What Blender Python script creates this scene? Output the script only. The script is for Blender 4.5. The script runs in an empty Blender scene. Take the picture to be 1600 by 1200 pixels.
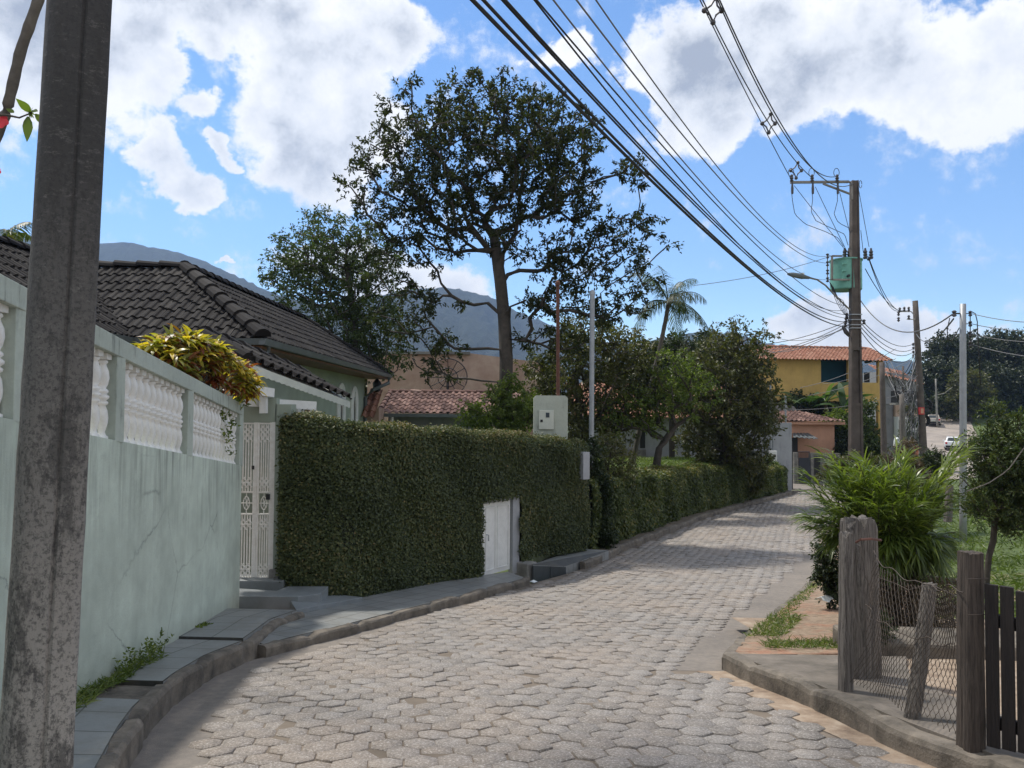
SKY_STR, CLOUD_STR, HAZE, HAZE_TOP, EXPO = .105, .60, .00022, 460, .95
import bpy, math, random
import numpy as np
from mathutils import Vector, Matrix
R = math.radians
scn = bpy.context.scene
COL = scn.collection
rng = np.random.RandomState(7)

# ------------------------------------------------------------------ camera
TILT, ROLL, F = math.atan(40/1200), R(0.4), 1200.0
cam_d = bpy.data.cameras.new('camera'); cam = bpy.data.objects.new('camera', cam_d); COL.objects.link(cam)
cam_d.sensor_width = 36; cam_d.lens = 27.0; cam_d.clip_end = 20000; cam_d.clip_start = 0.05
CM = Matrix.Rotation(math.pi/2 + TILT, 4, 'X') @ Matrix.Rotation(ROLL, 4, 'Z')
cam.matrix_world = CM
scn.camera = cam
_cm = np.array(CM.to_3x3())
def ray(px, py):
    d = _cm @ np.array([(px-800)/F, -(py-600)/F, -1.0]); return d/d[1]
def at(px, py, Y):                      # world point seen at a photo pixel, Y metres ahead
    return ray(px, py)*Y
# drop of the road below the eye, by distance
_K = np.array([(-30,0.6),(-5,1.2),(0,1.5),(4,1.983),(8,2.47),(10,2.68),(13.4,2.98),(17.5,3.24),(26,3.5),(31,3.68),(38,3.96),(45,4.2),(60,4.7),(78,4.7),(90,4.1),(110,1.5),(120,0.2),(135,-1.2),(160,-2.2),(400,-2.2)])
_ty = np.arange(-30, 200, .25); _td = np.interp(_ty, _K[:,0], _K[:,1])
_w = np.hanning(13); _w /= _w.sum()
_td = np.convolve(np.pad(_td, 6, mode='edge'), _w, 'valid')
def D(Y): return np.interp(Y, _ty, _td)
def gnd(px, py, off=0.0, y0=1.0, y1=70.0):
    d = ray(px, py); Y = y0
    while Y < y1:
        if d[2]*Y <= -D(Y)+off: break
        Y += .02
    return np.array([d[0]*Y, Y, -D(Y)+off])

# ------------------------------------------------------------------ objects
def tag(o, label=None, cat=None, group=None, kind=None):
    if label: o['label'] = label
    if cat: o['category'] = cat
    if group: o['group'] = group
    if kind: o['kind'] = kind
    return o
def thing(name, label, cat, loc=(0,0,0), group=None, rz=0):
    o = bpy.data.objects.new(name, None); COL.objects.link(o); o.empty_display_size = .2
    o.location = loc; o.rotation_euler = (0,0,rz)
    return tag(o, label, cat, group)
def wloc(o):
    p = Vector((0,0,0))
    while o: p = p + o.location; o = o.parent
    return np.array(p)
def copy_tree(o, parent=None):
    c = o.copy(); COL.objects.link(c); c.parent = parent
    for ch in list(o.children): copy_tree(ch, c)
    return c
def link_mesh(name, me, mat, parent=None, smooth=False):
    if mat: me.materials.append(mat)
    if smooth: me.polygons.foreach_set('use_smooth', np.ones(len(me.polygons), bool))
    o = bpy.data.objects.new(name, me); COL.objects.link(o)
    if parent: o.parent = parent
    return o

class MB:
    def __init__(s): s.v = []; s.f = []; s.uv = None; s.t = []; s.cur = .5
    def add(s, vs, fs):
        b = len(s.v); s.v.extend([tuple(map(float, p)) for p in vs]); s.f.extend([tuple(b+i for i in f) for f in fs]); s.t.extend([s.cur]*len(fs)); return b
    def quad(s, a, b, c, d): s.add([a,b,c,d], [(0,1,2,3)])
    def hexa(s, p):      # 8 corners: bottom 4 ccw, top 4 ccw
        s.add(p, [(3,2,1,0),(4,5,6,7),(0,1,5,4),(1,2,6,5),(2,3,7,6),(3,0,4,7)])
    def box(s, c, d, rz=0, rx=0, ry=0):
        M = Matrix.Rotation(rz,3,'Z') @ Matrix.Rotation(ry,3,'Y') @ Matrix.Rotation(rx,3,'X'); c = Vector(c); x,y,z = [k/2 for k in d]
        s.hexa([c + M @ Vector(q) for q in ((-x,-y,-z),(x,-y,-z),(x,y,-z),(-x,y,-z),(-x,-y,z),(x,-y,z),(x,y,z),(-x,y,z))])
    def bar(s, a, b, w, h, up=(0,0,1)):    # rectangular bar from a to b
        a = Vector(a); b = Vector(b); d = (b-a).normalized(); up = Vector(up)
        if abs(d.dot(up)) > .98: up = Vector((1,0,0))
        x = d.cross(up).normalized()*(w/2); z = x.cross(d).normalized()*(h/2)
        s.hexa([a-x-z, a+x-z, b+x-z, b-x-z, a-x+z, a+x+z, b+x+z, b-x+z])
    def tube(s, pts, r, n=6, cap=True):
        pts = [Vector(p) for p in pts]; rs = r if hasattr(r, '__len__') else [r]*len(pts)
        ref = Vector((0.3,0.2,1)).normalized(); vs = []
        for i, p in enumerate(pts):
            d = (pts[min(i+1,len(pts)-1)] - pts[max(i-1,0)])
            d = d.normalized() if d.length > 1e-9 else Vector((0,0,1))
            if abs(d.dot(ref)) > .97: x = d.cross(Vector((1,0,0))).normalized()
            else: x = d.cross(ref).normalized()
            y = d.cross(x)
            for k in range(n):
                a = 2*math.pi*k/n; vs.append(p + (x*math.cos(a)+y*math.sin(a))*rs[i])
        fs = [(i*n+k, i*n+(k+1)%n, (i+1)*n+(k+1)%n, (i+1)*n+k) for i in range(len(pts)-1) for k in range(n)]
        if cap: fs += [tuple(range(n-1,-1,-1)), tuple((len(pts)-1)*n+k for k in range(n))]
        s.add(vs, fs)
    def lathe(s, prof, n=12, c=(0,0,0)):
        vs = [(c[0]+r*math.cos(2*math.pi*k/n), c[1]+r*math.sin(2*math.pi*k/n), c[2]+z) for r,z in prof for k in range(n)]
        fs = [(i*n+k, i*n+(k+1)%n, (i+1)*n+(k+1)%n, (i+1)*n+k) for i in range(len(prof)-1) for k in range(n)]
        fs += [tuple(range(n-1,-1,-1)), tuple((len(prof)-1)*n+k for k in range(n))]
        s.add(vs, fs)
    def prism(s, poly, axis_a, axis_b, axis_n, org, depth):   # polygon in (a,b) extruded along n
        a,b,n,o = [Vector(k) for k in (axis_a,axis_b,axis_n,org)]
        m = len(poly); v = [o+a*p+b*q for p,q in poly]; v += [p+n*depth for p in v]
        s.add(v, [tuple(range(m-1,-1,-1)), tuple(range(m,2*m))] + [(i,(i+1)%m,m+(i+1)%m,m+i) for i in range(m)])
    def build(s, name, mat, parent=None, smooth=False, bevel=0, origin=None, sub=0):
        off = wloc(parent) if parent else (np.array(origin, float) if origin is not None else np.zeros(3))
        me = bpy.data.meshes.new(name)
        me.from_pydata([(p[0]-off[0], p[1]-off[1], p[2]-off[2]) for p in s.v], [], s.f)
        if s.uv:
            uvl = me.uv_layers.new(name='UVMap'); 
            for l in me.loops: uvl.data[l.index].uv = s.uv[l.vertex_index]
        if len(set(s.t)) > 1:
            at_ = me.attributes.new('tint', 'FLOAT', 'FACE'); at_.data.foreach_set('value', np.array(s.t, np.float32))
        me.update()
        o = link_mesh(name, me, mat, parent, smooth)
        if origin is not None and not parent: o.location = tuple(off)
        if bevel:
            m = o.modifiers.new('bevel','BEVEL'); m.width = bevel; m.segments = 2; m.limit_method = 'ANGLE'; m.angle_limit = R(35)
        return o

def np_mesh(name, V, Fq, mat, parent=None, tint=None, origin=None, smooth=False):
    """V (n,3), Fq (m,k) polygons of equal size; tint per face"""
    off = wloc(parent) if parent else (np.array(origin, float) if origin is not None else np.zeros(3))
    V = np.asarray(V, np.float32) - off.astype(np.float32); Fq = np.asarray(Fq, np.int32)
    me = bpy.data.meshes.new(name)
    me.vertices.add(len(V)); me.vertices.foreach_set('co', V.ravel())
    k = Fq.shape[1]; m = len(Fq)
    me.loops.add(m*k); me.loops.foreach_set('vertex_index', Fq.ravel())
    me.polygons.add(m); me.polygons.foreach_set('loop_start', np.arange(0, m*k, k, dtype=np.int32))
    if tint is not None:
        a = me.attributes.new('tint','FLOAT','FACE'); a.data.foreach_set('value', np.asarray(tint, np.float32))
    me.update(calc_edges=True)
    o = link_mesh(name, me, mat, parent, smooth)
    if origin is not None and not parent: o.location = tuple(off)
    return o

# ------------------------------------------------------------------ materials
class NT:
    def __init__(s, name):
        s.m = bpy.data.materials.new(name); s.m.use_nodes = True; s.n = s.m.node_tree.nodes; s.l = s.m.node_tree.links
        s.bsdf = s.n['Principled BSDF']; s.out = s.n['Material Output']; s._tc = None
    def node(s, t, **kw):
        nd = s.n.new(t)
        for k, v in kw.items():
            if k in nd.inputs: nd.inputs[k].default_value = v
            else: setattr(nd, k, v)
        return nd
    def coord(s, kind='Object', scale=(1,1,1), rot=(0,0,0)):
        if not s._tc: s._tc = s.node('ShaderNodeTexCoord')
        mp = s.node('ShaderNodeMapping'); mp.inputs['Scale'].default_value = scale; mp.inputs['Rotation'].default_value = rot
        s.l.new(s._tc.outputs[kind], mp.inputs['Vector']); return mp.outputs[0]
    def noise(s, scale, detail=4, rough=.55, vec=None, dist=0):
        nd = s.node('ShaderNodeTexNoise'); nd.inputs['Scale'].default_value = scale; nd.inputs['Detail'].default_value = detail
        nd.inputs['Roughness'].default_value = rough; nd.inputs['Distortion'].default_value = dist
        s.l.new(vec if vec is not None else s.coord(), nd.inputs['Vector']); return nd.outputs['Fac']
    def ramp(s, fac, stops):
        r = s.node('ShaderNodeValToRGB'); e = r.color_ramp.elements
        while len(e) < len(stops): e.new(.5)
        for i, (p, c) in enumerate(stops):
            e[i].position = p; e[i].color = (c,c,c,1) if not hasattr(c, '__len__') else (*c, 1)
        s.l.new(fac, r.inputs[0]); return r.outputs[0]
    def mix(s, fac, a, b, mode='MIX'):
        m = s.node('ShaderNodeMix', data_type='RGBA'); m.blend_type = mode
        for sock, v in ((m.inputs[0], fac), (m.inputs[6], a), (m.inputs[7], b)):
            if isinstance(v, (int, float)): sock.default_value = v
            elif isinstance(v, tuple): sock.default_value = (*v, 1) if len(v) == 3 else v
            else: s.l.new(v, sock)
        return m.outputs[2]
    def math(s, op, a, b=0.0, clamp=False):
        m = s.node('ShaderNodeMath'); m.operation = op; m.use_clamp = clamp
        for sock, v in ((m.inputs[0], a), (m.inputs[1], b)):
            if isinstance(v, (int, float)): sock.default_value = v
            else: s.l.new(v, sock)
        return m.outputs[0]
    def attr(s, name):
        a = s.node('ShaderNodeAttribute'); a.attribute_name = name; return a.outputs['Fac']
    def col(s, c):
        if isinstance(c, tuple): s.bsdf.inputs['Base Color'].default_value = (*c, 1)
        else: s.l.new(c, s.bsdf.inputs['Base Color'])
    def rough(s, v):
        if isinstance(v, (int, float)): s.bsdf.inputs['Roughness'].default_value = v
        else: s.l.new(v, s.bsdf.inputs['Roughness'])
    def bump(s, h, strength=.4, dist=.02):
        b = s.node('ShaderNodeBump'); b.inputs['Strength'].default_value = strength; b.inputs['Distance'].default_value = dist
        s.l.new(h, b.inputs['Height']); s.l.new(b.outputs[0], s.bsdf.inputs['Normal'])

def simple(name, c, rough=.6, var=.25, scale=6, metal=0, bump=.15, c2=None, big=1.2):
    t = NT(name); c2 = c2 or tuple(k*(1-var*1.6) for k in c); c1 = tuple(min(1,k*(1+var*.5)) for k in c)
    a = t.noise(scale, 6, .65); b = t.noise(big, 3, .5)
    f = t.math('ADD', t.math('MULTIPLY', a, .6), t.math('MULTIPLY', b, .4))
    t.col(t.ramp(f, [(.32, c2), (.68, c1)])); t.rough(rough); t.bsdf.inputs['Metallic'].default_value = metal
    if bump: t.bump(t.noise(scale*8, 4), bump, .01)
    return t.m

def leafmat(name, stops, trans=.35, rough=.45, spec=.4):
    t = NT(name); v = t.attr('tint')
    n = t.math('ADD', t.math('MULTIPLY', v, .75), t.math('MULTIPLY', t.noise(1.3, 3), .25))
    c = t.ramp(n, stops); t.col(c); t.rough(rough); t.bsdf.inputs['Specular IOR Level'].default_value = spec
    tr = t.node('ShaderNodeBsdfTranslucent'); t.l.new(t.mix(1.0, c, (1.5,1.7,.6), 'MULTIPLY'), tr.inputs[0])
    mx = t.node('ShaderNodeMixShader'); mx.inputs[0].default_value = trans
    t.l.new(t.bsdf.outputs[0], mx.inputs[1]); t.l.new(tr.outputs[0], mx.inputs[2]); t.l.new(mx.outputs[0], t.out.inputs[0])
    return t.m

def painted_wall(name, c, dirt=(.05,.055,.05), amount=.5, streak=3.0, base_dirt=None):
    """plaster with vertical run-off streaks and blotches"""
    t = NT(name)
    st = t.noise(streak, 5, .6, t.coord(scale=(1.6,1.6,.22)), .3)
    bl = t.noise(1.4, 6, .7); fine = t.noise(26, 5, .7)
    c1 = t.mix(t.ramp(bl, [(.35,0.0),(.7,1.0)]), tuple(k*.86 for k in c), tuple(min(1,k*1.08) for k in c))
    c1 = t.mix(t.ramp(fine, [(.4,0.0),(.62,.25)]), c1, tuple(k*.7 for k in c))
    m = t.math('MULTIPLY', t.ramp(st, [(.5,0.0),(.72,1.0)]), t.ramp(t.noise(2.6,5,.7), [(.42,0.0),(.66,1.0)]))
    c1 = t.mix(t.math('MULTIPLY', m, amount), c1, dirt)
    t.col(c1); t.rough(.85); t.bump(t.noise(34, 6, .7), .35, .01)
    return t.m

M = {}
def setup_materials():
    # pavers: speckled aggregate, dusty
    t = NT('hexagonal_paver'); v = t.attr('tint')
    sp = t.noise(62, 4, .85); big = t.noise(.8, 6, .65); mid = t.noise(5, 6, .75)
    c = t.ramp(v, [(0.0,(.198,.176,.153)),(.5,(.245,.220,.195)),(1.0,(.285,.260,.236))])
    c = t.mix(t.ramp(big, [(.42,0.0),(.62,.5)]), c, (.33,.26,.20))
    c = t.mix(t.ramp(mid, [(.45,0.0),(.7,.45)]), c, (.17,.155,.145))
    c = t.mix(t.ramp(sp, [(.38,.75),(.48,0.0)]), c, (.11,.098,.088))
    c = t.mix(t.ramp(sp, [(.54,0.0),(.64,.8)]), c, (.58,.55,.51))
    t.col(c); t.rough(.78); t.bump(t.noise(70, 5, .85), .8, .008); M['paver'] = t.m
    M['joint'] = simple('joint_dirt', (.19,.155,.12), .95, .6, 2.2, c2=(.07,.055,.04))
    M['kerb'] = simple('kerb_stone', (.20,.17,.135), .9, .5, 7, c2=(.04,.036,.03), bump=.6)
    M['gutter'] = simple('gutter_concrete', (.22,.19,.16), .9, .3, 14, c2=(.14,.125,.11), bump=.5)
    M['concrete'] = simple('concrete', (.26,.25,.23), .85, .4, 5, bump=.4)
    M['drive'] = simple('driveway_concrete', (.20,.17,.14), .9, .4, 4, c2=(.075,.066,.052), bump=.5)
    # slate tiles
    t = NT('slate_tile'); br = t.node('ShaderNodeTexBrick'); tc = t.node('ShaderNodeUVMap'); t.l.new(tc.outputs[0], br.inputs['Vector'])
    br.inputs['Scale'].default_value = 1.0; br.inputs['Brick Width'].default_value = .42; br.inputs['Row Height'].default_value = .3
    br.inputs['Mortar Size'].default_value = .006; br.inputs['Color1'].default_value = (.215,.225,.222,1); br.inputs['Color2'].default_value = (.265,.268,.26,1)
    br.inputs['Mortar'].default_value = (.05,.05,.045,1); br.offset = .0
    c = t.mix(t.ramp(t.noise(3,6,.7), [(.45,0.0),(.75,.6)]), br.outputs['Color'], (.14,.125,.10))
    c = t.mix(t.ramp(t.noise(30,5,.8), [(.3,.4),(.5,0.0)]), c, (.12,.13,.13))
    t.col(c); t.rough(.5); t.bump(br.outputs['Fac'], -.4, .01); M['slate'] = t.m
    M['step'] = simple('step_slate', (.215,.235,.245), .5, .25, 4, c2=(.14,.15,.15))
    M['slate_dark'] = simple('dark_slate', (.06,.07,.075), .5, .3, 4)
    # old utility pole concrete
    t = NT('weathered_concrete_pole')
    a = t.noise(3.2, 10, .78, t.coord(scale=(1.8,1.8,.7))); b = t.noise(26, 8, .85, t.coord(scale=(.6,.6,1.6))); g = t.noise(60, 5, .8)
    z = t.node('ShaderNodeSeparateXYZ'); t.l.new(t.coord(), z.inputs[0])
    hi = t.math('ADD', z.outputs[2], t.math('MULTIPLY', a, 2.0))
    base = t.ramp(t.math('MULTIPLY', t.math('ADD', hi, -.2), .2), [(.36,(.36,.33,.29)),(.60,(.15,.14,.127)),(.78,(.05,.048,.047))])
    c = t.mix(t.ramp(a, [(.44,.72),(.51,0.0)]), base, (.04,.038,.036))
    c = t.mix(t.ramp(b, [(.54,0.0),(.66,.45)]), c, (.26,.245,.225))
    c = t.mix(t.ramp(g, [(.42,.6),(.5,0.0)]), c, (.03,.03,.03))
    t.col(c); t.rough(.9); t.bump(t.noise(60,6,.8,t.coord(scale=(1,1,.4))), .5, .01); M['pole'] = t.m
    M['pole_far'] = simple('power_pole_concrete', (.125,.102,.088), .9, .35, 3, bump=.3)
    M['pole_light'] = simple('pale_pole_concrete', (.30,.28,.255), .9, .35, 2.5, bump=.3)
    M['mint'] = mint_wall('mint_plaster', (.53,.60,.51), dirt=(.14,.15,.13), amount=.75)
    M['mint_trim'] = painted_wall('mint_trim_plaster', (.43,.48,.42), dirt=(.05,.055,.05), amount=1.0, streak=11)
    M['house_green'] = simple('house_green_paint', (.31,.355,.29), .85, .12, 2.5)
    M['baluster'] = simple('white_baluster_paint', (.82,.83,.83), .6, .12, 9, c2=(.55,.54,.48))
    M['white'] = simple('white_paint', (.74,.74,.71), .5, .12, 8)
    M['white_rust'] = simple('white_gate_paint', (.80,.80,.77), .5, .1, 14, c2=(.62,.58,.52))
    M['tile_black'] = leaf_tile('weathered_black_roof_tile', [(0,(.008,.007,.007)),(.4,(.016,.014,.014)),(.75,(.034,.031,.029)),(1,(.085,.078,.072))])
    M['tile_red'] = leaf_tile('clay_roof_tile', [(0,(.17,.08,.052)),(.5,(.27,.125,.082)),(1,(.36,.21,.15))])
    M['tile_old'] = leaf_tile('old_clay_roof_tile', [(0,(.07,.042,.036)),(.5,(.13,.075,.062)),(.8,(.23,.14,.115)),(1,(.58,.44,.37))])
    M['gutter_metal'] = simple('grey_gutter_metal', (.13,.15,.155), .55, .2, 5)
    M['soffit'] = simple('varnished_soffit_wood', (.20,.10,.055), .6, .3, 12)
    M['ivy_core'] = simple('ivy_dark_core', (.018,.024,.012), .95, .4, 25, bump=.6)
    M['ivy'] = leafmat('ivy_leaf', [(.0,(.028,.036,.016)),(.38,(.056,.074,.030)),(.66,(.10,.116,.042)),(.84,(.17,.145,.06)),(1,(.34,.22,.10))], .2, .5, .3)
    M['ivy_low'] = leafmat('hedge_leaf', [(.0,(.030,.042,.016)),(.4,(.068,.09,.032)),(.68,(.125,.145,.046)),(.84,(.22,.19,.07)),(1,(.36,.24,.10))], .25, .5, .3)
    M['tree_leaf'] = leafmat('dark_tree_leaf', [(.0,(.016,.020,.011)),(.5,(.032,.040,.019)),(.8,(.060,.064,.028)),(1,(.11,.085,.04))], .4, .5, .2)
    M['left_leaf'] = leafmat('fresh_tree_leaf', [(.0,(.03,.045,.016)),(.5,(.055,.08,.026)),(1,(.11,.13,.045))], .35)
    M['olive_leaf'] = leafmat('olive_tree_leaf', [(.0,(.034,.040,.016)),(.5,(.080,.086,.032)),(1,(.17,.14,.06))], .32)
    M['bright_leaf'] = leafmat('bright_tree_leaf', [(.0,(.045,.068,.018)),(.5,(.105,.145,.035)),(1,(.23,.26,.07))], .42)
    M['dark_leaf'] = leafmat('deep_green_leaf', [(.0,(.016,.024,.010)),(.5,(.03,.045,.016)),(1,(.06,.08,.03))], .2)
    M['forest'] = leafmat('woodland_leaf', [(.0,(.018,.026,.012)),(.5,(.032,.044,.018)),(1,(.075,.080,.03))], .15)
    M['palm_leaf'] = leafmat('palm_frond_leaf', [(.0,(.025,.042,.014)),(.6,(.06,.085,.025)),(1,(.26,.18,.06))], .35)
    M['clump_leaf'] = leafmat('bright_clump_leaf', [(.0,(.035,.055,.016)),(.5,(.095,.135,.028)),(.9,(.22,.26,.055)),(1,(.40,.38,.18))], .38, .35, .5)
    M['croton'] = leafmat('croton_leaf', [(.0,(.16,.025,.018)),(.28,(.20,.07,.02)),(.4,(.12,.14,.03)),(.55,(.34,.31,.05)),(.75,(.66,.46,.04)),(1,(.85,.66,.15))], .4, .35)
    M['banana'] = leafmat('banana_leaf', [(.0,(.03,.06,.02)),(.6,(.06,.11,.04)),(1,(.14,.18,.07))], .35)
    M['grass'] = leafmat('grass_blade', [(.0,(.055,.085,.022)),(.5,(.11,.15,.038)),(.85,(.19,.22,.07)),(1,(.30,.27,.13))], .35)
    M['bark'] = simple('grey_bark', (.072,.060,.048), .95, .5, 8, c2=(.03,.026,.022), bump=.8)
    M['bark_pale'] = simple('pale_lichen_bark', (.115,.102,.085), .95, .5, 9, c2=(.06,.052,.042), bump=.8)
    # weathered wood
    for nm, c1, c2 in (('wood_grey',(.24,.215,.19),(.055,.047,.04)), ('wood_brown',(.115,.09,.072),(.035,.027,.022)), ('wood_dark',(.030,.022,.019),(.014,.011,.010))):
        t = NT('weathered_'+nm)
        g = t.noise(9, 9, .8, t.coord(scale=(7,7,.4)), .6); g2 = t.noise(46, 6, .75, t.coord(scale=(3,3,.12)))
        c = t.ramp(t.math('ADD', t.math('MULTIPLY', g, .6), t.math('MULTIPLY', g2, .4)), [(.42,c2),(.58,c1)])
        t.col(c); t.rough(.75 if nm == 'wood_dark' else .9); t.bump(g2, .7, .02); M[nm] = t.m
    # ground
    t = NT('ground_soil_and_grass')
    a = t.noise(.9, 6, .65); b = t.noise(9, 5, .7); p = t.node('ShaderNodeSeparateXYZ'); t.l.new(t.coord(), p.inputs[0])
    soil = t.ramp(b, [(.3,(.20,.12,.075)),(.5,(.33,.20,.13)),(.7,(.40,.28,.19))])
    gr = t.ramp(b, [(.3,(.05,.08,.02)),(.7,(.12,.16,.045))])
    far = t.ramp(t.math('MULTIPLY', p.outputs[1], .02), [(.20,0.0),(.30,1.0)])
    gm = t.math('ADD', t.ramp(a, [(.5,0.0),(.58,1.0)]), far, True)
    t.col(t.mix(gm, soil, gr)); t.rough(.95); t.bump(b, .6, .03); M['ground'] = t.m
    t = NT('sandy_yard'); b = t.noise(5, 6, .7)
    t.col(t.ramp(b, [(.3,(.17,.12,.085)),(.5,(.30,.225,.16)),(.7,(.42,.34,.26))])); t.rough(.95); t.bump(t.noise(30,5,.7), .6, .02); M['yard'] = t.m
    M['verge_dark'] = simple('leaf_litter_soil', (.15,.115,.08), .95, .5, 7, c2=(.05,.045,.03), bump=.7)
    t = NT('verge_soil'); a = t.noise(2.3, 6, .7); b = t.noise(12, 6, .75)
    soil = t.ramp(b, [(.3,(.15,.11,.075)),(.5,(.26,.19,.13)),(.7,(.34,.26,.19))]); red = t.ramp(b, [(.3,(.22,.10,.06)),(.7,(.42,.21,.13))])
    t.col(t.mix(t.ramp(a, [(.48,0.0),(.68,.9)]), soil, red)); t.rough(.95); t.bump(b, .7, .03); M['verge'] = t.m
    t = NT('lawn_turf'); b = t.noise(8, 6, .7); t.col(t.ramp(b, [(.3,(.06,.10,.02)),(.7,(.13,.19,.04))])); t.rough(.95); M['turf'] = t.m
    t = NT('far_road_surface'); b = t.noise(.5, 6, .7); t.col(t.ramp(b, [(.35,(.22,.19,.165)),(.6,(.33,.28,.235))])); t.rough(.9); M['farroad'] = t.m
    t = NT('mountain_forest'); b = t.noise(.012, 10, .75); t.col(t.ramp(b, [(.35,(.014,.024,.016)),(.62,(.045,.062,.030))])); t.rough(.95)
    t.bump(t.noise(.05, 8, .75), 1.0, 20); M['mountain'] = t.m
    # buildings
    M['yellow'] = painted_wall('yellow_ochre_plaster', (.60,.395,.125), amount=.3)
    M['blue'] = simple('blue_plaster', (.045,.17,.25), .85, .15, 2)
    M['pink'] = painted_wall('salmon_plaster', (.60,.33,.22), amount=.2, dirt=(.2,.12,.09))
    M['grey_wall'] = painted_wall('grey_plaster', (.26,.26,.27), amount=.4)
    M['pale_wall'] = painted_wall('pale_grey_plaster', (.38,.39,.41), amount=.5)
    M['brickwall'] = simple('weathered_brick_render', (.50,.38,.30), .9, .3, 1.1, c2=(.27,.145,.10), big=.45)
    M['dark'] = simple('dark_opening', (.012,.012,.014), .5, .2, 3)
    M['glass'] = simple('window_glass', (.03,.04,.045), .1, .1, 3, bump=0)
    M['iron'] = simple('dark_iron', (.025,.026,.03), .5, .2, 6, metal=.3)
    M['steel'] = simple('galvanised_steel', (.36,.38,.40), .5, .2, 6, metal=.4)
    M['rust'] = simple('rusty_pipe', (.15,.065,.045), .85, .4, 9)
    M['navy'] = simple('dark_blue_sheet_metal', (.028,.034,.05), .5, .2, 3)
    M['transformer'] = simple('transformer_green_paint', (.16,.42,.33), .5, .2, 5)
    M['ceramic'] = simple('insulator_ceramic', (.06,.055,.06), .3, .2, 5)
    M['cable'] = simple('black_cable', (.018,.018,.02), .6, .1, 5, bump=0)
    M['cable_grey'] = simple('grey_cable', (.16,.16,.165), .6, .1, 5, bump=0)
    M['meter'] = painted_wall('meter_pillar_plaster', (.45,.48,.41), amount=.8, dirt=(.12,.12,.09), streak=6)
    M['cabinet'] = simple('cream_meter_cabinet', (.55,.57,.50), .5, .1, 5)
    M['red'] = simple('red_paint', (.55,.05,.05), .5, .2, 5)
    M['flower'] = simple('red_petal', (.75,.02,.035), .5, .2, 12)
    M['car_white'] = simple('white_car_paint', (.75,.76,.77), .25, .03, 1, bump=0)
    M['car_beige'] = simple('beige_car_paint', (.42,.37,.32), .3, .05, 1, bump=0)
    M['tyre'] = simple('tyre_rubber', (.015,.015,.015), .9, .1, 5)
    M['tail'] = simple('red_lamp_lens', (.5,.02,.02), .2, .1, 5, bump=0)
    M['plastic'] = simple('white_plastic', (.75,.80,.80), .4, .1, 20)
    M['wire_mesh'] = simple('rusty_wire', (.085,.065,.05), .8, .3, 15, bump=0)
    M['brick_orange'] = simple('orange_brick', (.45,.15,.08), .9, .3, 8)
def mint_wall(name, c, dirt, amount):
    t = NT(name); p = t.node('ShaderNodeSeparateXYZ'); t.l.new(t.coord(), p.inputs[0])
    h = t.math('ADD', p.outputs[2], t.math('MULTIPLY', p.outputs[1], .1208))          # height above the sloping street, -1.4 at the foot, 0.45+1.5 under the openings
    st = t.noise(5.5, 7, .7, t.coord(scale=(2.2,2.2,.16)), .2); bl = t.noise(1.5, 8, .75); fine = t.noise(24, 7, .8)
    c1 = t.mix(t.ramp(bl, [(.38,0.0),(.62,1.0)]), tuple(k*.80 for k in c), tuple(min(1,k*1.10) for k in c))
    c1 = t.mix(t.ramp(fine, [(.45,0.0),(.62,.35)]), c1, tuple(k*.66 for k in c))
    top = t.ramp(t.math('MULTIPLY', t.math('ADD', h, .0), .5), [(.56,0.0),(.96,1.0)])
    run = t.math('MULTIPLY', t.ramp(st, [(.46,0.0),(.66,1.0)]), t.math('ADD', t.math('MULTIPLY', top, .8), .12))
    c1 = t.mix(t.math('MULTIPLY', run, amount), c1, dirt)
    foot = t.ramp(t.math('ADD', h, t.math('MULTIPLY', fine, .25)), [(.20,1.0),(.52,0.0)])
    c1 = t.mix(t.math('MULTIPLY', foot, .55), c1, (.16,.14,.10))
    bp = t.math('MULTIPLY', t.ramp(t.noise(2.2, 8, .8), [(.58,0.0),(.70,1.0)]), .4)
    c1 = t.mix(bp, c1, (.26,.29,.25))
    cr = t.node('ShaderNodeTexVoronoi'); cr.feature = 'DISTANCE_TO_EDGE'; cr.inputs['Scale'].default_value = .9
    t.l.new(t.mix(.12, t.coord(), t.noise(3, 6, .8)), cr.inputs['Vector'])
    ck = t.math('MULTIPLY', t.ramp(cr.outputs['Distance'], [(0.0,1.0),(.006,0.0)]), t.ramp(t.noise(1.0, 3), [(.5,0.0),(.6,.6)]))
    c1 = t.mix(ck, c1, (.10,.11,.10))
    t.col(c1); t.rough(.88); t.bump(t.noise(34, 8, .8), .5, .012); return t.m
def leaf_tile(name, stops):
    t = NT(name); v = t.attr('tint'); n = t.math('ADD', t.math('MULTIPLY', v, .6), t.math('MULTIPLY', t.noise(2.6,7,.75), .45)); t.bsdf.inputs['Specular IOR Level'].default_value=.2
    t.col(t.ramp(n, stops)); t.rough(.85); t.bump(t.noise(40,4,.7), .3, .01); return t.m
setup_materials()

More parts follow.
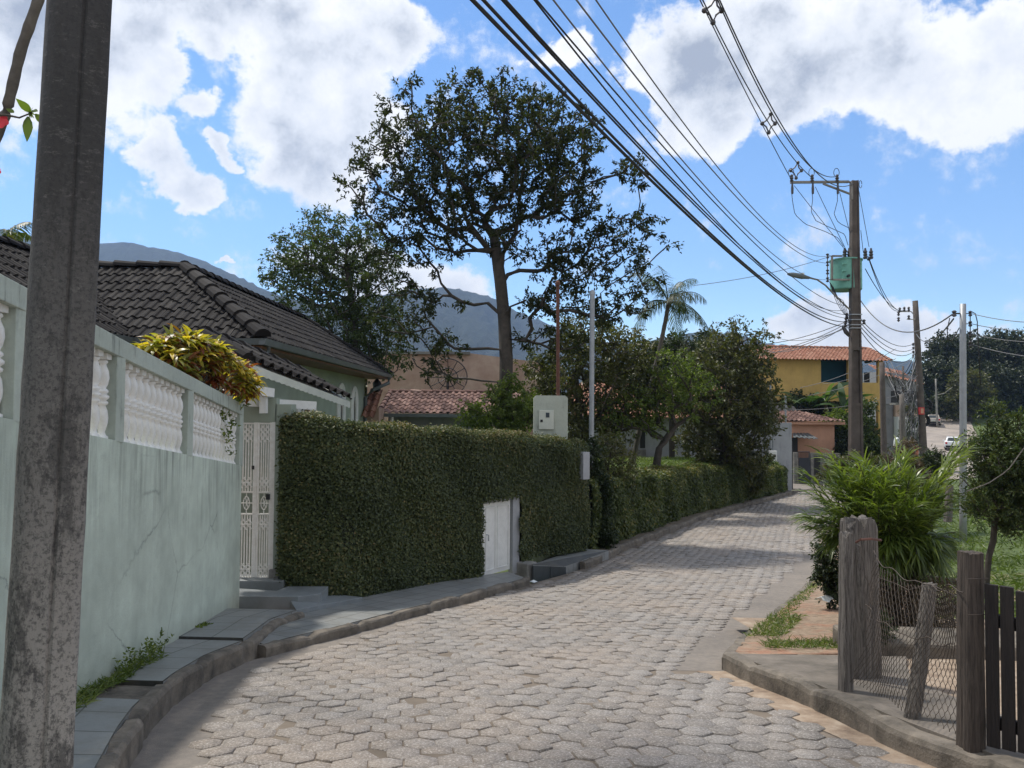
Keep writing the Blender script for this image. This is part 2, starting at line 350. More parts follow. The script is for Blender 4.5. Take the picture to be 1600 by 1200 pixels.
# ------------------------------------------------------------------ foliage helpers
def unit(a): return a/np.maximum(np.linalg.norm(a, axis=-1, keepdims=True), 1e-9)
def leaves(P, dirs, L, W, up=None, fold=.25, tint=None):
    """two-triangle folded leaves. returns V,F,tint"""
    n = len(P); d = unit(dirs)
    up = rng.normal(size=(n,3)) if up is None else up
    side = unit(np.cross(d, up)); nr = np.cross(side, d)
    L = np.broadcast_to(L, (n,))[:,None]; W = np.broadcast_to(W, (n,))[:,None]
    base = P; tip = P + d*L - nr*L*.12
    mid = P + d*L*.45
    l = mid + side*W*.5 + nr*W*fold; r = mid - side*W*.5 + nr*W*fold
    V = np.stack([base, l, tip, r], 1).reshape(-1,3)
    b = np.arange(n)[:,None]*4
    Ft = np.concatenate([b+[[0,1,2]], b+[[0,2,3]]], 1).reshape(-1,3)
    t = rng.rand(n) if tint is None else tint
    return V, Ft, np.repeat(t, 2)
def strips(P, dirs, up, L, W, bend, seg=4, prof=None, tint=None):
    """long curved blades: seg+1 cross rows of two verts"""
    n = len(P); d = unit(dirs); side = unit(np.cross(d, up)); nr = np.cross(side, d)
    L = np.broadcast_to(L,(n,)); W = np.broadcast_to(W,(n,)); bend = np.broadcast_to(bend,(n,))
    prof = prof or [.35,.9,1,.7,.05]
    rows = []; p = P.copy(); cd = d.copy()
    for i in range(seg+1):
        w = np.interp(i/seg, np.linspace(0,1,len(prof)), prof)
        rows += [p+side*(W*w*.5)[:,None], p-side*(W*w*.5)[:,None]]
        cd = unit(cd + np.array([0,0,-1])*(bend/seg)[:,None]); p = p + cd*(L/seg)[:,None]
    V = np.stack(rows, 1).reshape(-1,3); k = 2*(seg+1); b = np.arange(n)[:,None]*k
    Fq = np.concatenate([b+[[2*i, 2*i+1, 2*i+3, 2*i+2]] for i in range(seg)], 1).reshape(-1,4)
    t = rng.rand(n) if tint is None else tint
    return V, Fq, np.repeat(t, seg)
def cat_mesh(parts):
    V=[];Fs=[];T=[];o=0
    for v,f,t in parts: V.append(v);Fs.append(f+o);T.append(t);o+=len(v)
    return np.concatenate(V),np.concatenate(Fs),np.concatenate(T)

def skeleton(trunk, targets, step, rg, up=.35):
    """grow branches from a trunk polyline to the targets; returns nodes, parents"""
    tr = [np.array(p, float) for p in trunk]; N=[]; Pa=[]
    for a, b in zip(tr[:-1], tr[1:]):
        k = max(1, int(np.linalg.norm(b-a)/step))
        for i in range(k): N.append(a+(b-a)*i/k); Pa.append(len(N)-2)
    N.append(tr[-1]); Pa.append(len(N)-2)
    N = [np.array(x) for x in N]; first = len(N); start = int(first*.0)
    depth = [0]*len(N)
    base = tr[0]
    order = np.argsort([min(np.linalg.norm(t-n) for n in N) for t in targets])
    for ti in order:
        t = targets[ti]; A = np.array(N); dv = t-A; dist = np.linalg.norm(dv, axis=1)
        cost = dist + .9*np.maximum(0, A[:,2]-t[2]+.25*dist) + .10*np.array(depth)*step
        cost[A[:,2] < base[2] + .22*(tr[-1][2]-base[2])] += 3
        j = int(np.argmin(cost)); a = N[j]; L = dist[j]; k = max(1, int(round(L/step)))
        pd = unit(a - N[Pa[j]]) if Pa[j] >= 0 else np.array([0,0,1.])
        ctrl = a + (pd*.5 + unit(t-a)*.5 + np.array([0,0,up])*.25)*L*.5
        prev = j
        for i in range(1, k+1):
            s = i/k; p = (1-s)**2*a + 2*s*(1-s)*ctrl + s*s*t
            if i < k: p = p + rg.normal(size=3)*step*.13
            N.append(p); Pa.append(prev); depth.append(depth[prev]+1); prev = len(N)-1
    return np.array(N), np.array(Pa)
def skel_mesh(N, Pa, base_r, min_r=.008, sides=6, expo=2.3, flare=1.35):
    n = len(N); cnt = np.zeros(n); has = np.zeros(n, bool); has[Pa[Pa>=0]] = True
    cnt[~has] = 1
    for i in range(n-1, 0, -1): cnt[Pa[i]] += cnt[i]
    r = np.maximum(base_r*(cnt/cnt[0])**(1/expo), min_r); r[0] *= flare; r[1] *= 1+(flare-1)*.4
    dr = np.zeros((n,3)); dr[1:] = N[1:]-N[Pa[1:]]; dr[0] = N[1]-N[0]; dr = unit(dr)
    ref = np.where(np.abs(dr[:,2:3]) > .9, np.array([[1.,0,0]]), np.array([[0,0,1.]]))
    ref = np.tile(np.array([[.61,.37,.70]]), (n,1)); x = unit(np.cross(dr, ref)); y = np.cross(dr, x)
    a = np.arange(sides)*2*math.pi/sides
    V = N[:,None,:] + (x[:,None,:]*np.cos(a)[None,:,None] + y[:,None,:]*np.sin(a)[None,:,None])*r[:,None,None]
    Fq = []
    i = np.arange(1, n); p = Pa[1:]
    for k in range(sides):
        k2 = (k+1)%sides; Fq.append(np.stack([p*sides+k, p*sides+k2, i*sides+k2, i*sides+k], 1))
    return V.reshape(-1,3), np.concatenate(Fq)
def blob_targets(blobs, Y, depth, mind, n, rg, base=None):
    """blobs: (px,py,rpx[,weight]); random clump centres inside, at distance Y +- depth"""
    out = []; tries = 0; w = np.array([b[2]**2*(b[3] if len(b) > 3 else 1) for b in blobs], float); w /= w.sum()
    while len(out) < n and tries < n*30:
        tries += 1; b = blobs[rg.choice(len(blobs), p=w)]
        a = rg.rand()*2*math.pi; rr = math.sqrt(rg.rand()); x = b[0]+math.cos(a)*rr*b[2]; y = b[1]+math.sin(a)*rr*b[2]
        dm = min(depth, b[2]*Y/F*1.25)*math.sqrt(max(0,1-rr*rr*.8))
        dy = (rg.rand()*2-1)*dm
        p = at(x, y, Y+dy)
        if out and np.min(np.linalg.norm(np.array(out)-p, axis=1)) < mind: continue
        out.append(p)
    return np.array(out)
def clump_leaves(T, rc, per, L, W, rg, droop=.3, twigs=5):
    n = len(T); td = unit(rg.normal(size=(n,twigs,3))*[1,1,.8]+[0,0,.15])
    k = rg.randint(0, twigs, (n,per)); s = .15+.95*rg.rand(n,per)**.8
    d = td[np.arange(n)[:,None], k]
    rcs = (rc*(.7+.6*rg.rand(n)))[:,None,None] if True else rc
    P = T[:,None,:] + d*s[...,None]*rcs + rg.normal(size=(n,per,3))*rc*.11
    ld = unit(d*.9 + rg.normal(size=(n,per,3))*.75 + [0,0,-droop])
    P = P.reshape(-1,3); ld = ld.reshape(-1,3); m = len(P)
    up = unit(rg.normal(size=(m,3))*.8+[0,0,1])
    tint = np.clip(np.repeat(rg.rand(n), per)*.4 + rg.rand(m)*.6, 0, 1)
    Ls = L*(.7+.6*rg.rand(m)); return leaves(P, ld, Ls, Ls*W/L, up, tint=tint)
def tree(name, label, cat, trunk, blobs, Y, depth, mind, n, rc, per, L, W, base_r, leafm, barkm, seed, step=.4, droop=.3, group=None, min_r=.01):
    rg = np.random.RandomState(seed)
    th = thing(name, label, cat, tuple(trunk[0]), group)
    T = blob_targets(blobs, Y, depth, mind, n, rg)
    N, Pa = skeleton(trunk, T, step, rg)
    V, Fq = skel_mesh(N, Pa, base_r, min_r)
    np_mesh('trunk', V, Fq, barkm, th, smooth=True)
    v, f, t = clump_leaves(T, rc, per, L, W, rg, droop)
    np_mesh('crown', v, f, leafm, th, tint=t)
    return th

# ------------------------------------------------------------------ roof tiles
def tile_plane(mb, org, e, s, poly, w=.22, row=.38, h=.045, sweep=0):
    """half-round tile courses on a sloped plane: org, eave dir e, upslope dir s, polygon (u,v) in metres"""
    org=np.array(org,float); e=unit(np.array(e,float)); s=unit(np.array(s,float)); nr=np.cross(e,s)
    if nr[2]<0: nr=-nr
    us=[p[0] for p in poly]; u=min(us)
    prof=[(0,.15),(.12,.75),(.3,1.0),(.48,.75),(.6,.15),(.8,-.05),(1.0,.15)]
    while u < max(us)-1e-6:
        uc=u+w/2; hits=[]
        for (a,b),(c,d) in zip(poly, poly[1:]+poly[:1]):
            if (a-uc)*(c-uc)<0: hits.append(b+(d-b)*(uc-a)/(c-a))
        if len(hits)>=2:
            v0,v1=min(hits),max(hits); k=max(1,int(round((v1-v0)/row))); rl=(v1-v0)/k
            for i in range(k):
                mb.cur=rng.rand(); ja=rng.normal()*.006; jb=rng.normal()*.004
                vs=[]
                for (vv,lift) in ((v0+i*rl-.03,.028),(v0+(i+1)*rl,.0)):
                    for (x,z) in prof: vs.append(org+e*(u+x*w+jb)+s*(vv+ja)+nr*(z*h+lift))
                m=len(prof); base=vs[:m]; 
                under=[p-nr*.022 for p in base]
                vs+=under
                fs=[(j,j+1,m+j+1,m+j) for j in range(m-1)]+[(2*m+j,2*m+j+1,j+1,j) for j in range(m-1)]
                mb.add(vs,fs)
        u+=w
    mb.cur=.5
def ridge_caps(mb, a, b, r=.09, ln=.36, n=7):
    a=np.array(a,float); b=np.array(b,float); L=np.linalg.norm(b-a); d=(b-a)/L; k=max(1,int(L/ln)); ln=L/k
    side=unit(np.cross(d,[0,0,1])); up=np.cross(side,d)
    for i in range(k):
        mb.cur=rng.rand(); vs=[]
        for t,rr,lf in ((i*ln-.03,r*1.12,.02),((i+1)*ln,r*.92,0)):
            for j in range(n):
                an=math.pi*j/(n-1); vs.append(a+d*t+side*math.cos(an)*rr+up*(math.sin(an)*rr*.9+lf-.02))
        mb.add(vs,[(j,j+1,n+j+1,n+j) for j in range(n-1)]+[tuple(range(n))])
    mb.cur=.5
# ================================================================== GROUND
def poly_px(pts, off=0.0): return [gnd(x, y, off)[:2] for x, y in pts]
L_A = [(-.9,-6.0),(-1.0,0.0),(-1.25,2.0),(-1.72,3.2)] + [tuple(p) for p in poly_px([(208,1186),(233,1142),(292,1087),(340,1054),(396,1030)])]
B_px = [(416,1027),(480,1009),(540,994),(637,966),(735,941),(829,913)]
L_B = [tuple(p) for p in poly_px(B_px)]
L_C = [tuple(p) for p in poly_px([(915,889),(973,861),(1050,831),(1097,811),(1158,794),(1212,780)])]
L_far = [(14.6,38.8),(20.0,46.5),(28.5,55),(37.5,66),(45.5,80),(49.3,92),(60.0,112),(70,128),(80,145)]
LEFT = np.array(L_A + L_B + L_C + L_far)
R_near = [(3.6,-6.0),(3.0,1.0),(2.72,3.2)] + [tuple(p) for p in poly_px([(1500,1214),(1370,1157),(1250,1099),(1160,1063),(1128,1046)])]
R_mid = [tuple(p) for p in poly_px([(1147,1018),(1193,981),(1228,951),(1273,909),(1284,881)])]
R_far = [(8.2,20),(10.2,24),(12.15,28),(14.3,31.5),(18.0,38),(23.6,46),(33,55),(42,66),(50,80),(56,92),(66.5,112),(77,128),(88,145)]
RIGHT = np.array(R_near + R_mid + R_far)
def XL(Y): return np.interp(Y, LEFT[:,1], LEFT[:,0])
def XR(Y): return np.interp(Y, RIGHT[:,1], RIGHT[:,0])
Yc = RIGHT[len(R_near)-1][1]             # kerb corner on the right
crack = np.array([tuple(p) for p in poly_px([(1062,1034),(1092,1017),(1130,984),(1167,952),(1200,927),(1266,866)])])
def XP_R(Y):                              # right limit of the pavers
    out = np.where(Y < Yc-.25, XR(Y)-.10, np.interp(Y, crack[:,1], crack[:,0]))
    far = XR(Y)-.15
    return np.where(Y > crack[-1,1]+1, far, np.where(Y > crack[-1,1], np.minimum(far, crack[-1,0]+(Y-crack[-1,1])*.6), out))
def XP_L(Y): return XL(Y) + np.interp(Y, [0,4,6,8.5,11], [.35,.38,.34,.12,.05])

# terrain sheet
def terrain():
    ys = np.concatenate([np.arange(-8,34,.5), np.arange(34,150,2), np.array([150,170,200,260,340,450,600,800,1100,1500])])
    xs = np.concatenate([[-900,-500,-300,-180,-110,-70,-45,-30,-22], np.arange(-16,34,.5), np.arange(34,110,3), [115,130,160,220,320,500,900]])
    X, Y = np.meshgrid(xs, ys)
    Z = -D(Y).astype(float)
    hill = np.clip((X-14-(Y-40)*.25)/16, 0, 1)                     # valley elsewhere, rise only on the road's side
    Z = np.where(Y > 60, -4.7*(1-hill) + Z*hill, Z)
    field = np.clip((X-(Y*.62))/14, 0, 1)*np.clip((Y-40)/40, 0, 1)*4.6*np.clip((140-Y)/40,0,1)
    Z += field
    rgt = np.clip((X-XR(Y)-.6)/4, 0, 1)*np.clip((Y-9)/10,0,1)*np.clip((60-Y)/20,0,1)*.35
    Z += rgt
    Z += (np.sin(X*1.3+Y*.7)*np.sin(Y*1.1-X*.4)*.03)*((X>XR(Y)+1)|(X<XL(Y)-1))
    Z -= .04
    road = (X > XL(Y)-.8) & (X < XR(Y)+.55) & (Y < 146)
    Z = np.where(road, -D(Y)-.12-np.where(Y>36,.12,0), Z)
    nx, ny = len(xs), len(ys)
    V = np.stack([X.ravel(), Y.ravel(), Z.ravel()], 1)
    i, j = np.meshgrid(np.arange(nx-1), np.arange(ny-1)); a = (j*nx+i).ravel()
    o = np_mesh('ground', V, np.stack([a, a+1, a+1+nx, a+nx], 1), M['ground'], smooth=True); tag(o, kind='structure')
terrain()
def sheet(name, fl, fr, y0, y1, off, mat, dy=.4, nx=4, skirt=0):
    ys = np.arange(y0, y1+1e-6, dy); mb = MB()
    rows = []
    for y in ys:
        a, b = float(fl(y)), float(fr(y)); rows.append([(a+(b-a)*k/nx, y, -float(D(y))+off) for k in range(nx+1)])
    for r0, r1 in zip(rows, rows[1:]):
        for k in range(nx): mb.quad(r0[k], r0[k+1], r1[k+1], r1[k])
    o = mb.build(name, mat); tag(o, kind='structure'); return o
sheet('road_bed', lambda y: XL(y)-.06, lambda y: XR(y)+.03, -6, 46, -.0085, M['joint'])
sheet('road_far', lambda y: XL(y)-.3, lambda y: XR(y)+.3, 46, 145, -.03, M['farroad'], dy=2)
sheet('gutter_left', lambda y: XL(y)-.03, lambda y: XP_L(y)+.13+.03*math.sin(y*5)+.02*math.sin(y*13), -6, 11, -.007, M['gutter'], dy=.15, nx=2)
def gfun(y): return float(XP_R(y))-.14+.02*math.sin(y*7)+.015*math.sin(y*17)
sheet('gutter_right', gfun, lambda y: XR(y)+.02, Yc-.05, crack[-1,1]+.8, -.006, M['gutter'], dy=.15, nx=3)
sheet('gutter_dirt', lambda y: XR(y)-.24+.04*math.sin(y*4.1), lambda y: XR(y)+.03, -6, Yc, -.003, M['yard'], dy=.15, nx=1)

sheet('forecourt', lambda y: XL(y)-7, lambda y: XL(y)+.02, 38.9, 46, .02, M['gutter'], dy=.6)
# hexagonal pavers, one mesh
def pavers():
    R0 = .117; dx = R0*math.sqrt(3); dyh = R0*1.5; V=[];Fs=[];T=[]; rg=np.random.RandomState(3)
    Vq=[]; cnt=0; ca, sa = math.cos(R(9)), math.sin(R(9))
    cs=[]
    for i in range(-95, 250):
        for j in range(-110, 340):
            u=(i+.5*(j%2))*dx; v=j*dyh
            # pavers in rows across the road
            x=u*ca-v*sa; y=u*sa+v*ca
            if -1.0<y<45.8: cs.append((x,y))
    cs=np.array(cs); keep=(cs[:,0]>XP_L(cs[:,1])+.02)&(cs[:,0]<XP_R(cs[:,1])-.08); cs=cs[keep]
    n=len(cs); a=np.arange(6)*math.pi/3+R(39)
    cs=cs+rg.normal(size=cs.shape)*.003; sc=.968+rg.normal(size=(n,1))*.016; tilt=rg.normal(size=(n,2))*.026; dz=rg.normal(size=n)*.0035
    jj=1+rg.normal(size=(n,6))*.03
    for (rr,zz) in ((.972,.0),(1.0,-.004),(.985,-.05)):
        j=jj
        rad=R0*sc*rr*jj
        px=np.cos(a)[None]*rad; py=np.sin(a)[None]*rad
        X=cs[:,:1]+px; Y=cs[:,1:]+py
        Z=-D(Y)+zz+dz[:,None]+tilt[:,:1]*px+tilt[:,1:]*py
        V.append(np.stack([X,Y,Z],2))
    V=np.concatenate(V,1)   # n,18,3
    b=np.arange(n)[:,None]*18
    q=[]
    for k in range(6):
        k2=(k+1)%6; q.append(b+[[6+k,6+k2,k2,k]]); q.append(b+[[12+k,12+k2,6+k2,6+k]])
    q.append(b+[[0,1,2,3]]); q.append(b+[[0,3,4,5]])
    Fq=np.stack(q,1).reshape(-1,4)
    t=np.repeat(rg.rand(n)**1.1,14)
    o=np_mesh('road', V.reshape(-1,3), Fq, M['paver'], tint=t); tag(o, kind='structure')
pavers()

def resample(pts, step):
    pts=[np.array(p,float) for p in pts]; d=[0]
    for a,b in zip(pts,pts[1:]): d.append(d[-1]+np.linalg.norm(b-a))
    n=max(2,int(d[-1]/step)+1); s=np.linspace(0,d[-1],n); P=np.array(pts)
    return np.stack([np.interp(s,d,P[:,k]) for k in range(P.shape[1])],1), s
def kerb(name, pts, h, w=.11, side=-1, step=.12, jit=.008, seed=1, rnd=.03):
    """stone kerb along road edge; side -1 = body lies to the left of travel"""
    P,s=resample([p[:2] for p in pts],step); rg=np.random.RandomState(seed); mb=MB()
    d=unit(np.gradient(P,axis=0)); nrm=np.stack([-d[:,1],d[:,0]],1)*(-side)
    prof=[(0,-.12),(0.0,h-rnd),(.012,h-rnd*.3),(rnd,h),(w,h),(w,-.12)]
    m=len(prof); wob=np.interp(s,np.arange(0,s[-1]+1,.33),rg.normal(size=int((s[-1]+1)/.33)+2)[:len(np.arange(0,s[-1]+1,.33))])*jit
    rows=[]
    for i,(p,nn) in enumerate(zip(P,nrm)):
        z0=-float(D(p[1])); gap=.03 if (int(s[i]/.8)!=int((s[i]+step)/.8)) else 0
        rows.append([(p[0]+nn[0]*(a+wob[i]+gap*.8*(b>0)), p[1]+nn[1]*(a+wob[i]+gap*.8*(b>0)), z0+b+(wob[i]*.7-gap*.8 if b>0 else 0)+rg.normal()*.003) for a,b in prof])
    vs=[v for r in rows for v in r]
    fs=[(i*m+k,i*m+k+1,(i+1)*m+k+1,(i+1)*m+k) for i in range(len(rows)-1) for k in range(m-1)]
    fs+=[tuple(range(m)), tuple((len(rows)-1)*m+k for k in range(m-1,-1,-1))]
    mb.add(vs,fs); return tag(mb.build(name, M['kerb']), kind='structure')
def slab(name, outer, inner, hO, hI, mat, n=30, thick=.25, uv=True, wob=0.0):
    """paved strip between two polylines (same sense); h above road drop"""
    o,_=resample(outer,.01); i_,_=resample(inner,.01)
    o=o[np.linspace(0,len(o)-1,n).astype(int)]; i_=i_[np.linspace(0,len(i_)-1,n).astype(int)]
    mb=MB(); vs=[];uvs=[]; acc=0; nx=3
    for k in range(n):
        if k: acc+=np.linalg.norm((o[k]+i_[k]-o[k-1]-i_[k-1])[:2])/2
        wd=np.linalg.norm(i_[k][:2]-o[k][:2])
        for j in range(nx+1):
            t=j/nx; p=o[k][:2]*(1-t)+i_[k][:2]*t; h=(hO(p[1]) if callable(hO) else hO)*(1-t)+(hI(p[1]) if callable(hI) else hI)*t
            vs.append((p[0],p[1],-float(D(p[1]))+h)); uvs.append((acc,wd*t))
        for j in (nx,0):
            p=vs[-1-(nx-j)] if j==nx else vs[-1-nx-1]
            vs.append((p[0],p[1],p[2]-thick)); uvs.append((acc,wd+thick if j else -thick))
    m=nx+3; fs=[]
    for k in range(n-1):
        a=k*m; b=a+m
        for j in range(nx): fs.append((a+j,b+j,b+j+1,a+j+1))
        fs.append((a+nx,b+nx,b+nx+1,a+nx+1)); fs.append((a,a+nx+2,b+nx+2,b))
    for a in (0,(n-1)*m): fs.append((a,a+1,a+2,a+3,a+nx+1,a+nx+2))
    mb.add(vs,fs); mb.uv=uvs
    return tag(mb.build(name, mat), kind='structure')
def wallX(Y): return -.1117*Y-2.336
# sidewalk beside the green wall
A_end=gnd(477,953,.2)
A_outer=[tuple(p) for p in L_A]+[(-2.56,8.6),(A_end[0],A_end[1])]
def seg(poly,y0,y1,dx=0):
    P,_=resample(poly,.02); P=P[(P[:,1]>=y0)&(P[:,1]<=y1)]; return [(x+dx,y) for x,y in P]
kerb('kerb', A_outer, .17, w=.10, seed=4, jit=.007)
YA2=gnd(262,1090,.17)[1]; 
def hA(y): return .172
def hAi(y): return .175+.0*y
for nm,y0,y1,h,mt in (('sidewalk',-5.5,YA2-.05,.172,M['slate']),('sidewalk_patch',YA2-.04,YA2+.42,.145,M['kerb']),('sidewalk',YA2+.43,7.4,.178,M['slate']),('sidewalk',7.41,A_end[1],.20,M['slate'])):
    slab(nm, seg(A_outer,y0,y1,-.10), [(wallX(y)+.0,y) for y in np.linspace(y0,y1,12)], h, h+.012, mt, n=max(6,int((y1-y0)*5)))
# lower sidewalk in front of the ivy wall
IVY=[(-3.15,10.50),(-2.75,10.50),(-2.38,10.55),(-2.12,10.78),(-1.50,12.0),(-.47,13.25),(.20,14.15),(1.62,16.35)]
kerb('kerb', L_B, .105, seed=9, jit=.012)
slab('sidewalk', seg(L_B,7.6,13.45,-.09), [(-2.62,7.75),(-2.66,9.6),(-2.45,10.5),(-2.2,10.8),(-1.55,12.0),(-.5,13.3),(-.05,13.8)], .108, .115, M['slate'], n=34)
# raised piece after the door
C0=gnd(838,908,0); 
Cout=[tuple(gnd(888,889,0)[:2]),tuple(gnd(951,872,0)[:2])]
mb=MB()
pc=[at(832,882,13.95),at(884,884,14.6),at(951,860,16.55),at(905,857,16.9)]
pc=[np.array(p) for p in pc]; vs=pc+[p-[0,0,.6] for p in pc]
mb.add(vs,[(0,1,2,3),(4,5,1,0),(5,6,2,1),(6,7,3,2),(7,4,0,3)])
mb.uv=[(0,0),(.9,0),(3.2,0),(3.2,1.1),(0,-.6),(.9,-.6),(3.2,-.6),(3.2,1.7)]
tag(mb.build('sidewalk', M['slate']), kind='structure')
mb=MB(); a,b=pc[0],pc[1]; f=np.array([.01,-.02,0])
for k in range(2):
    p=a+(b-a)*(k*.5+.01)+f; q=a+(b-a)*(k*.5+.49)+f
    mb.hexa([p-[0,0,.42],q-[0,0,.42],q-[0,0,.42]-f*.8,p-[0,0,.42]-f*.8,p-[0,0,.02],q-[0,0,.02],q-[0,0,.02]-f*.8,p-[0,0,.02]-f*.8])
tag(mb.build('sidewalk_face', M['slate_dark']), kind='structure')
kerb('kerb', [L_C[0]]+L_C[1:]+[(14.6,38.8)], .13, seed=12, jit=.015)
slab('verge_left', seg(L_C+[(14.6,38.8)],15.2,38.8,-.1), [(x-.9,y) for x,y in seg(L_C+[(14.6,38.8)],15.2,38.8)], .10,.14, M['verge_dark'], n=40)
# right side
kerb('kerb', [(x,y) for x,y in R_near], .15, w=.13, side=1, seed=21, jit=.014, rnd=.045)
kerb('kerb', [R_near[-1]]+R_mid+R_far[:4], .13, w=.10, side=1, seed=22, jit=.02)
def fenceX(y): return np.interp(y,[-5,3.0,4.3,5.7,6.2,8,12],[3.6,2.98,2.75,2.62,2.66,3.6,6.2])
slab('driveway_corner', seg(R_near,-5,Yc-.02,.12), [(float(fenceX(y))+.5,y) for y in np.linspace(-5,6.95,30)], .148,.16, M['drive'], n=60)
slab('verge_right', seg([R_near[-1]]+R_mid+R_far[:3],Yc+.02,28,.10), [(float(XR(y))+1.9,y) for y in np.linspace(Yc+.02,28,40)], .125,.16, M['verge'], n=70)
# yard behind the wire fence
mb=MB(); ys=np.arange(-3,9.3,.3)
for y0,y1 in zip(ys,ys[1:]):
    for k in range(5):
        f0=lambda y,k: (float(fenceX(min(y,6.2)))-.02+ (5.0*k/5), y, -float(D(y))+.13+.01*math.sin(3*y+k*2))
        mb.quad(f0(y0,k),f0(y0,k+1),f0(y1,k+1),f0(y1,k))
tag(mb.build('yard', M['yard']), kind='structure')
# litter & grass tufts
def tuft(name, pts, L, W, mat, label, cat, kind=None, lean=.5, seg_=3, group=None, tintlo=0, up=1.0):
    pts=np.array(pts); n=len(pts); d=unit(rng.normal(size=(n,3))*[lean,lean,.1]+[0,0,up]); Ls=L*(.5+.8*rng.rand(n))
    v,f,t=strips(pts,d,unit(rng.normal(size=(n,3))*[1,1,.1]),Ls,W,.5+rng.rand(n)*.7,seg_,[1,.8,.5,.05],tint=tintlo+(1-tintlo)*rng.rand(n))
    o=np_mesh(name,v,f,mat,tint=t,origin=tuple(pts.mean(0))); return tag(o,label,cat,group,kind)
def scatter(n, fx, y0, y1, off):
    y=y0+(y1-y0)*rng.rand(n); x=np.array([fx(a)[0]+(fx(a)[1]-fx(a)[0])*rng.rand() for a in y]); return np.stack([x,y,-D(y)+off],1)
# weeds at the foot of the green wall
pts=scatter(900, lambda y:(wallX(y)+.01,wallX(y)+.13+.03*math.sin(y*9)), 4.7, 6.75, .18)
w=np.exp(-((pts[:,1]-5.6)/.75)**2); pts=pts[rng.rand(len(pts))<w+.12]
tuft('weeds', pts, .10, .014, M['grass'], 'low green weeds growing along the foot of the green wall','weeds','stuff',.9)
P=[];Dd=[]
for k in range(26):
    b=np.array([float(wallX(5.95))+.05+rng.rand()*.06, 5.75+rng.rand()*.75, -D(5.95)+.18]); h=.07+.13*rng.rand(); ln=rng.normal(size=2)*.05
    for s in np.linspace(.1,1,12): P.append(b+[ln[0]*s+.02*s,ln[1]*s,h*s]); Dd.append([rng.normal(),rng.normal(),.5])
v,f,t=leaves(np.array(P),np.array(Dd),.035,.018)
tag(np_mesh('tall_weed',v,f,M['bright_leaf'],tint=t,origin=tuple(P[0])),'taller leafy weed standing against the green wall','weed')
P=scatter(60, lambda y:(wallX(y)+.0,wallX(y)+.1), 7.9, 8.2, .19); v,f,t=leaves(P,rng.normal(size=(60,3))*[1,1,.4]+[0,0,.9],.06,.03)
tag(np_mesh('small_weed',v,f,M['bright_leaf'],tint=t,origin=tuple(P[0])),'small round weed tuft by the wall foot halfway to the gate','weed')
# tufts on the right verge
pts=np.concatenate([scatter(900, lambda y:(XR(y)+.1,XR(y)+.5), 8.0, 9.4, .15), scatter(700, lambda y:(XR(y)+.35,XR(y)+1.3), 7.35, 7.75, .15), scatter(600, lambda y:(XR(y)+.12,XR(y)+.3), 9.5, 14, .14), scatter(300, lambda y:(XR(y)+1.0,XR(y)+1.5), 7.3, 8.6, .15)])
tuft('grass', pts, .085, .010, M['grass'], 'short green grass tufts on the red earth verge','grass','stuff',.8)
mb=MB()
for k in range(1):
    p=at(1290,936,9.9); vs=[]
    for j in range(9):
        a=j*.7; vs.append((p[0]+.10*math.cos(a)*(1+.3*math.sin(3*a)), p[1]+.06*math.sin(a), p[2]+.03*math.sin(2.3*a)))
    vs+= [(p[0],p[1],p[2]+.05),(p[0],p[1],p[2]-.03)]
    mb.add(vs,[(j,(j+1)%9,9) for j in range(9)]+[((j+1)%9,j,10) for j in range(9)])
tag(mb.build('plastic_bag', M['plastic'], origin=p),'crumpled pale plastic bag on the verge by the small shrub','litter')
mb=MB(); p=gnd(834,909,.02); vs=[]
for j in range(8): vs.append((p[0]+.07*math.cos(j*.8)*(1+.25*math.sin(j*5)),p[1]+.05*math.sin(j*.8),p[2]+.008*math.sin(j*3)))
vs+=[(p[0],p[1],p[2]+.035),(p[0],p[1],p[2]-.01)]
mb.add(vs,[(j,(j+1)%8,8) for j in range(8)]+[((j+1)%8,j,9) for j in range(8)]); tag(mb.build('paper_scrap', M['plastic'], origin=p),'small white scrap of paper at the kerb end near the white door','litter')
# grass slope on the right behind the yard
def slope_pts(n, y0, y1):
    y=y0+(y1-y0)*rng.rand(n)**1.3; x=XR(y)+1.6+rng.rand(n)*np.interp(y,[8,30],[7.5,14])
    hz=np.clip((x-XR(y)-.6)/4,0,1)*np.clip((y-9)/10,0,1)*np.clip((60-y)/20,0,1)*.35
    return np.stack([x,y,-D(y)+hz-.05],1)
sp=slope_pts(26000,9.2,34); sp=sp[(sp[:,0]/sp[:,1]>.47)]
n=len(sp); dd=unit(rng.normal(size=(n,3))*[.7,.7,.1]+[0,0,.9])
v,f,t=strips(sp,dd,unit(rng.normal(size=(n,3))*[1,1,.1]),.10+.14*rng.rand(n)+.004*sp[:,1],.018+.0009*sp[:,1],.9,2,[1,.7,.05],tint=np.clip(rng.rand(n)*.7+.25*(np.sin(sp[:,0]*1.7)*np.sin(sp[:,1]*.9)+1)*.5,0,1))
tag(np_mesh('grass',v,f,M['grass'],tint=t),'rough green grass on the slope behind the wire fence','grass',None,'stuff')

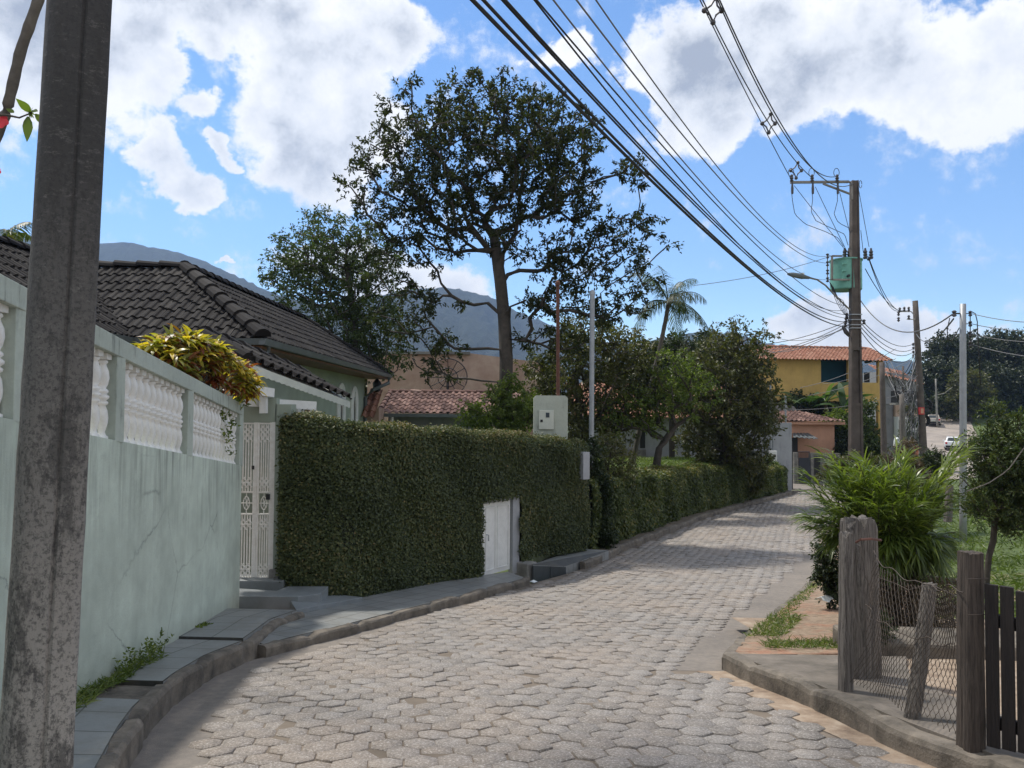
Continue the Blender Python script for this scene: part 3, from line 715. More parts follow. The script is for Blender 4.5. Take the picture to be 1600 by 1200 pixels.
# ------------------------------------------------------------------ mountains
def mountains():
    az=np.linspace(-52,40,300); hpx=[(-600,300),(-200,330),(0,362),(50,374),(100,378),(155,383),(190,381),(230,388),(262,394),(300,405),(322,412),(352,428),(380,441),(440,466),(500,478),(560,470),(640,452),(700,450),(760,462),(820,492),(900,522),(960,535),(1010,532),(1060,522),(1100,515),(1150,520),(1190,530),(1260,545),(1400,560),(1600,570),(2000,560)]
    H=np.array(hpx,float); rg=np.random.RandomState(5)
    rs=np.linspace(0,1,46); V=[]
    ph=rg.rand(40)*6.28
    for a in az:
        x=800+1200*math.tan(R(a)); py=np.interp(x,H[:,0],H[:,1]); el=(640-py)/1200
        Rg=1750*(1+.12*math.sin(a*.21+1)); 
        for r in rs:
            Y=Rg*(.42+.58*r); X=Y*math.tan(R(a)); zt=el*Rg
            prof=r**1.25
            rd=math.sin(a*1.1+r*3+ph[0])*.5+math.sin(a*2.3-r*5+ph[1])*.3+math.sin(a*4.7+r*7)*.2
            z=-8+(zt+8)*min(1,prof*(1+.10*rd*(1-r)*4*r))
            z+=(rg.normal()*3.5 if r<.999 else rg.normal()*1.6*(1+math.sin(a*9)))*(r>.1)
            V.append((X,Y,z))
        Y=Rg*1.08; V.append((Y*math.tan(R(a)),Y,-8))
    m=len(rs)+1; n=len(az); i,j=np.meshgrid(np.arange(n-1),np.arange(m-1)); a=(i*m+j).ravel()
    o=np_mesh('mountain',V,np.stack([a,a+m,a+m+1,a+1],1),M['mountain'],smooth=False); tag(o,kind='structure')
mountains()
# ================================================================== GREEN WALL WITH BALUSTRADE
def wz(Y,c): return c-.1208*Y
wall=thing('boundary_wall','mint green boundary wall with white baluster openings and stained rail, beside the sidewalk','wall',(wallX(9.8),9.8,wz(9.8,-1.5)))
def wbar(mb,y0,y1,c0,c1,xo=0.0,xi=-.16,n=1):
    """sloping wall piece between y0 and y1, heights c0..c1, from face offset xo back to xi"""
    for k in range(n):
        a=y0+(y1-y0)*k/n; b=y0+(y1-y0)*(k+1)/n
        mb.hexa([(wallX(a)+xi,a,wz(a,c0)),(wallX(a)+xo,a,wz(a,c0)),(wallX(b)+xo,b,wz(b,c0)),(wallX(b)+xi,b,wz(b,c0)),
                 (wallX(a)+xi,a,wz(a,c1)),(wallX(a)+xo,a,wz(a,c1)),(wallX(b)+xo,b,wz(b,c1)),(wallX(b)+xi,b,wz(b,c1))])
mb=MB(); wbar(mb,-4,9.80,-1.75,.449); mb.build('wall_body',M['mint'],wall)
mb=MB(); wbar(mb,-4,9.81,1.085,1.225,.012,-.172); mb.build('rail',M['mint_trim'],wall,bevel=.006)
PY=[.6,2.6,4.42,5.86,7.62,9.74]
for y in PY:
    mb=MB(); mb.hexa([(wallX(y)+xo,y+dy,wz(y+dy,c)) for c in (.44,1.09) for xo,dy in ((-.165,-.065),(.006,-.065),(.006,.065),(-.165,.065))]); mb.build('pilaster',M['mint_trim'],wall,bevel=.004)
prof=[(.045,0),(.045,.02),(.030,.03),(.022,.055),(.028,.075),(.040,.12),(.043,.16),(.036,.215),(.022,.25),(.038,.262),(.041,.275),(.026,.290),(.045,.305),(.047,.320),(.026,.338),(.041,.352),(.038,.366),(.022,.380),(.036,.41),(.045,.455),(.040,.505),(.024,.545),(.021,.560),(.034,.572),(.030,.585),(.022,.594)]
bm=MB(); bm.lathe(prof,12); bm.box((0,0,.617),(.085,.085,.046)); bal0=bm.build('baluster',M['baluster'],None,smooth=True); bal0.parent=wall
for p in bal0.data.polygons:
    if len(p.vertices)==4 and p.area>.002: p.use_smooth=False
first=True; nb=0; wl_=wloc(wall)
for a,b in zip(PY[:-1],PY[1:]):
    if b<3: continue
    k=int(round((b-a-.13)/.142)); 
    for i in range(k):
        y=a+.065+(b-a-.13)*(i+.5)/k; o=bal0 if first else bal0.copy()
        if not first: COL.objects.link(o); o.parent=wall
        first=False; o.location=(wallX(y)-.075-wl_[0], y-wl_[1], wz(y,.449)-wl_[2]); o.rotation_euler=(0,0,.111)

# ================================================================== GATE
G=10.62; gz=at(400,904,G)[2]; gt=at(400,660,G)[2]
xr=at(427,780,G)[0]; xm=at(399.5,780,G)[0]; lw=xr-xm; xl=xm-lw
gate=thing('iron_gate','tall white two-leaf iron gate with oval medallions, between the green wall and the ivy','gate',(xm,G,gz))
def leaf(x0,x1,sgn):
    mb=MB(); h=gt-gz; w=x1-x0; t=.028
    for x in (x0+t/2,x1-t/2): mb.box((x,G,gz+h/2),(t,.03,h))
    for z in (.01,.30*0+.88,1.18,h-.015): mb.box(((x0+x1)/2,G-.004,gz+z),(w-.002,.026,.022))
    fr=mb.build('leaf_frame',M['white_rust'],gate)
    mb=MB()
    for k in range(4):
        x=x0+w*(.26+.16*k)
        mb.tube([(x,G,gz+.02),(x,G,gz+.87)],.010,6); mb.tube([(x,G,gz+1.19),(x,G,gz+h-.03)],.010,6)
        for zc in (.09,.17,.70,.78,1.27,1.35,h-.24,h-.15,h-.08):
            pts=[(x+math.sin(q)*.019*(1 if k%2 else -1),G-.008,gz+zc+(q/math.pi-1)*.035) for q in np.linspace(0,2*math.pi,9)]
            mb.tube(pts,.008,5)
    for z in (.13,.74,1.31,h-.19): mb.box(((x0+x1)/2,G-.003,gz+z),(w*.62,.016,.014))
    mb.build('bars',M['white_rust'],fr)
    mb=MB(); cx=(x0+x1)/2; cz=gz+1.03
    mb.tube([(cx+.042*math.cos(a),G,cz+.088*math.sin(a)) for a in np.linspace(0,2*math.pi,17)],.007,6,False)
    for k in range(6):
        a=k*math.pi/3; mb.tube([(cx,G,cz),(cx+.021*math.cos(a)+.008,G,cz+.045*math.sin(a)),(cx+.040*math.cos(a),G,cz+.085*math.sin(a))],.006,5)
    mb.tube([(cx,G,gz+.88),(cx,G,cz-.088)],.006,5); mb.tube([(cx,G,gz+1.18),(cx,G,cz+.088)],.006,5)
    mb.tube([(x0,G,cz),(cx-.042,G,cz)],.006,5); mb.tube([(x1,G,cz),(cx+.042,G,cz)],.006,5)
    mb.build('medallion',M['white_rust'],fr)
leaf(xl,xm-.012,-1); leaf(xm+.016,xr-.03,1)
mb=MB(); mb.box((xm,G+.01,(gz+gt)/2),(.024,.04,gt-gz)); mb.box((xr-.008,G+.012,(gz+gt)/2-.02),(.044,.05,gt-gz+.05)); mb.build('gate_frame',M['white_rust'],gate)
mb=MB(); mb.box((xr-.065,G-.02,gz+1.12),(.05,.04,.075)); mb.build('lock',M['iron'],gate)
mb=MB(); mb.box((xm-.035,G-.02,gz+1.52),(.028,.03,.05)); mb.build('latch',M['iron'],gate)
portal=thing('gate_portal','green plastered pillar and lintel framing the white iron gate','gate portal',(at(434,900,G)[0],G+.1,gz))
x1=at(441,780,G)[0]
mb=MB(); mb.box(((xr+.014+x1)/2+.05,G+.12,(gz+at(434,640,G)[2])/2-.05),(x1-xr+.09,.26,at(434,640,G)[2]-gz+.25)); mb.build('pillar',M['house_green'],portal)
zl0,zl1=gt+.012,at(400,622,G)[2]; mb=MB(); mb.box((xm-.25,G+.09,(zl0+zl1)/2),(2*(xr-xm)+.55,.2,zl1-zl0)); mb.build('lintel',M['house_green'],portal)
mb=MB(); mb.box(((xr+x1)/2-.01,G-.03,gz+.06),(x1-xr+.02,.10,.15)); mb.build('pillar_base',M['concrete'],portal)
mb=MB(); mb.hexa([(xl-.5,G+1.5,gz-.3),(xr+.3,G+1.5,gz-.3),(xr+.3,G+1.6,gz-.3),(xl-.5,G+1.6,gz-.3),(xl-.5,G+1.5,gt+.1),(xr+.3,G+1.5,gt+.1),(xr+.3,G+1.6,gt+.1),(xl-.5,G+1.6,gt+.1)])
tag(mb.build('garden_wall',M['house_green'],origin=(xm,G+1.5,gz)),'plain green wall seen through the bars of the white iron gate','wall')
# steps
st=thing('entrance_steps','blue-grey tiled steps leading up from the sidewalk to the white gate','steps',(at(420,940,10)[0],10.2,gz-.3))
xa=at(446,907,10.5)[0]
z1=at(410,907,10.42)[2]; z2=at(440,927,10.0)[2]; z3=at(470,947,9.7)[2]
mb=MB(); mb.hexa([(-4.2,10.40,z1-.5),(xa,10.40,z1-.5),(xa,10.8,z1-.5),(-4.2,10.8,z1-.5),(-4.2,10.40,z1),(xa,10.40,z1),(xa,10.8,z1),(-4.2,10.8,z1)]); mb.build('step',M['step'],st,bevel=.008)
xb=at(501,927,10.0)[0]
mb=MB(); mb.hexa([(-4.2,9.84,z2-.6),(xb-.25,9.84,z2-.6),(xb,10.0,z2-.6),(-4.2,10.399,z2-.6),(-4.2,9.84,z2),(xb-.25,9.84,z2),(xb,10.0,z2),(-4.2,10.399,z2)])
mb.hexa([(-3.1,10.0,z2-.6),(xb,10.0,z2-.6),(xb,10.42,z2-.6),(-3.0,10.398,z2-.6),(-3.1,10.0,z2-.001),(xb,10.0,z2-.001),(xb,10.42,z2-.001),(-3.0,10.398,z2-.001)]); mb.build('step',M['step'],st,bevel=.008)
pr=[at(477,953,9.42),at(568,942,10.5),at(500,938,10.35),at(478,940,9.95)]
za=pr[0][2]; zb=-float(D(10.4))+.16
mb=MB(); b=[(pr[0][0]-.12,pr[0][1]+.02,za),(pr[1][0],pr[1][1],zb),(pr[1][0]-.35,pr[1][1]+.10,zb+.005),(pr[0][0]-.35,9.95,za+.005)]
mb.hexa([(x,y,z-.4) for x,y,z in b]+b); mb.build('ramp_block',M['step'],st,bevel=.006)

# canopy over the gate
can=thing('gate_canopy','small tiled canopy with white scalloped fascia over the iron gate','canopy',(-3.4,10.6,gz))
A=at(384,562,9.9); B=at(546,624,12.9); eb=B-A; Le=np.linalg.norm(eb); e=eb/Le
back=np.array([-.95,.55,.0]); back-=e*np.dot(back,e); back=unit(back); s=unit(back*.86+np.array([0,0,.42]))
mb=MB(); tile_plane(mb,A,e,s,[(0,0),(Le,0),(Le-.2,.74),(.1,.74)],w=.24,row=.40,h=.075); mb.build('roof_tiles',M['tile_black'],can)
mb=MB(); ridge_caps(mb,A+s*.76+e*.1,B+s*.76-e*.2,.12); 
ridge_caps(mb,A-e*.02,A+s*.75,.12,.38); mb.build('ridge_tiles',M['tile_black'],can)
mb=MB(); n=46; z=np.array([0,0,1.]); vs=[]
for i in range(n+1):
    p=A+e*(Le*i/n)-s*.02; w=.015*abs(math.sin(i*math.pi/2)); vs+=[p+z*-.03, p-z*(.13+w)]
vs+=[p+s*.03 for p in list(vs)]; m=2*(n+1)
fs=[(2*i,2*i+1,2*i+3,2*i+2) for i in range(n)]+[(m+2*i+2,m+2*i+3,m+2*i+1,m+2*i) for i in range(n)]+[(2*i+1,m+2*i+1,m+2*i+3,2*i+3) for i in range(n)]
mb.add(vs,fs); mb.build('fascia',M['cabinet'],can)  # white board in a darker cream, its shade put into the colour
mb=MB(); nn=unit(np.cross(e,s)); nn=nn if nn[2]>0 else -nn
q=[A+s*.02-nn*.03, B+s*.02-nn*.03, B+s*.74-nn*.03, A+s*.74-nn*.03]; mb.hexa([p-nn*.02 for p in q]+q); mb.build('ceiling_board',M['white'],can)
for i,t in enumerate((.12,.45,.78)):
    mb=MB(); p=A+e*Le*t-nn*.10; mb.bar(p+s*.05,p+s*.72,.06,.09); mb.build('rafter',M['white'],can)
p0=at(384,624,10.0); p1=at(492,634,11.2)
mb=MB(); mb.bar(p0-[.6,0,0],p1,.09,.12); mb.build('beam',M['white'],can)
mb=MB(); mb.bar(at(375,606,9.95),at(425,614,10.6),.08,.12); mb.bar(at(412,616,10.5)-[0,0,.0],at(412,640,10.5)-[0,0,.05],.09,.09); mb.build('bracket',M['white'],can)
# climbing sprigs
def sprig(name,label,pts,spread,n,L,mat,cat='vine',lo=0):
    P=np.array(pts)[rng.randint(0,len(pts),n)]+rng.normal(size=(n,3))*spread
    v,f,t=leaves(P,rng.normal(size=(n,3))+[0,0,.2],L,L*.45,tint=lo+(1-lo)*rng.rand(n)); return tag(np_mesh(name,v,f,mat,tint=t,origin=tuple(np.mean(pts,0))),label,cat)
sprig('fern','small bright fern tuft on the end of the green wall rail',[at(370,618,9.75),at(382,612,9.78),at(376,624,9.7)],.045,150,.08,M['bright_leaf'],'fern')
sprig('climbing_vine','thin climbing vine twined through the last white balusters by the gate',[at(348,650,8.95),at(352,655,8.98),at(356,676,9.02),at(358,690,9.05),at(360,706,9.08),at(362,660,9.1)],.03,110,.055,M['bright_leaf'])

# ================================================================== CROTON
def croton():
    c0=np.array([-4.35,8.0,.25]); th=thing('croton_bush','wide croton bush with yellow, green and red leaves behind the balustrade','bush',(c0[0],c0[1],-2.4))
    rg=np.random.RandomState(4); mb=MB(); P=[];Dr=[];T=[]
    # rosettes over a cap-shaped crown
    heads=[]
    while len(heads)<190:
        px=rg.uniform(178,400); t=(px-288)/108
        top=522+55*abs(t)**2.2+ (8 if t<0 else 14)*abs(t)
        if abs(t)>1.02: continue
        py=rg.uniform(top+4, max(top+8,556+.30*(px-180))) if rg.rand()>.35 else top+rg.uniform(2,14)
        Y=8.0+.4*rg.rand()*1.6-(py-top)*.006+(px-280)*.004
        Y=max(Y, 6.2+ (px-180)/220*3.2 +.28)
        heads.append((at(px,py,Y), (py-top)))
    for h,dp in heads:
        if h[0]/h[1]*1200+800<345: mb.tube([np.array([-4.7+(h[0]+4.2)*.3,7.7,-1.3]),h-[0,-.05,.22],h],[.011,.008,.005],5)
        k=rg.randint(11,17); base=np.clip(rg.normal(.62,.22)-dp*.006,.02,1)
        az=rg.rand(k)*6.28; el=rg.uniform(.15,1.2,k)
        d=np.stack([np.cos(az)*np.cos(el),np.sin(az)*np.cos(el),np.sin(el)],1)+[.1,-.25,0]
        P.append(h+rg.normal(size=(k,3))*.012); Dr.append(d); T.append(np.clip(base+rg.normal(size=k)*.13,0,1))
    P=np.concatenate(P);Dr=np.concatenate(Dr);T=np.concatenate(T); n=len(P)
    v,f,t=strips(P,Dr,np.tile([0,0,1.],(n,1))+rg.normal(size=(n,3))*.3,.17*(.7+.6*rg.rand(n)),.045,1.0+rg.rand(n)*.8,4,[.25,.9,1,.75,.06],tint=T)
    np_mesh('foliage',v,f,M['croton'],th,tint=t); mb.build('stems',M['bark'],th)
croton()

# ================================================================== GREEN HOUSE
hs_=thing('green_house','green bungalow with dark tiled hip roof and white arched windows behind the wall','house',(-6.5,16,-2.9))
Xe,Ye=-4.25,13.0; ze=at(408,529,13.0)[2]; W2=2.33; zr=at(286,419,15.33)[2]; ph=math.atan2(zr-ze,W2); Yb=26.6
cs,sn=math.cos(ph),math.sin(ph); sl=W2/cs
mb=MB()
# right slope (faces +X): eave along Y at Xe
tile_plane(mb,(Xe,Ye,ze),(0,1,0),(-cs,0,sn),[(0,0),(Yb-Ye,0),(Yb-Ye-W2,sl),(W2,sl)],w=.18,row=.34,h=.042)
# front slope (faces -Y) from inner corner to outer corner
Xi=at(204,524,13.0)[0]
tile_plane(mb,(-12,Ye,ze),(1,0,0),(0,cs,sn),[(0,0),(Xi+12,0),(Xe+12,0),(Xe+12-W2,sl),(Xi+12-W2,sl),(0,sl)],w=.18,row=.34,h=.042)
# near wing right slope
tile_plane(mb,(Xi,3.0,ze),(0,1,0),(-cs,0,sn),[(0,0),(Ye-3.0,0),(Ye-3.0+W2,sl),(0,sl)],w=.18,row=.34,h=.042)
roof=mb.build('roof',M['tile_black'],hs_)
mb=MB(); z=zr+.035
ridge_caps(mb,(Xe,Ye,ze+.05),(Xe-W2,Ye+W2,z),.14,.42); ridge_caps(mb,(-12,Ye+W2,z),(Xe-W2,Ye+W2,z),.12,.42)
ridge_caps(mb,(Xe-W2,Ye+W2,z),(Xe-W2,Yb-W2,z),.12,.42); ridge_caps(mb,(Xe,Yb,ze+.05),(Xe-W2,Yb-W2,z),.12,.42)
ridge_caps(mb,(Xi-W2,3,z),(Xi-W2,Ye+W2,z),.12,.42); mb.build('ridge_tiles',M['tile_black'],roof)
# back slopes as plain planes
mb=MB(); 
for q in ([(-12,Ye+2*W2,ze),(-12,Ye+W2,zr-.03),(Xe-W2,Ye+W2,zr-.03),(Xe-2*W2,Ye+2*W2,ze)], [(Xe-2*W2,Ye+2*W2,ze),(Xe-W2,Ye+W2,zr-.03),(Xe-W2,Yb-W2,zr-.03),(Xe-2*W2,Yb,ze)], [(Xe-2*W2,Yb,ze),(Xe-W2,Yb-W2,zr-.03),(Xe,Yb,ze)],[(Xi-W2*2,3,ze),(Xi-W2,3,zr-.03),(Xi-W2,Ye+W2,zr-.03),(Xi-2*W2,Ye+W2,ze)]): mb.add(q,[tuple(range(len(q)))])
mb.build('back_roof',M['tile_black'],roof)
def gut(name,a,b,out_):
    mb=MB(); a=np.array(a);b=np.array(b);o=np.array(out_)*.12; z=np.array([0,0,.11])
    mb.hexa([a-z,a+o*.8-z,b+o*.8-z,b-z,a-z*.05,a+o*1.1-z*.05,b+o*1.1-z*.05,b-z*.05]); mb.build(name,M['gutter_metal'],hs_)
gut('gutter',(Xe-.02,Ye-.1,ze),(Xe-.02,Yb+.05,ze),(1,0,0)); gut('gutter',(Xi+.0,Ye+.02,ze),(Xe+.08,Ye+.02,ze),(0,-1,0)); gut('gutter',(Xi-.02,3,ze),(Xi-.02,Ye,ze),(1,0,0))
OV=.72; xw=Xe-OV; yw=Ye+OV
mb=MB()
mb.hexa([(xw-.3,Ye+.05,ze-.16),(Xe-.03,Ye+.05,ze-.16),(Xe-.03,Yb,ze-.16),(xw-.3,Yb,ze-.16),(xw-.3,Ye+.05,ze-.115),(Xe-.03,Ye+.05,ze-.115),(Xe-.03,Yb,ze-.115),(xw-.3,Yb,ze-.115)])
mb.hexa([(Xi-.8,Ye+.052,ze-.16),(xw-.301,Ye+.052,ze-.16),(xw-.301,yw+.3,ze-.16),(Xi-.8,yw+.3,ze-.16),(Xi-.8,Ye+.052,ze-.115),(xw-.301,Ye+.052,ze-.115),(xw-.301,yw+.3,ze-.115),(Xi-.8,yw+.3,ze-.115)])
mb.hexa([(Xi-OV-.3,3,ze-.16),(Xi-.03,3,ze-.16),(Xi-.03,Ye+.051,ze-.16),(Xi-OV-.3,Ye+.051,ze-.16),(Xi-OV-.3,3,ze-.115),(Xi-.03,3,ze-.115),(Xi-.03,Ye+.051,ze-.115),(Xi-OV-.3,Ye+.051,ze-.115)])
mb.build('soffit',M['soffit'],hs_)
mb=MB(); zb=-3.4
mb.hexa([(xw-3.2,yw,zb),(xw,yw,zb),(xw,Yb-OV,zb-.5),(xw-3.2,Yb-OV,zb-.5),(xw-3.2,yw,ze-.16),(xw,yw,ze-.16),(xw,Yb-OV,ze-.16),(xw-3.2,Yb-OV,ze-.16)])
mb.hexa([(Xi-5,4,zb),(Xi-OV,4,zb),(Xi-OV,yw+.01,zb),(Xi-5,yw+.01,zb),(Xi-5,4,ze-.16),(Xi-OV,4,ze-.16),(Xi-OV,yw+.01,ze-.16),(Xi-5,yw+.01,ze-.16)])
mb.hexa([(Xi-OV-.1,yw+.012,zb),(xw-3.1,yw+.012,zb),(xw-3.1,yw+.3,zb),(Xi-OV-.1,yw+.3,zb),(Xi-OV-.1,yw+.012,ze-.16),(xw-3.1,yw+.012,ze-.16),(xw-3.1,yw+.3,ze-.16),(Xi-OV-.1,yw+.3,ze-.16)])
mb.build('house_wall',M['house_green'],hs_)
def arched(yc,w,zt,h):
    mb=MB(); pts=[(-w/2,0),(w/2,0)]+[(w/2*math.cos(a),h-w/2+w/2*math.sin(a)) for a in np.linspace(0,math.pi,13)]
    mb.prism([(p[0]*1.16,p[1]*1.03) for p in pts],(0,1,0),(0,0,1),(1,0,0),(xw-.02,yc,zt-h),.05); f=mb.build('window',M['white'],hs_)
    mb=MB(); mb.prism([(p[0]*.30,.25+p[1]*.75) for p in pts],(0,1,0),(0,0,1),(1,0,0),(xw+.026,yc,zt-h+.0),.012); mb.build('pane',M['glass'],f)
    mb=MB(); mb.tube([(xw+.045,yc,zt-h+.3),(xw+.045,yc,zt-.12)],.012,6); mb.tube([(xw+.045,yc-.1,zt-h+1.0),(xw+.045,yc+.1,zt-h+1.0)],.01,6); mb.build('bar',M['white'],f)
for px in (533,553.5):
    Yw=float((xw)/( (px-800)/1200.)); arched(Yw,.95,at(px,601.5 if px<540 else 606,Yw)[2],2.1)
mb=MB(); 
for px0,px1,pyt,pyb in ((462,490,633,700),(430,452,628,700)):
    Ya=xw/((px0-800)/1200); Yb_=xw/((px1-800)/1200); zt_=at((px0+px1)/2,pyt,(Ya+Yb_)/2)[2]
    m2=MB(); m2.box((xw+.03,(Ya+Yb_)/2,zt_-.65),(.06,Yb_-Ya,1.3)); f=m2.build('window',M['white'],hs_)
    m2=MB(); m2.box((xw+.064,(Ya+Yb_)/2,zt_-.65),(.01,(Yb_-Ya)*.30,1.1)); m2.build('pane',M['glass'],f)
def pipe(pts,r=.045,name='downpipe'):
    m=MB(); m.tube(pts,r,8); m.build(name,M['gutter_metal'],hs_)
pipe([(Xe+.04,Ye+.25,ze-.1),(Xe+.04,Ye+.25,ze-.22),(Xe-.35,Ye+.35,ze-.36),(xw+.06,yw+.02,ze-.42),(xw+.06,yw+.02,zb)])
pipe([(Xe+.04,Yb-.4,ze-.1),(Xe+.04,Yb-.4,ze-.3),(xw+.3,Yb-OV-.15,ze-.55),(xw+.06,Yb-OV-.12,ze-.8),(xw+.06,Yb-OV-.12,zb-.6)],.06)
pipe([(Xi+.05,Ye-.3,ze-.1),(Xi+.05,Ye-.3,ze-.3),(Xi-OV+.05,Ye-.3,ze-.5),(Xi-OV+.05,Ye-.3,zb)])
# hanging lantern at the far corner
lp=at(589,601,26.0); lan=thing('hanging_lantern','small black lantern hanging at the far eave corner of the green house','lantern',tuple(lp))
mb=MB(); mb.lathe([(.05,0),(.12,.05),(.15,.30),(.06,.42),(.02,.46)],6,tuple(lp-[0,0,.25])); mb.build('lantern_body',M['iron'],lan)
mb=MB(); mb.tube([lp+[0,0,.2],lp+[0,0,.62]],.015,6); mb.build('hanger',M['iron'],lan)

# ================================================================== IVY WALL
ivyT=[(-3.15,648),( -2.12,656),(-1.5,666),(-.47,675),(.20,682),(1.62,692)]
def ztop(p):     # height of the ivy top along the face
    X,Y=p; px=800+X/Y*1200; py=np.interp(px,[436,545,632,752,845,918],[650,656,667,675,684,692]); return at(px,py,Y)[2]
def zbot(p): 
    X,Y=p; px=800+X/Y*1200
    return -float(D(Y))+np.interp(px,[440,500,545,760,815,835,920],[.35,.14,.10,.10,.22,.28,.22])
IP,IS=resample(IVY,.05)
IP=np.array(IP); IT=unit(np.gradient(IP,axis=0)); IN=np.stack([IT[:,1],-IT[:,0]],1)   # outward (towards road/camera)
door_px=(758,815)
iw=thing('ivy_wall','tall wall fully covered in clipped dark ivy with a narrow door opening','ivy wall',(IP[60][0],IP[60][1],-2.9))
def ipx(p): return 800+p[0]/p[1]*1200
ddz=at(785,782,13.55)[2]
mb=MB(); TH=.62
for i in range(0,len(IP)-1,2):
    j=min(i+2,len(IP)-1); a,b=IP[i],IP[j]; na,nb=IN[i],IN[j]
    ins=.06; A_=a-na*ins; B_=b-nb*ins; A2=a-na*TH; B2=b-nb*TH
    za,zb_=ztop(a)-.06,ztop(b)-.06; z0,z1_=zbot(a),zbot(b)
    if door_px[0]<ipx((a+b)/2)<door_px[1]: z0=z1_=ddz+.03
    mb.hexa([(A2[0],A2[1],z0),(A_[0],A_[1],z0),(B_[0],B_[1],z1_),(B2[0],B2[1],z1_),(A2[0],A2[1],za),(A_[0],A_[1],za),(B_[0],B_[1],zb_),(B2[0],B2[1],zb_)])
mb.build('stems',M['ivy_core'],iw)  # solid dark core behind the ivy leaves, not separate stems
def hedge_leaves(P_,N_,zt,zb,TH,n,L,W,skip=None,rg=None,bulge=.05,rad=.14,mat=None,parent=None,name='foliage'):
    rg=rg or np.random.RandomState(2); m=len(P_); hgt=np.array([zt(p) for p in P_])-np.array([zb(p) for p in P_]); ZT=np.array([zt(p) for p in P_]); ZB=np.array([zb(p) for p in P_])
    i=rg.choice(m-1,n,p=(hgt[:-1]+TH)/np.sum(hgt[:-1]+TH)); f=rg.rand(n)[:,None]
    p=P_[i]*(1-f)+P_[i+1]*f; nn=unit(N_[i]*(1-f)+N_[i+1]*f); zt_=ZT[i]*(1-f[:,0])+ZT[i+1]*f[:,0]; zb_=ZB[i]*(1-f[:,0])+ZB[i+1]*f[:,0]
    q=rg.rand(n)*(zt_-zb_+TH); face=q<(zt_-zb_)
    v=np.where(face,q,zt_-zb_); u=np.where(face,0,q-(zt_-zb_))
    # rounded shoulder
    z=zb_+v; dtop=zt_-z; inset=np.where(face&(dtop<rad),(rad-np.sqrt(np.maximum(0,rad**2-(rad-dtop)**2))),0); drop=np.where(~face&(u<rad),rad-np.sqrt(np.maximum(0,rad**2-(rad-u)**2)),0)
    s=np.array(i,float)*.05
    bl=bulge*(np.sin(s*1.7+z*1.9)*np.sin(z*2.3-s*.8)+.6*np.sin(s*4.3+z*3.1))
    dep=rg.normal(size=n)*.022-.012+bl*.5+(rg.rand(n)<.04)*rg.rand(n)*.07
    out=np.where(face,dep-inset,-u+0); zz=np.where(face,z,zt_-drop+dep+.02*np.sin(s*6))
    pos=np.stack([p[:,0]+nn[:,0]*out,p[:,1]+nn[:,1]*out,zz],1)
    N3=np.where(face[:,None],np.stack([nn[:,0],nn[:,1],np.full(n,.25)],1),np.stack([nn[:,0]*.3,nn[:,1]*.3,np.ones(n)],1))
    keep=np.ones(n,bool)
    if skip is not None: keep=~skip(pos)
    pos=pos[keep];N3=N3[keep]; n=len(pos)
    up=unit(N3+rg.normal(size=(n,3))*.45); d=unit(rg.normal(size=(n,3))*[1,1,.6]+[0,0,-.5]); d=unit(d-up*np.sum(d*up,1,keepdims=True)+up*.35*rg.rand(n)[:,None])
    fc=face[keep]
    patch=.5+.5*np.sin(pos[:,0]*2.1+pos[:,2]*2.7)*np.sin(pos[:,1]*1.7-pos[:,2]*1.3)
    tint=np.clip(rg.rand(n)**1.3*.62+.34*patch+np.where(fc,0,.22)+ (rg.rand(n)<.03)*.3,0,1)  # top leaves tinted lighter and yellower, sunlight on the top put into colour
    v_,f_,t_=leaves(pos,d,L*(.65+.7*rg.rand(n)),W*(.7+.6*rg.rand(n)),up,.18,tint)
    return np_mesh(name,v_,f_,mat,parent,tint=t_)
def skip_door(p):
    px=800+p[:,0]/p[:,1]*1200
    return (px>door_px[0]-1+1*np.sin(p[:,2]*9))&(px<door_px[1]+2*np.sin(p[:,2]*13))&(p[:,2]<ddz+.02+.03*np.sin(px*.9))
hedge_leaves(IP,IN,ztop,zbot,TH,150000,.042,.029,skip_door,bulge=.085,mat=M['ivy'],parent=iw)
# end returns & door reveal leaves
rg=np.random.RandomState(8); n=7000
i=rg.randint(0,2,n); ends=[(IP[0],IN[0]),(IP[-1],IN[-1])]
P_=np.zeros((n,3)); Up=np.zeros((n,3))
for k in (0,1):
    m=i==k; p,nn=ends[k]; u=rg.rand(m.sum())*TH; zt_=ztop(p); zb_=zbot(p); P_[m]=np.stack([p[0]-nn[0]*u,p[1]-nn[1]*u,zb_+(zt_-zb_)*rg.rand(m.sum())],1)+rg.normal(size=(m.sum(),3))*.02
    Up[m]=[-IT[0][0] if k==0 else IT[-1][0], -IT[0][1] if k==0 else IT[-1][1],.2]
v,f,t=leaves(P_,rg.normal(size=(n,3))+[0,0,-.5],.05,.034,Up+rg.normal(size=(n,3))*.4,.2,rg.rand(n)*.6); np_mesh('end_foliage',v,f,M['ivy'],iw,tint=t)
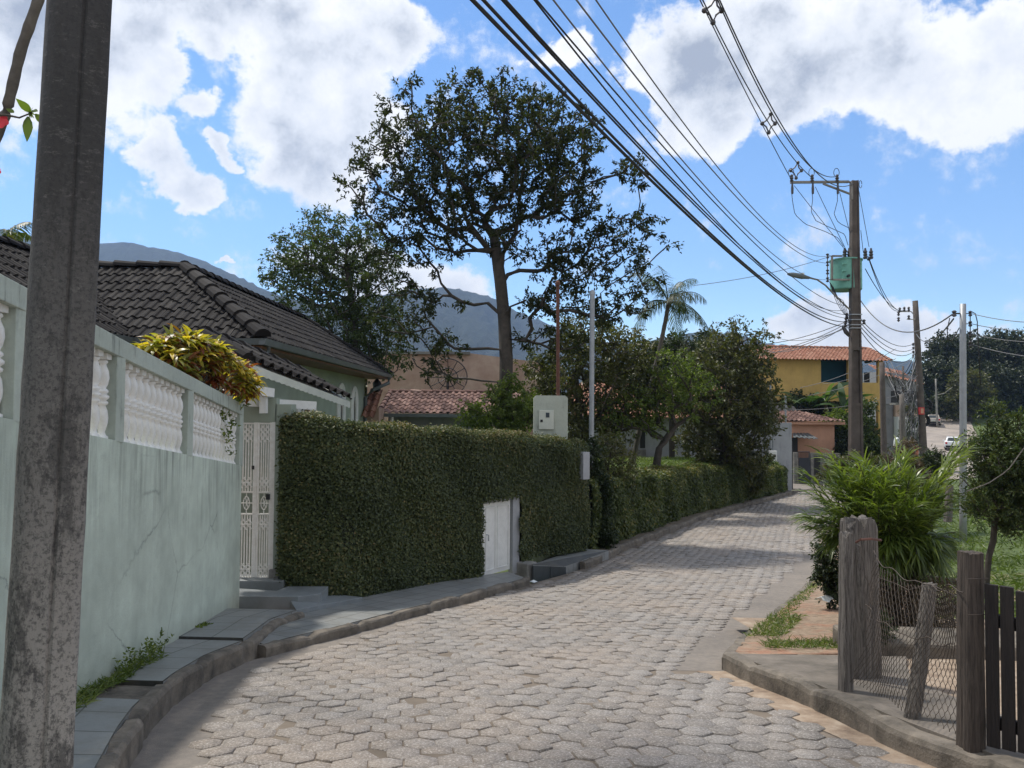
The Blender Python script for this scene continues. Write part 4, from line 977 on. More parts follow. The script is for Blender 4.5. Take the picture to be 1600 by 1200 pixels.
# door
di=[k for k in range(len(IP)) if door_px[0]+1<ipx(IP[k])<804]; pa,pb=IP[di[0]],IP[di[-1]]
dv=unit(pb-pa); dn=np.array([dv[1],-dv[0]]); o=-.05
def dp(t,off,z): q=pa+(pb-pa)*t+dn*(o+off); return np.array([q[0],q[1],z])
zlo=-float(D(13.5))+.11; zhi=at(782,786,13.5)[2]
mb=MB(); mb.hexa([dp(-.08,-.04,zlo),dp(-.08,.0,zlo),dp(1,.0,zlo),dp(1,-.04,zlo),dp(-.08,-.04,zhi),dp(-.08,.0,zhi),dp(1,.0,zhi),dp(1,-.04,zhi)]); dr=mb.build('door',M['white'],iw)
mb=MB()
for t0,t1 in ((.06,.42),(.50,.92)):
    z0,z1_=zlo+.08,zhi-.07; w=.012
    for (a,b) in (((t0,z0),(t0,z1_)),((t1,z0),(t1,z1_)),((t0,z0),(t1,z0)),((t0,z1_),(t1,z1_))): mb.bar(dp(a[0],.004,a[1]),dp(b[0],.004,b[1]),.016,.016)
mb.build('moulding',M['white'],dr)
mb=MB(); mb.tube([dp(.10,.0,zlo+.70),dp(.10,.05,zlo+.70),dp(.10,.05,zlo+.60)],.010,6); mb.build('handle',M['steel'],dr)
zj=zhi+.05; js=[IP[k] for k in range(len(IP)) if 804<=ipx(IP[k])<816]; ja,jb=js[0],js[-1]
mb=MB(); 
for a,b,z0,z1_ in ((ja,jb,zlo-.1,zj+.02),): 
    q=[np.array([*(a-dn*.12),0]),np.array([*(a-dn*.02),0]),np.array([*(b-dn*.02),0]),np.array([*(b-dn*.12),0])]
    mb.hexa([p+[0,0,z0] for p in q]+[p+[0,0,z1_] for p in q])
mb.hexa([dp(-.1,-.05,zhi+.005),dp(-.1,.01,zhi+.005),dp(1,.01,zhi+.005),dp(1,-.05,zhi+.005),dp(-.1,-.05,zj+.01),dp(-.1,.01,zj+.01),dp(1,.01,zj+.01),dp(1,-.05,zj+.01)])
mb.build('door_frame',M['pale_wall'],iw)
# exposed masonry low block beside door and the pale pillar at the far end
mb=MB(); p=at(832,893,14.0); mb.box((p[0]-.12,p[1]+.12,p[2]-.05),(.30,.3,.40),rz=.9); tag(mb.build('stone_block',M['concrete'],origin=(p[0]-.12,p[1]+.12,p[2]-.25),bevel=.02),'stained concrete block at the foot of the ivy right of the white door','block')
mb=MB(); p=at(909,727,16.05); mb.box((p[0],p[1]-.02,p[2]),(.17,.3,.56),rz=.6); mb.build('end_pillar',M['pale_wall'],iw)

# ================================================================== METER PILLAR AND PIPES
mp=thing('meter_pillar','square pale green concrete meter pillar rising behind the ivy','meter pillar',tuple(at(860,690,16.3)-[0,0,2.3]))
c=at(859.5,650,16.3); wd=(886-834)/1200*16.3; zt_=at(860,618,16.0)[2]
mb=MB(); d=.42; x0,x1_=c[0]-wd/2,c[0]+wd/2; y0=16.0; ch=.05
mb.prism([(x0,-3.2),(x1_,-3.2),(x1_,zt_-ch),(x1_-ch,zt_),(x0+ch,zt_),(x0,zt_-ch)],(1,0,0),(0,0,1),(0,1,0),(0,y0,0),d); mb.build('pillar_body',M['meter'],mp)
a=at(842,641,y0);b=at(865,671,y0); mb=MB(); mb.box(((a[0]+b[0])/2,y0-.02,(a[2]+b[2])/2),(b[0]-a[0],.06,a[2]-b[2]),ry=0); cb=mb.build('cabinet',M['cabinet'],mp,bevel=.006)
q=at(855.5,648.5,y0); mb=MB(); mb.box((q[0],y0-.052,q[2]),(.075,.012,.10)); mb.build('meter_window',M['glass'],cb)
q=at(846,657.5,y0); mb=MB(); mb.box((q[0],y0-.053,q[2]),(.05,.014,.05)); mb.build('keyhole_plate',M['dark'],cb)
rp=thing('rusty_service_pole','thin rusty steel pole rising from the top of the meter pillar','pole',tuple(at(871.5,618,16.2)))
mb=MB(); mb.tube([at(872,640,16.2),at(871.5,447,16.2)],[.042,.036],10); mb.build('pole',M['rust'],rp)
mb=MB(); mb.lathe([(.04,0),(.055,.02),(.05,.08),(.02,.12)],8,tuple(at(871.5,447,16.2))); mb.build('pole_cap',M['rust'],rp)
gp=thing('grey_service_pole','slim pale grey steel pole behind the far end of the ivy wall','pole',tuple(at(924,700,18.2)-[0,0,2.3]))
mb=MB(); mb.tube([at(923.5,700,18.2)-[0,0,2.3],at(925.5,461,18.2)],.06,10); mb.build('pole',M['steel'],gp)
mb=MB(); mb.lathe([(.05,0),(.07,.02),(.06,.1),(.02,.14)],8,tuple(at(925.5,462,18.2))); mb.build('pole_cap',M['steel'],gp)
# ================================================================== TREES ON THE LEFT
def lin(*p): return [np.array(q) for q in p]
Yt=20.0
base=np.array([at(789,690,Yt)[0],Yt,-2.9])
tree('big_tree','tallest spreading dark-leaved tree standing behind the ivy wall','tree',
 [base, at(790,640,Yt), at(791,560,Yt), at(788,500,Yt), at(782,440,Yt+.1), at(772,370,Yt+.2)],
 [(765,250,115,1.0),(690,235,85,1.1),(850,245,90,1.0),(625,200,45,.8),(780,150,36,.5),(700,160,40,.6),(840,170,40,.7),(905,205,38,.7),(640,150,24,.4),(740,140,30,.5),(895,190,20,.4),
  (565,268,34,.7),(592,238,26,.6),(548,282,14,.5),(610,300,42,.7),(590,335,30,.5),(560,322,18,.4),(640,350,38,.7),(935,270,26,.6),(975,278,30,.7),(1000,283,16,.7),
  (900,310,45,.8),(930,350,28,.6),(960,372,38,.9),(1005,345,22,.6),(1025,350,14,.5),(1040,377,11,.8),(900,400,48,.8),(960,430,40,.7),(995,405,22,.6),(860,450,50,.8),(930,475,42,.7),(985,470,30,.6),(1010,440,20,.4),
  (700,330,60,.8),(800,360,60,.7),(650,400,26,.5),(620,385,28,.5),(690,400,30,.4),(635,435,30,.6),(605,420,20,.4),(655,480,30,.6),(620,500,26,.6),(690,535,30,.6),(660,560,24,.6),(640,525,26,.6),(720,560,18,.4),(730,470,18,.25),(840,520,36,.6),(890,540,34,.6),(700,590,16,.3),(655,590,12,.3)],
 Yt,2.0,.31,600,.28,70,.115,.05,.175,M['tree_leaf'],M['bark'],11,step=.35,droop=.25)
Yl=27.0
tree('tree','loose feathery tree rising just behind the green house roof','tree',
 [np.array([at(560,600,Yl)[0],Yl,-2.9]), at(558,560,Yl), at(553,500,Yl), at(545,440,Yl), at(540,400,Yl)],
 [(505,378,45,1),(455,405,34,.8),(420,432,16,.6),(480,440,45,.9),(545,430,48,1),(590,400,34,.7),(575,470,45,.9),(500,490,42,.8),(460,470,28,.5),(550,520,50,.9),(600,520,34,.7),(620,470,24,.5),(540,560,45,.7),(600,560,30,.6),(575,365,20,.4),(500,345,16,.4),(560,390,30,.6)],
 Yl,2.0,.36,330,.42,70,.13,.06,.17,M['left_leaf'],M['bark_pale'],5,step=.45)
Yd=25.5
tree('tree','dense dark bushy tree between the meter pillar and the palm','tree',
 [np.array([at(905,690,Yd)[0],Yd,-2.4]), at(905,640,Yd), at(900,590,Yd), at(905,540,Yd)],
 [(880,600,48,1),(930,560,52,1),(980,560,40,.9),(900,530,36,.7),(960,610,45,1),(1000,600,30,.8),(850,620,38,.8),(890,660,40,1),(950,660,36,.9),(945,520,24,.5),(1000,640,24,.6),(840,575,24,.5),(830,650,24,.5)],
 Yd,1.8,.40,250,.38,64,.13,.065,.14,M['olive_leaf'],M['bark'],17)
Ys=23.0
tree('shrub','yellow-green ivy-clad shrub around the foot of the big tree trunk','shrub',
 [np.array([at(790,690,19.6)[0],19.6,-2.6]), at(790,660,19.6), at(788,630,19.6)],
 [(785,655,26,1),(800,600,13,.6),(775,610,12,.6),(832,640,22,.7),(742,650,20,.8),(720,665,12,.5),(760,665,18,.7),(815,660,18,.7),(800,630,16,.6),(775,625,14,.5)],
 19.6,.5,.16,130,.22,50,.09,.045,.05,M['bright_leaf'],M['bark'],23)
# small crooked tree on the lawn
Yc_=25.0
tree('lawn_tree','small crooked forked tree with bright green leaves standing on the lawn','tree',
 [np.array([at(1025,722,Yc_)[0],Yc_,-1.9]), at(1030,700,Yc_), at(1038,690,Yc_), at(1046,678,Yc_), at(1056,665,Yc_)],
 [(970,645,30,1),(1000,630,30,1),(1035,625,28,.8),(1070,600,36,1),(1100,610,24,.7),(1050,580,30,.8),(1010,660,22,.6),(950,655,16,.6),(1090,640,20,.5),(1030,655,16,.4)],
 Yc_,1.1,.24,150,.27,46,.10,.05,.11,M['bright_leaf'],M['bark'],31,step=.3)
mb=MB(); p0=at(1040,700,Yc_-.05)
Yr=29.5
tree('round_tree','large rounded olive-brown tree at the upper end of the hedge','tree',
 [np.array([at(1130,735,Yr)[0],Yr,-2.6]), at(1132,690,Yr), at(1135,640,Yr), at(1140,590,Yr)],
 [(1130,590,60,1.1),(1170,600,44,1),(1090,610,45,.9),(1150,545,35,.8),(1185,535,20,.7),(1182,520,9,.6),(1192,560,24,.7),(1150,650,60,1.1),(1100,660,40,.8),(1190,650,32,.9),(1120,700,42,.9),(1075,690,22,.5),(1170,700,36,.8),(1205,625,20,.5),(1080,560,20,.4)],
 Yr,2.0,.38,330,.40,70,.14,.075,.17,M['olive_leaf'],M['bark'],41)
tree('tree','thin small-crowned dark tree top above the lawn tree','tree',
 [np.array([at(1104,700,38)[0],38,-3]), at(1104,600,38), at(1104,540,38)],
 [(1104,530,14,1),(1112,545,12,.8),(1098,550,12,.8),(1104,565,12,.6)],
 38,.5,.3,26,.4,50,.18,.09,.09,M['dark_leaf'],M['bark'],43)
tree('dark_tree','dark tree mass behind the palm trunk and lawn','tree',
 [np.array([at(1050,660,34)[0],34,-3]), at(1050,610,34), at(1045,570,34)],
 [(1010,570,30,1),(1050,565,34,1),(1080,580,26,.8),(1040,600,34,.9),(990,590,24,.6),(1070,540,16,.4)],
 34,1.4,.4,130,.5,66,.17,.085,.14,M['dark_leaf'],M['bark'],47)
tree('leaning_shrub','spindly olive shrub beside the grey service pole at the hedge start','shrub',
 [np.array([at(948,760,19.5)[0],19.5,-2.3]), at(950,730,19.5), at(955,705,19.5)],
 [(950,700,22,1),(970,720,20,1),(940,730,20,1),(985,740,14,.7),(960,745,20,.8),(935,700,12,.5)],
 19.5,.5,.18,70,.24,44,.09,.03,.04,M['olive_leaf'],M['bark'],53,step=.2)

# ------------------------------------------------------------------ palms
def fronds(name, th, c, n, L, LL, mat, rg, drop=1.5, lw=.035, up0=.9, nl=34):
    mb=MB(); P=[];Dr=[];U=[];Ln=[]
    for k in range(n):
        az=k*2.399+rg.normal()*.2; el=rg.uniform(-.2,up0+.35) ; d=np.array([math.cos(az)*math.cos(el),math.sin(az)*math.cos(el),math.sin(el)]); p=np.array(c,float); pts=[p.copy()]; seg=10; ll=L*(.8+.35*rg.rand())
        dirs=[]
        for i in range(seg):
            d=unit(d+np.array([0,0,-1])*drop/seg*(.5+1.1*i/seg)); p=p+d*ll/seg; pts.append(p.copy()); dirs.append(d.copy())
        mb.tube(pts,[.022*(1-.85*i/seg)*L/1.6 for i in range(seg+1)],5)
        pts=np.array(pts); dirs=np.array(dirs+[dirs[-1]])
        for t in np.linspace(.12,1,nl):
            f=t*seg; i=min(int(f),seg-1); q=pts[i]+(pts[i+1]-pts[i])*(f-i); dd=dirs[i]; sd_=unit(np.cross(dd,[0,0,1]))
            for sg in (1,-1):
                P.append(q); Dr.append(unit(sd_*sg*.8+dd*.65+[0,0,-.25])+rg.normal(size=3)*.10); U.append(np.cross(sd_*sg,dd)*sg+[0,0,.5]); Ln.append(LL*math.sin(math.pi*(.15+.8*t))**.6)
    P=np.array(P);Dr=np.array(Dr);U=np.array(U);Ln=np.array(Ln)
    v,f,t=strips(P,Dr,U,Ln,lw,1.0,3,[.6,1,.7,.05],tint=np.clip(rg.rand(len(P))*.7+.1,0,1)); np_mesh('fronds',v,f,mat,th,tint=t); mb.build('frond_stalks',mat,th,smooth=True)
def palm(name,label,pts,r,n,L,LL,seed,drop=1.5,lw=.035,mat='palm_leaf'):
    th=thing(name,label,'palm',tuple(pts[0])); mb=MB(); P,_=resample(pts,.12)
    rr=[r*(1.25-.35*i/len(P))*(1+.07*math.sin(i*2.2)) for i in range(len(P))]; mb.tube(P,rr,10); mb.build('trunk',M['bark_pale'],th,smooth=True)
    fronds('fronds',th,pts[-1],n,L,LL,M[mat],np.random.RandomState(seed),drop,lw)
Yp=27.0
palm('palm_tree','slender leaning palm with ragged drooping fronds right of the big tree',[np.array([at(985,712,Yp)[0],Yp,-2.2]),at(1000,670,Yp),at(1018,600,Yp),at(1032,540,Yp),at(1042,490,Yp),at(1044,472,Yp)],.078,17,1.75,.62,3,1.6,.022)
palm('palm_tree','tall thin palm trunk leaning out of the upper left corner behind the wall',[np.array([-10.2,9.6,-2.8]),at(-95,420,9.4),at(10,175,9.0),at(32,80,9.0),at(60,0,9.0),at(95,-150,9.0),at(120,-500,9.2),at(135,-900,9.4),at(140,-1400,9.5)],.055,12,2.0,.5,4,1.5)  # unseen upper trunk and crown raised so their shadow falls out of view

# palm tips peeping over the left roof
def tips(x,y,Y,label,seed):
    th=thing('palm_tree',label,'palm',(at(x,y,Y)[0],Y,-3)); mb=MB(); mb.tube([np.array([at(x,y,Y)[0],Y,-3]),at(x,y+6,Y)],.12,8); mb.build('trunk',M['bark_pale'],th)
    fronds('fronds',th,at(x,y+6,Y),10,1.3,.5,M['palm_leaf'],np.random.RandomState(seed),1.2,.04)
tips(0,372,21,'palm crown just showing over the far left roof ridge',6)
tips(50,400,23,'smaller palm crown half hidden behind the concrete utility pole',7)

# ------------------------------------------------------------------ low hedge
HL=[(XL(y)-.12-.30,y) for y in np.linspace(16.9,37.5,60)]; HP,HS=resample(HL,.05); HT=unit(np.gradient(HP,axis=0)); HN=np.stack([HT[:,1],-HT[:,0]],1)
def hz1(p): 
    px=800+p[0]/p[1]*1200; py=np.interp(px,[925,959,1030,1097,1148,1185,1215],[752,749,741,731,731,735,730]); return at(px,py,p[1])[2]+.05*math.sin(p[1]*2.2)
def hz0(p): return -float(D(p[1]))+.12
lh=thing('low_hedge','long low clipped hedge with sunlit yellowish top running along the upper road','hedge',(HP[200][0],HP[200][1],-3.4))
mb=MB()
for i in range(0,len(HP)-4,4):
    a,b=HP[i],HP[i+4]; na,nb=HN[i],HN[i+4]; A_=a-na*.07;B_=b-nb*.07;A2=a-na*.75;B2=b-nb*.75; za,zb_=hz1(a)-.08,hz1(b)-.08
    mb.hexa([(A2[0],A2[1],hz0(a)),(A_[0],A_[1],hz0(a)),(B_[0],B_[1],hz0(b)),(B2[0],B2[1],hz0(b)),(A2[0],A2[1],za),(A_[0],A_[1],za),(B_[0],B_[1],zb_),(B2[0],B2[1],zb_)])
mb.build('stems',M['ivy_core'],lh)  # solid dark core behind the hedge leaves, not separate stems
hedge_leaves(HP,HN,hz1,hz0,.85,90000,.085,.055,None,np.random.RandomState(12),bulge=.11,mat=M['ivy_low'],parent=lh)
# dark hedge column at its near end and bright shrub at the far end
def bushy(name,label,cat,blobs,Y,dep,n,rc,per,L,W,mat,seed,base=None,mind=.12,stem=.03):
    b=blobs[0]; p=at(b[0],b[1]+b[2],Y); g=np.array([p[0],Y,-float(D(Y))]) if base is None else np.array(base)
    return tree(name,label,cat,[g,(g+p)/2,at(b[0],b[1],Y)],blobs,Y,dep,mind,n,rc,per,L,W,stem,mat,M['bark'],seed,step=.15)
bushy('hedge_column','dark narrow hedge column between the ivy wall and the low hedge','hedge',[(938,800,14,1),(926,730,8,.8),(926,760,8,.8),(927,700,7,.6),(938,770,13,1),(940,835,14,1),(936,752,10,.8),(944,850,10,.6),(930,820,10,.6),(932,785,9,.6)],17.6,.35,200,.17,60,.07,.045,M['dark_leaf'],61,mind=.08)
bushy('shrub','bright green shrub closing the far end of the low hedge by the white gate','shrub',[(1203,750,14,1),(1200,735,12,1),(1205,765,12,1),(1196,775,9,.7)],36.2,.6,90,.30,60,.12,.07,M['bright_leaf'],62,mind=.15)
bushy('shrub','dark brushy shrub with bare stems below the round tree','shrub',[(1165,745,22,1),(1150,730,18,1),(1180,735,16,1),(1145,760,16,.8),(1185,762,10,.6)],31.0,.6,110,.34,60,.13,.05,M['olive_leaf'],63,mind=.2)
# ------------------------------------------------------------------ lawn
mb=MB(); ys=np.arange(18.5,36.1,.5)
def lz(x,y): return -1.92 -.30*max(0,(y-29)/7) + .04*math.sin(x*.9+y*.6)+.02*math.sin(x*2.7) -.35*max(0,(20.5-y)/2)
def lx(y,k): a=-6.0; b=float(XL(y))-.95; return a+(b-a)*k/12
for y0,y1 in zip(ys,ys[1:]):
    for k in range(12):
        q=[(lx(y0,k),y0),(lx(y0,k+1),y0),(lx(y1,k+1),y1),(lx(y1,k),y1)]; mb.quad(*[(a,b,lz(a,b)) for a,b in q])
tag(mb.build('lawn',M['turf'],smooth=True),kind='structure')
n=26000; yy=19+16.5*rng.rand(n); xx=np.array([lx(y,12)-rng.rand()*7.5 for y in yy]); sel=(xx/yy>.08); xx=xx[sel];yy=yy[sel]; n=len(xx)
P=np.stack([xx,yy,np.array([lz(a,b) for a,b in zip(xx,yy)])-.01],1)
v,f,t=strips(P,unit(rng.normal(size=(n,3))*[.7,.7,.1]+[0,0,1]),unit(rng.normal(size=(n,3))*[1,1,.1]),.07+.10*rng.rand(n),.025,.8,2,[1,.7,.05],tint=.15+.8*rng.rand(n))
tag(np_mesh('lawn_grass',v,f,M['grass'],tint=t),'sunlit mown lawn grass on the terrace behind the low hedge','grass',None,'stuff')

# ================================================================== RIGHT SIDE PLANTS
def clump():
    Y=8.6; c=np.array([at(1385,900,Y)[0],Y,-float(D(Y))+.1]); th=thing('leafy_clump','broad bright green clump of arching narrow-leaved stems beside the old gate post','shrub',tuple(c))
    rg=np.random.RandomState(9); mb=MB(); P=[];Dr=[];U=[];T=[];Ln=[]
    tg=[]
    outline=[(1262,742),(1258,800),(1275,775),(1300,735),(1305,712),(1330,735),(1350,728),(1375,735),(1398,722),(1410,712),(1425,745),(1450,760),(1470,735),(1490,712),(1500,700),(1505,705),(1480,790),(1490,850),(1478,840),(1485,830),(1465,860),(1440,875),(1262,812),(1290,835),(1300,850),(1400,860),(1420,880)]
    for x,y in outline:
        for _ in range(4): tg.append((x+rg.normal()*7,y+rg.normal()*7,Y+rg.normal()*.22))
    for _ in range(190):
        a=rg.rand()*6.28; r=math.sqrt(rg.rand()); tg.append((1375+100*r*math.cos(a),800+68*r*math.sin(a),Y-.75*math.sqrt(1-r*r)*rg.rand()**.4+ (0 if rg.rand()<.8 else .5)))
    for _ in range(90):
        tg.append((rg.uniform(1375,1480),rg.uniform(835,890),Y-rg.uniform(.1,.7)))
    for x,y,yy in tg:
        e=at(x,y,yy); s=c+[rg.normal()*.16,rg.normal()*.16,.1]
        side=(x-1385)/110; low=max(0,(y-790)/100)
        mid=s+(e-s)*.5+np.array([-(side)*.05,0,.28+.45*low+.15*rg.rand()])
        pts=[(1-t)**2*s+2*t*(1-t)*mid+t*t*e for t in np.linspace(0,1,9)]
        if rg.rand()<.4: mb.tube(pts,[.007]*5+[.005]*4,4)
        for t in np.linspace(.55,1.0,11):
            k=min(int(t*8),7); q=pts[k]+(pts[k+1]-pts[k])*(t*8-k); d=unit(pts[k+1]-pts[k]); sd_=unit(np.cross(d,[0,0,1]))
            for sg in (-1,1):
                P.append(q); Dr.append(unit(d*1.1+sd_*sg*.45+rg.normal(size=3)*.16+[0,0,.1])); U.append([0,0,1]); Ln.append(.17+.10*rg.rand()); 
                T.append(np.clip(.50+(800-y)*.0022+rg.normal()*.17,0,1) if rg.rand()>.03 else 1)  # higher leaves tinted lighter, sun on the upper ones put into the colour
    P=np.array(P);n=len(P)
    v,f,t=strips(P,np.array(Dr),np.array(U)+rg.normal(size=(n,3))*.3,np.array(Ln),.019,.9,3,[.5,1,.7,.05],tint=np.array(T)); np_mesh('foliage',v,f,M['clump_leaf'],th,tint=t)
    mb.build('canes',M['bark'],th)
    # dead stems and litter inside, at the foot
    P=np.stack([rg.uniform(at(1370,900,8.2)[0],at(1500,900,8.2)[0],2600),8.1+rg.rand(2600)*.7,rg.uniform(-2.45,-1.75,2600)],1)
    v,f,t=strips(P,unit(rg.normal(size=(2600,3))*[1,.6,.8]+[0,0,-.3]),unit(rg.normal(size=(2600,3))),.14,.010,1.0,2,[1,.7,.1],tint=rg.rand(2600)); np_mesh('dead_leaves',v,f,M['dry'],th,tint=t)
M['dry']=leafmat('dry_brown_leaf',[(0,(.05,.035,.02)),(.6,(.12,.085,.05)),(1,(.24,.18,.11))],.15)
clump()
bushy('shrub','small dark shrub at the verge edge in front of the bright clump','shrub',[(1296,890,16,1),(1290,870,12,1),(1302,915,13,1),(1285,855,7,.6),(1300,935,8,.6),(1282,905,7,.5)],10.0,.35,90,.11,40,.045,.026,M['dark_leaf'],71,mind=.04,stem=.012)
bushy('shrub','small leafy bush low behind the wire netting','shrub',[(1365,990,14,1),(1372,975,10,1),(1355,1000,10,.8)],7.2,.15,50,.10,40,.05,.02,M['dark_leaf'],72,base=(at(1365,1010,7.2)[0],7.2,-2.25),mind=.04,stem=.01)
# shrub tree at the right edge
M['shrubtree']=leafmat('bottlebrush_leaf',[(.0,(.022,.038,.014)),(.5,(.048,.075,.024)),(1,(.16,.17,.05))],.28)
tree('shrub_tree','tall bushy dark-leaved shrub with thin bent trunk at the right edge','tree',
 [np.array([at(1538,888,11.5)[0],11.5,-2.75]), at(1545,870,11.5), at(1552,845,11.5), at(1554,815,11.5), at(1565,770,11.5)],
 [(1560,720,42,1),(1600,740,48,1),(1545,780,36,.9),(1590,790,40,1),(1640,760,50,.9),(1530,700,18,.6),(1555,665,16,.7),(1550,640,9,.8),(1570,650,9,.8),(1590,660,16,.6),(1620,690,36,.8),(1515,745,13,.5),(1525,790,16,.5),(1655,700,40,.7),(1560,690,22,.6),(1570,812,16,.4)],
 11.5,.85,.12,430,.17,80,.060,.020,.045,M['shrubtree'],M['bark'],81,step=.2,droop=-.2)
# hibiscus sprig, upper left
hb=thing('hibiscus','red hibiscus flower with leafy twig reaching in from the left edge','flower',tuple(at(-60,180,3.3)))
mb=MB(); tw=[at(-120,150,3.4),at(-30,178,3.3),at(12,180,3.3),at(30,184,3.3),at(50,176,3.28)]; mb.tube(tw,[.008,.006,.005,.004,.003],6); mb.build('twig',M['bark'],hb)
P=np.array([at(48,176,3.28),at(44,182,3.28),at(55,178,3.28),at(22,176,3.3),at(50,174,3.28)]); e=np.array([at(26,150,3.2),at(42,222,3.3),at(74,196,3.3),at(10,168,3.3),at(60,168,3.2)])
v,f,t=strips(P,unit(e-P),np.tile([0.1,-1,.2],(5,1)),np.linalg.norm(e-P,axis=1),np.array([.035,.045,.03,.02,.02]),.25,5,[.2,.8,1,.8,.45,.03],tint=np.array([.5,.4,.6,.4,.5])); np_mesh('leaves',v,f,M['bright_leaf'],hb,tint=t)
P=np.tile(at(46,175,3.28),(26,1)); v,f,t=strips(P,rng.normal(size=(26,3)),rng.normal(size=(26,3)),.03,.008,.3,2,[1,.8,.1]); np_mesh('buds',v,f,M['bright_leaf'],hb,tint=t)
def petals(c,r,k0,nm='flower'):
    P=np.tile(c,(6,1)); az=np.arange(6)*1.05; d=np.stack([np.cos(az)*.9-.2,np.sin(az)*.3,np.sin(az)*.9],1)
    v,f,t=strips(P,unit(d),np.tile([.1,-1,.1],(6,1)),r,r*.9,.3,5,[.25,.8,1,1,.8,.3]); np_mesh(nm,v,f,M['flower'],hb)
petals(at(2,190,3.3),.034,0); petals(at(-5,268,3.35),.02,1)
# ================================================================== OLD FENCE ON THE RIGHT
def rough_post(name,label,b,t,w,d,mat,rz,seed,cat='post',jag=.03,n=10,crook=.004,group=None,grooves=True):
    """hewn timber: irregular section with long grooves, jagged top"""
    rg=np.random.RandomState(seed); b=np.array(b,float);t=np.array(t,float); H=np.linalg.norm(t-b); k=28; ang_=np.arange(k)*2*math.pi/k
    sec=[]
    for a in ang_:
        ca,sa=math.cos(a),math.sin(a); m=max(abs(ca),abs(sa)); sec.append((ca/m*.92+ca*.08, sa/m*.92+sa*.08))
    sec=np.array(sec)*[w/2,d/2]; groove=1-np.abs(rg.normal(size=k))*(.09 if grooves else .02); sec=sec*groove[:,None]
    mb=MB(); vs=[]; cr=np.cumsum(rg.normal(size=(n+1,2)),0)*crook*.6; c_,s_=math.cos(rz),math.sin(rz); tj=-np.abs(rg.normal(size=k))*jag
    for i in range(n+1):
        f=i/n; p=b+(t-b)*f; tap=1.06-.12*f
        for j,(x,y) in enumerate(sec):
            g=1+rg.normal()*.012; X=(x*c_-y*s_)*tap*g+cr[i,0]; Y=(x*s_+y*c_)*tap*g+cr[i,1]
            vs.append((p[0]+X,p[1]+Y,p[2]+(tj[j] if i==n else 0)))
    vs.append(tuple(t+[0,0,-jag*.4]))
    fs=[(i*k+j,i*k+(j+1)%k,(i+1)*k+(j+1)%k,(i+1)*k+j) for i in range(n) for j in range(k)]+[(n*k+j,n*k+(j+1)%k,(n+1)*k) for j in range(k)]
    mb.add(vs,fs); o=mb.build(name,mat,origin=tuple(b)); return tag(o,label,cat,group)
G0=-.14
pA_b=at(1321,1078,5.70); pA_t=at(1323,830,5.72)
rough_post('fence_post','split grey timber gate post with pale edge, standing closest to the verge',pA_b-[0,0,.1],pA_t,.085,.10,M['wood_grey'],.2,1,jag=.025)
# thick old trunk post behind it
b_=at(1346,1030,6.15); b_[2]=-float(D(6.15))-.0; t_=at(1343,806,6.15)
rough_post('old_stump_post','thick weathered grey trunk post with jagged split top',b_,t_,.27,.20,M['wood_grey'],.1,2,cat='post',jag=.06,n=14)
rough_post('fence_post','narrow pale split stake tied against the thick trunk post',at(1352,1010,5.95)-[0,0,.0],at(1343,850,5.9),.035,.04,M['wood_grey'],.5,3,jag=.01)
rough_post('fence_post','mossy grey leaning post in the middle of the wire netting',at(1421,1122,4.98)-[0,0,.08],at(1455,911,5.02),.085,.07,M['wood_grey'],.3,4,jag=.01)
rough_post('fence_post','squared brown timber post beside the dark slat gate',at(1517,1168,4.40)-[0,0,.1],at(1517,862,4.40),.118,.11,M['wood_brown'],.12,5,jag=.004,crook=.003,grooves=True)
mb=MB(); mb.tube([at(1338,847,5.8),at(1345,843,5.72),at(1362,842,5.8),at(1376,844,6.0)],.010,6); tag(mb.build('wire_tie',M['rust'],origin=at(1355,844,5.8)),'twist of rusty wire holding the stake to the thick trunk post','wire')
# netting: hexagonal cells between the near post and the squared post
net=thing('wire_netting','sagging rusty hexagonal wire netting between the old posts','netting',tuple(at(1420,1120,5.0)))
def netp(u,v):      # u 0..1 from left post to right post, v 0..1 bottom to top
    a0=at(1326,1070,5.66); a1=at(1505,1150,4.45); b0=at(1372,872,5.75); b1=at(1500,925,4.45)
    lo=a0+(a1-a0)*u; hi=b0+(b1-b0)*u
    hi=hi+np.array([0,0,-.10*math.sin(math.pi*min(1,u*1.05))**.8*(1-.25*u)])
    p=lo+(hi-lo)*v; return p+np.array([.03*math.sin(u*7+v*4),.03*math.sin(u*5-v*6),.012*math.sin(u*19+v*3)])
mb=MB(); nu,nv=30,21
def node(i,j): return netp((i+(.5 if j%2 else 0)+ .0)/ (nu+.5), j/nv)
for j in range(nv):
    for i in range(nu):
        a=netp((i+(.5 if j%2 else 0))/(nu+.5),(j+.12)/nv); b=netp((i+(.5 if j%2 else 0))/(nu+.5),(j+.42)/nv)
        mb.tube([a,b],.0028,4,False)
        for di in ((0,1) if j%2 else (-1,0)):
            if 0<=i+di<nu+1 and j+1<=nv:
                c=netp((i+di+(.5 if (j+1)%2 else 0))/(nu+.5),(j+1.12)/nv); mb.tube([b,c],.0020,4,False)
mb.build('mesh_wire',M['wire_mesh'],net)
mb=MB()
for k,v in enumerate((1.03,.60)):
    mb.tube([netp(u,v)+[0,0,.01*math.sin(u*30)] for u in np.linspace(-.05,1.05,30)],.0035,5)
mb.tube([at(1345,855,5.7),at(1352,900,5.6),at(1372,945,5.5)],.003,5); mb.tube([at(1372,842+60,5.9),at(1400,912,5.7),at(1420,922,5.5),at(1432,918,5.4),at(1452,912,5.05),at(1480,925,4.8),at(1502,935,4.5)],.003,5)
mb.build('strand_wire',M['wire_mesh'],net)
mb=MB()
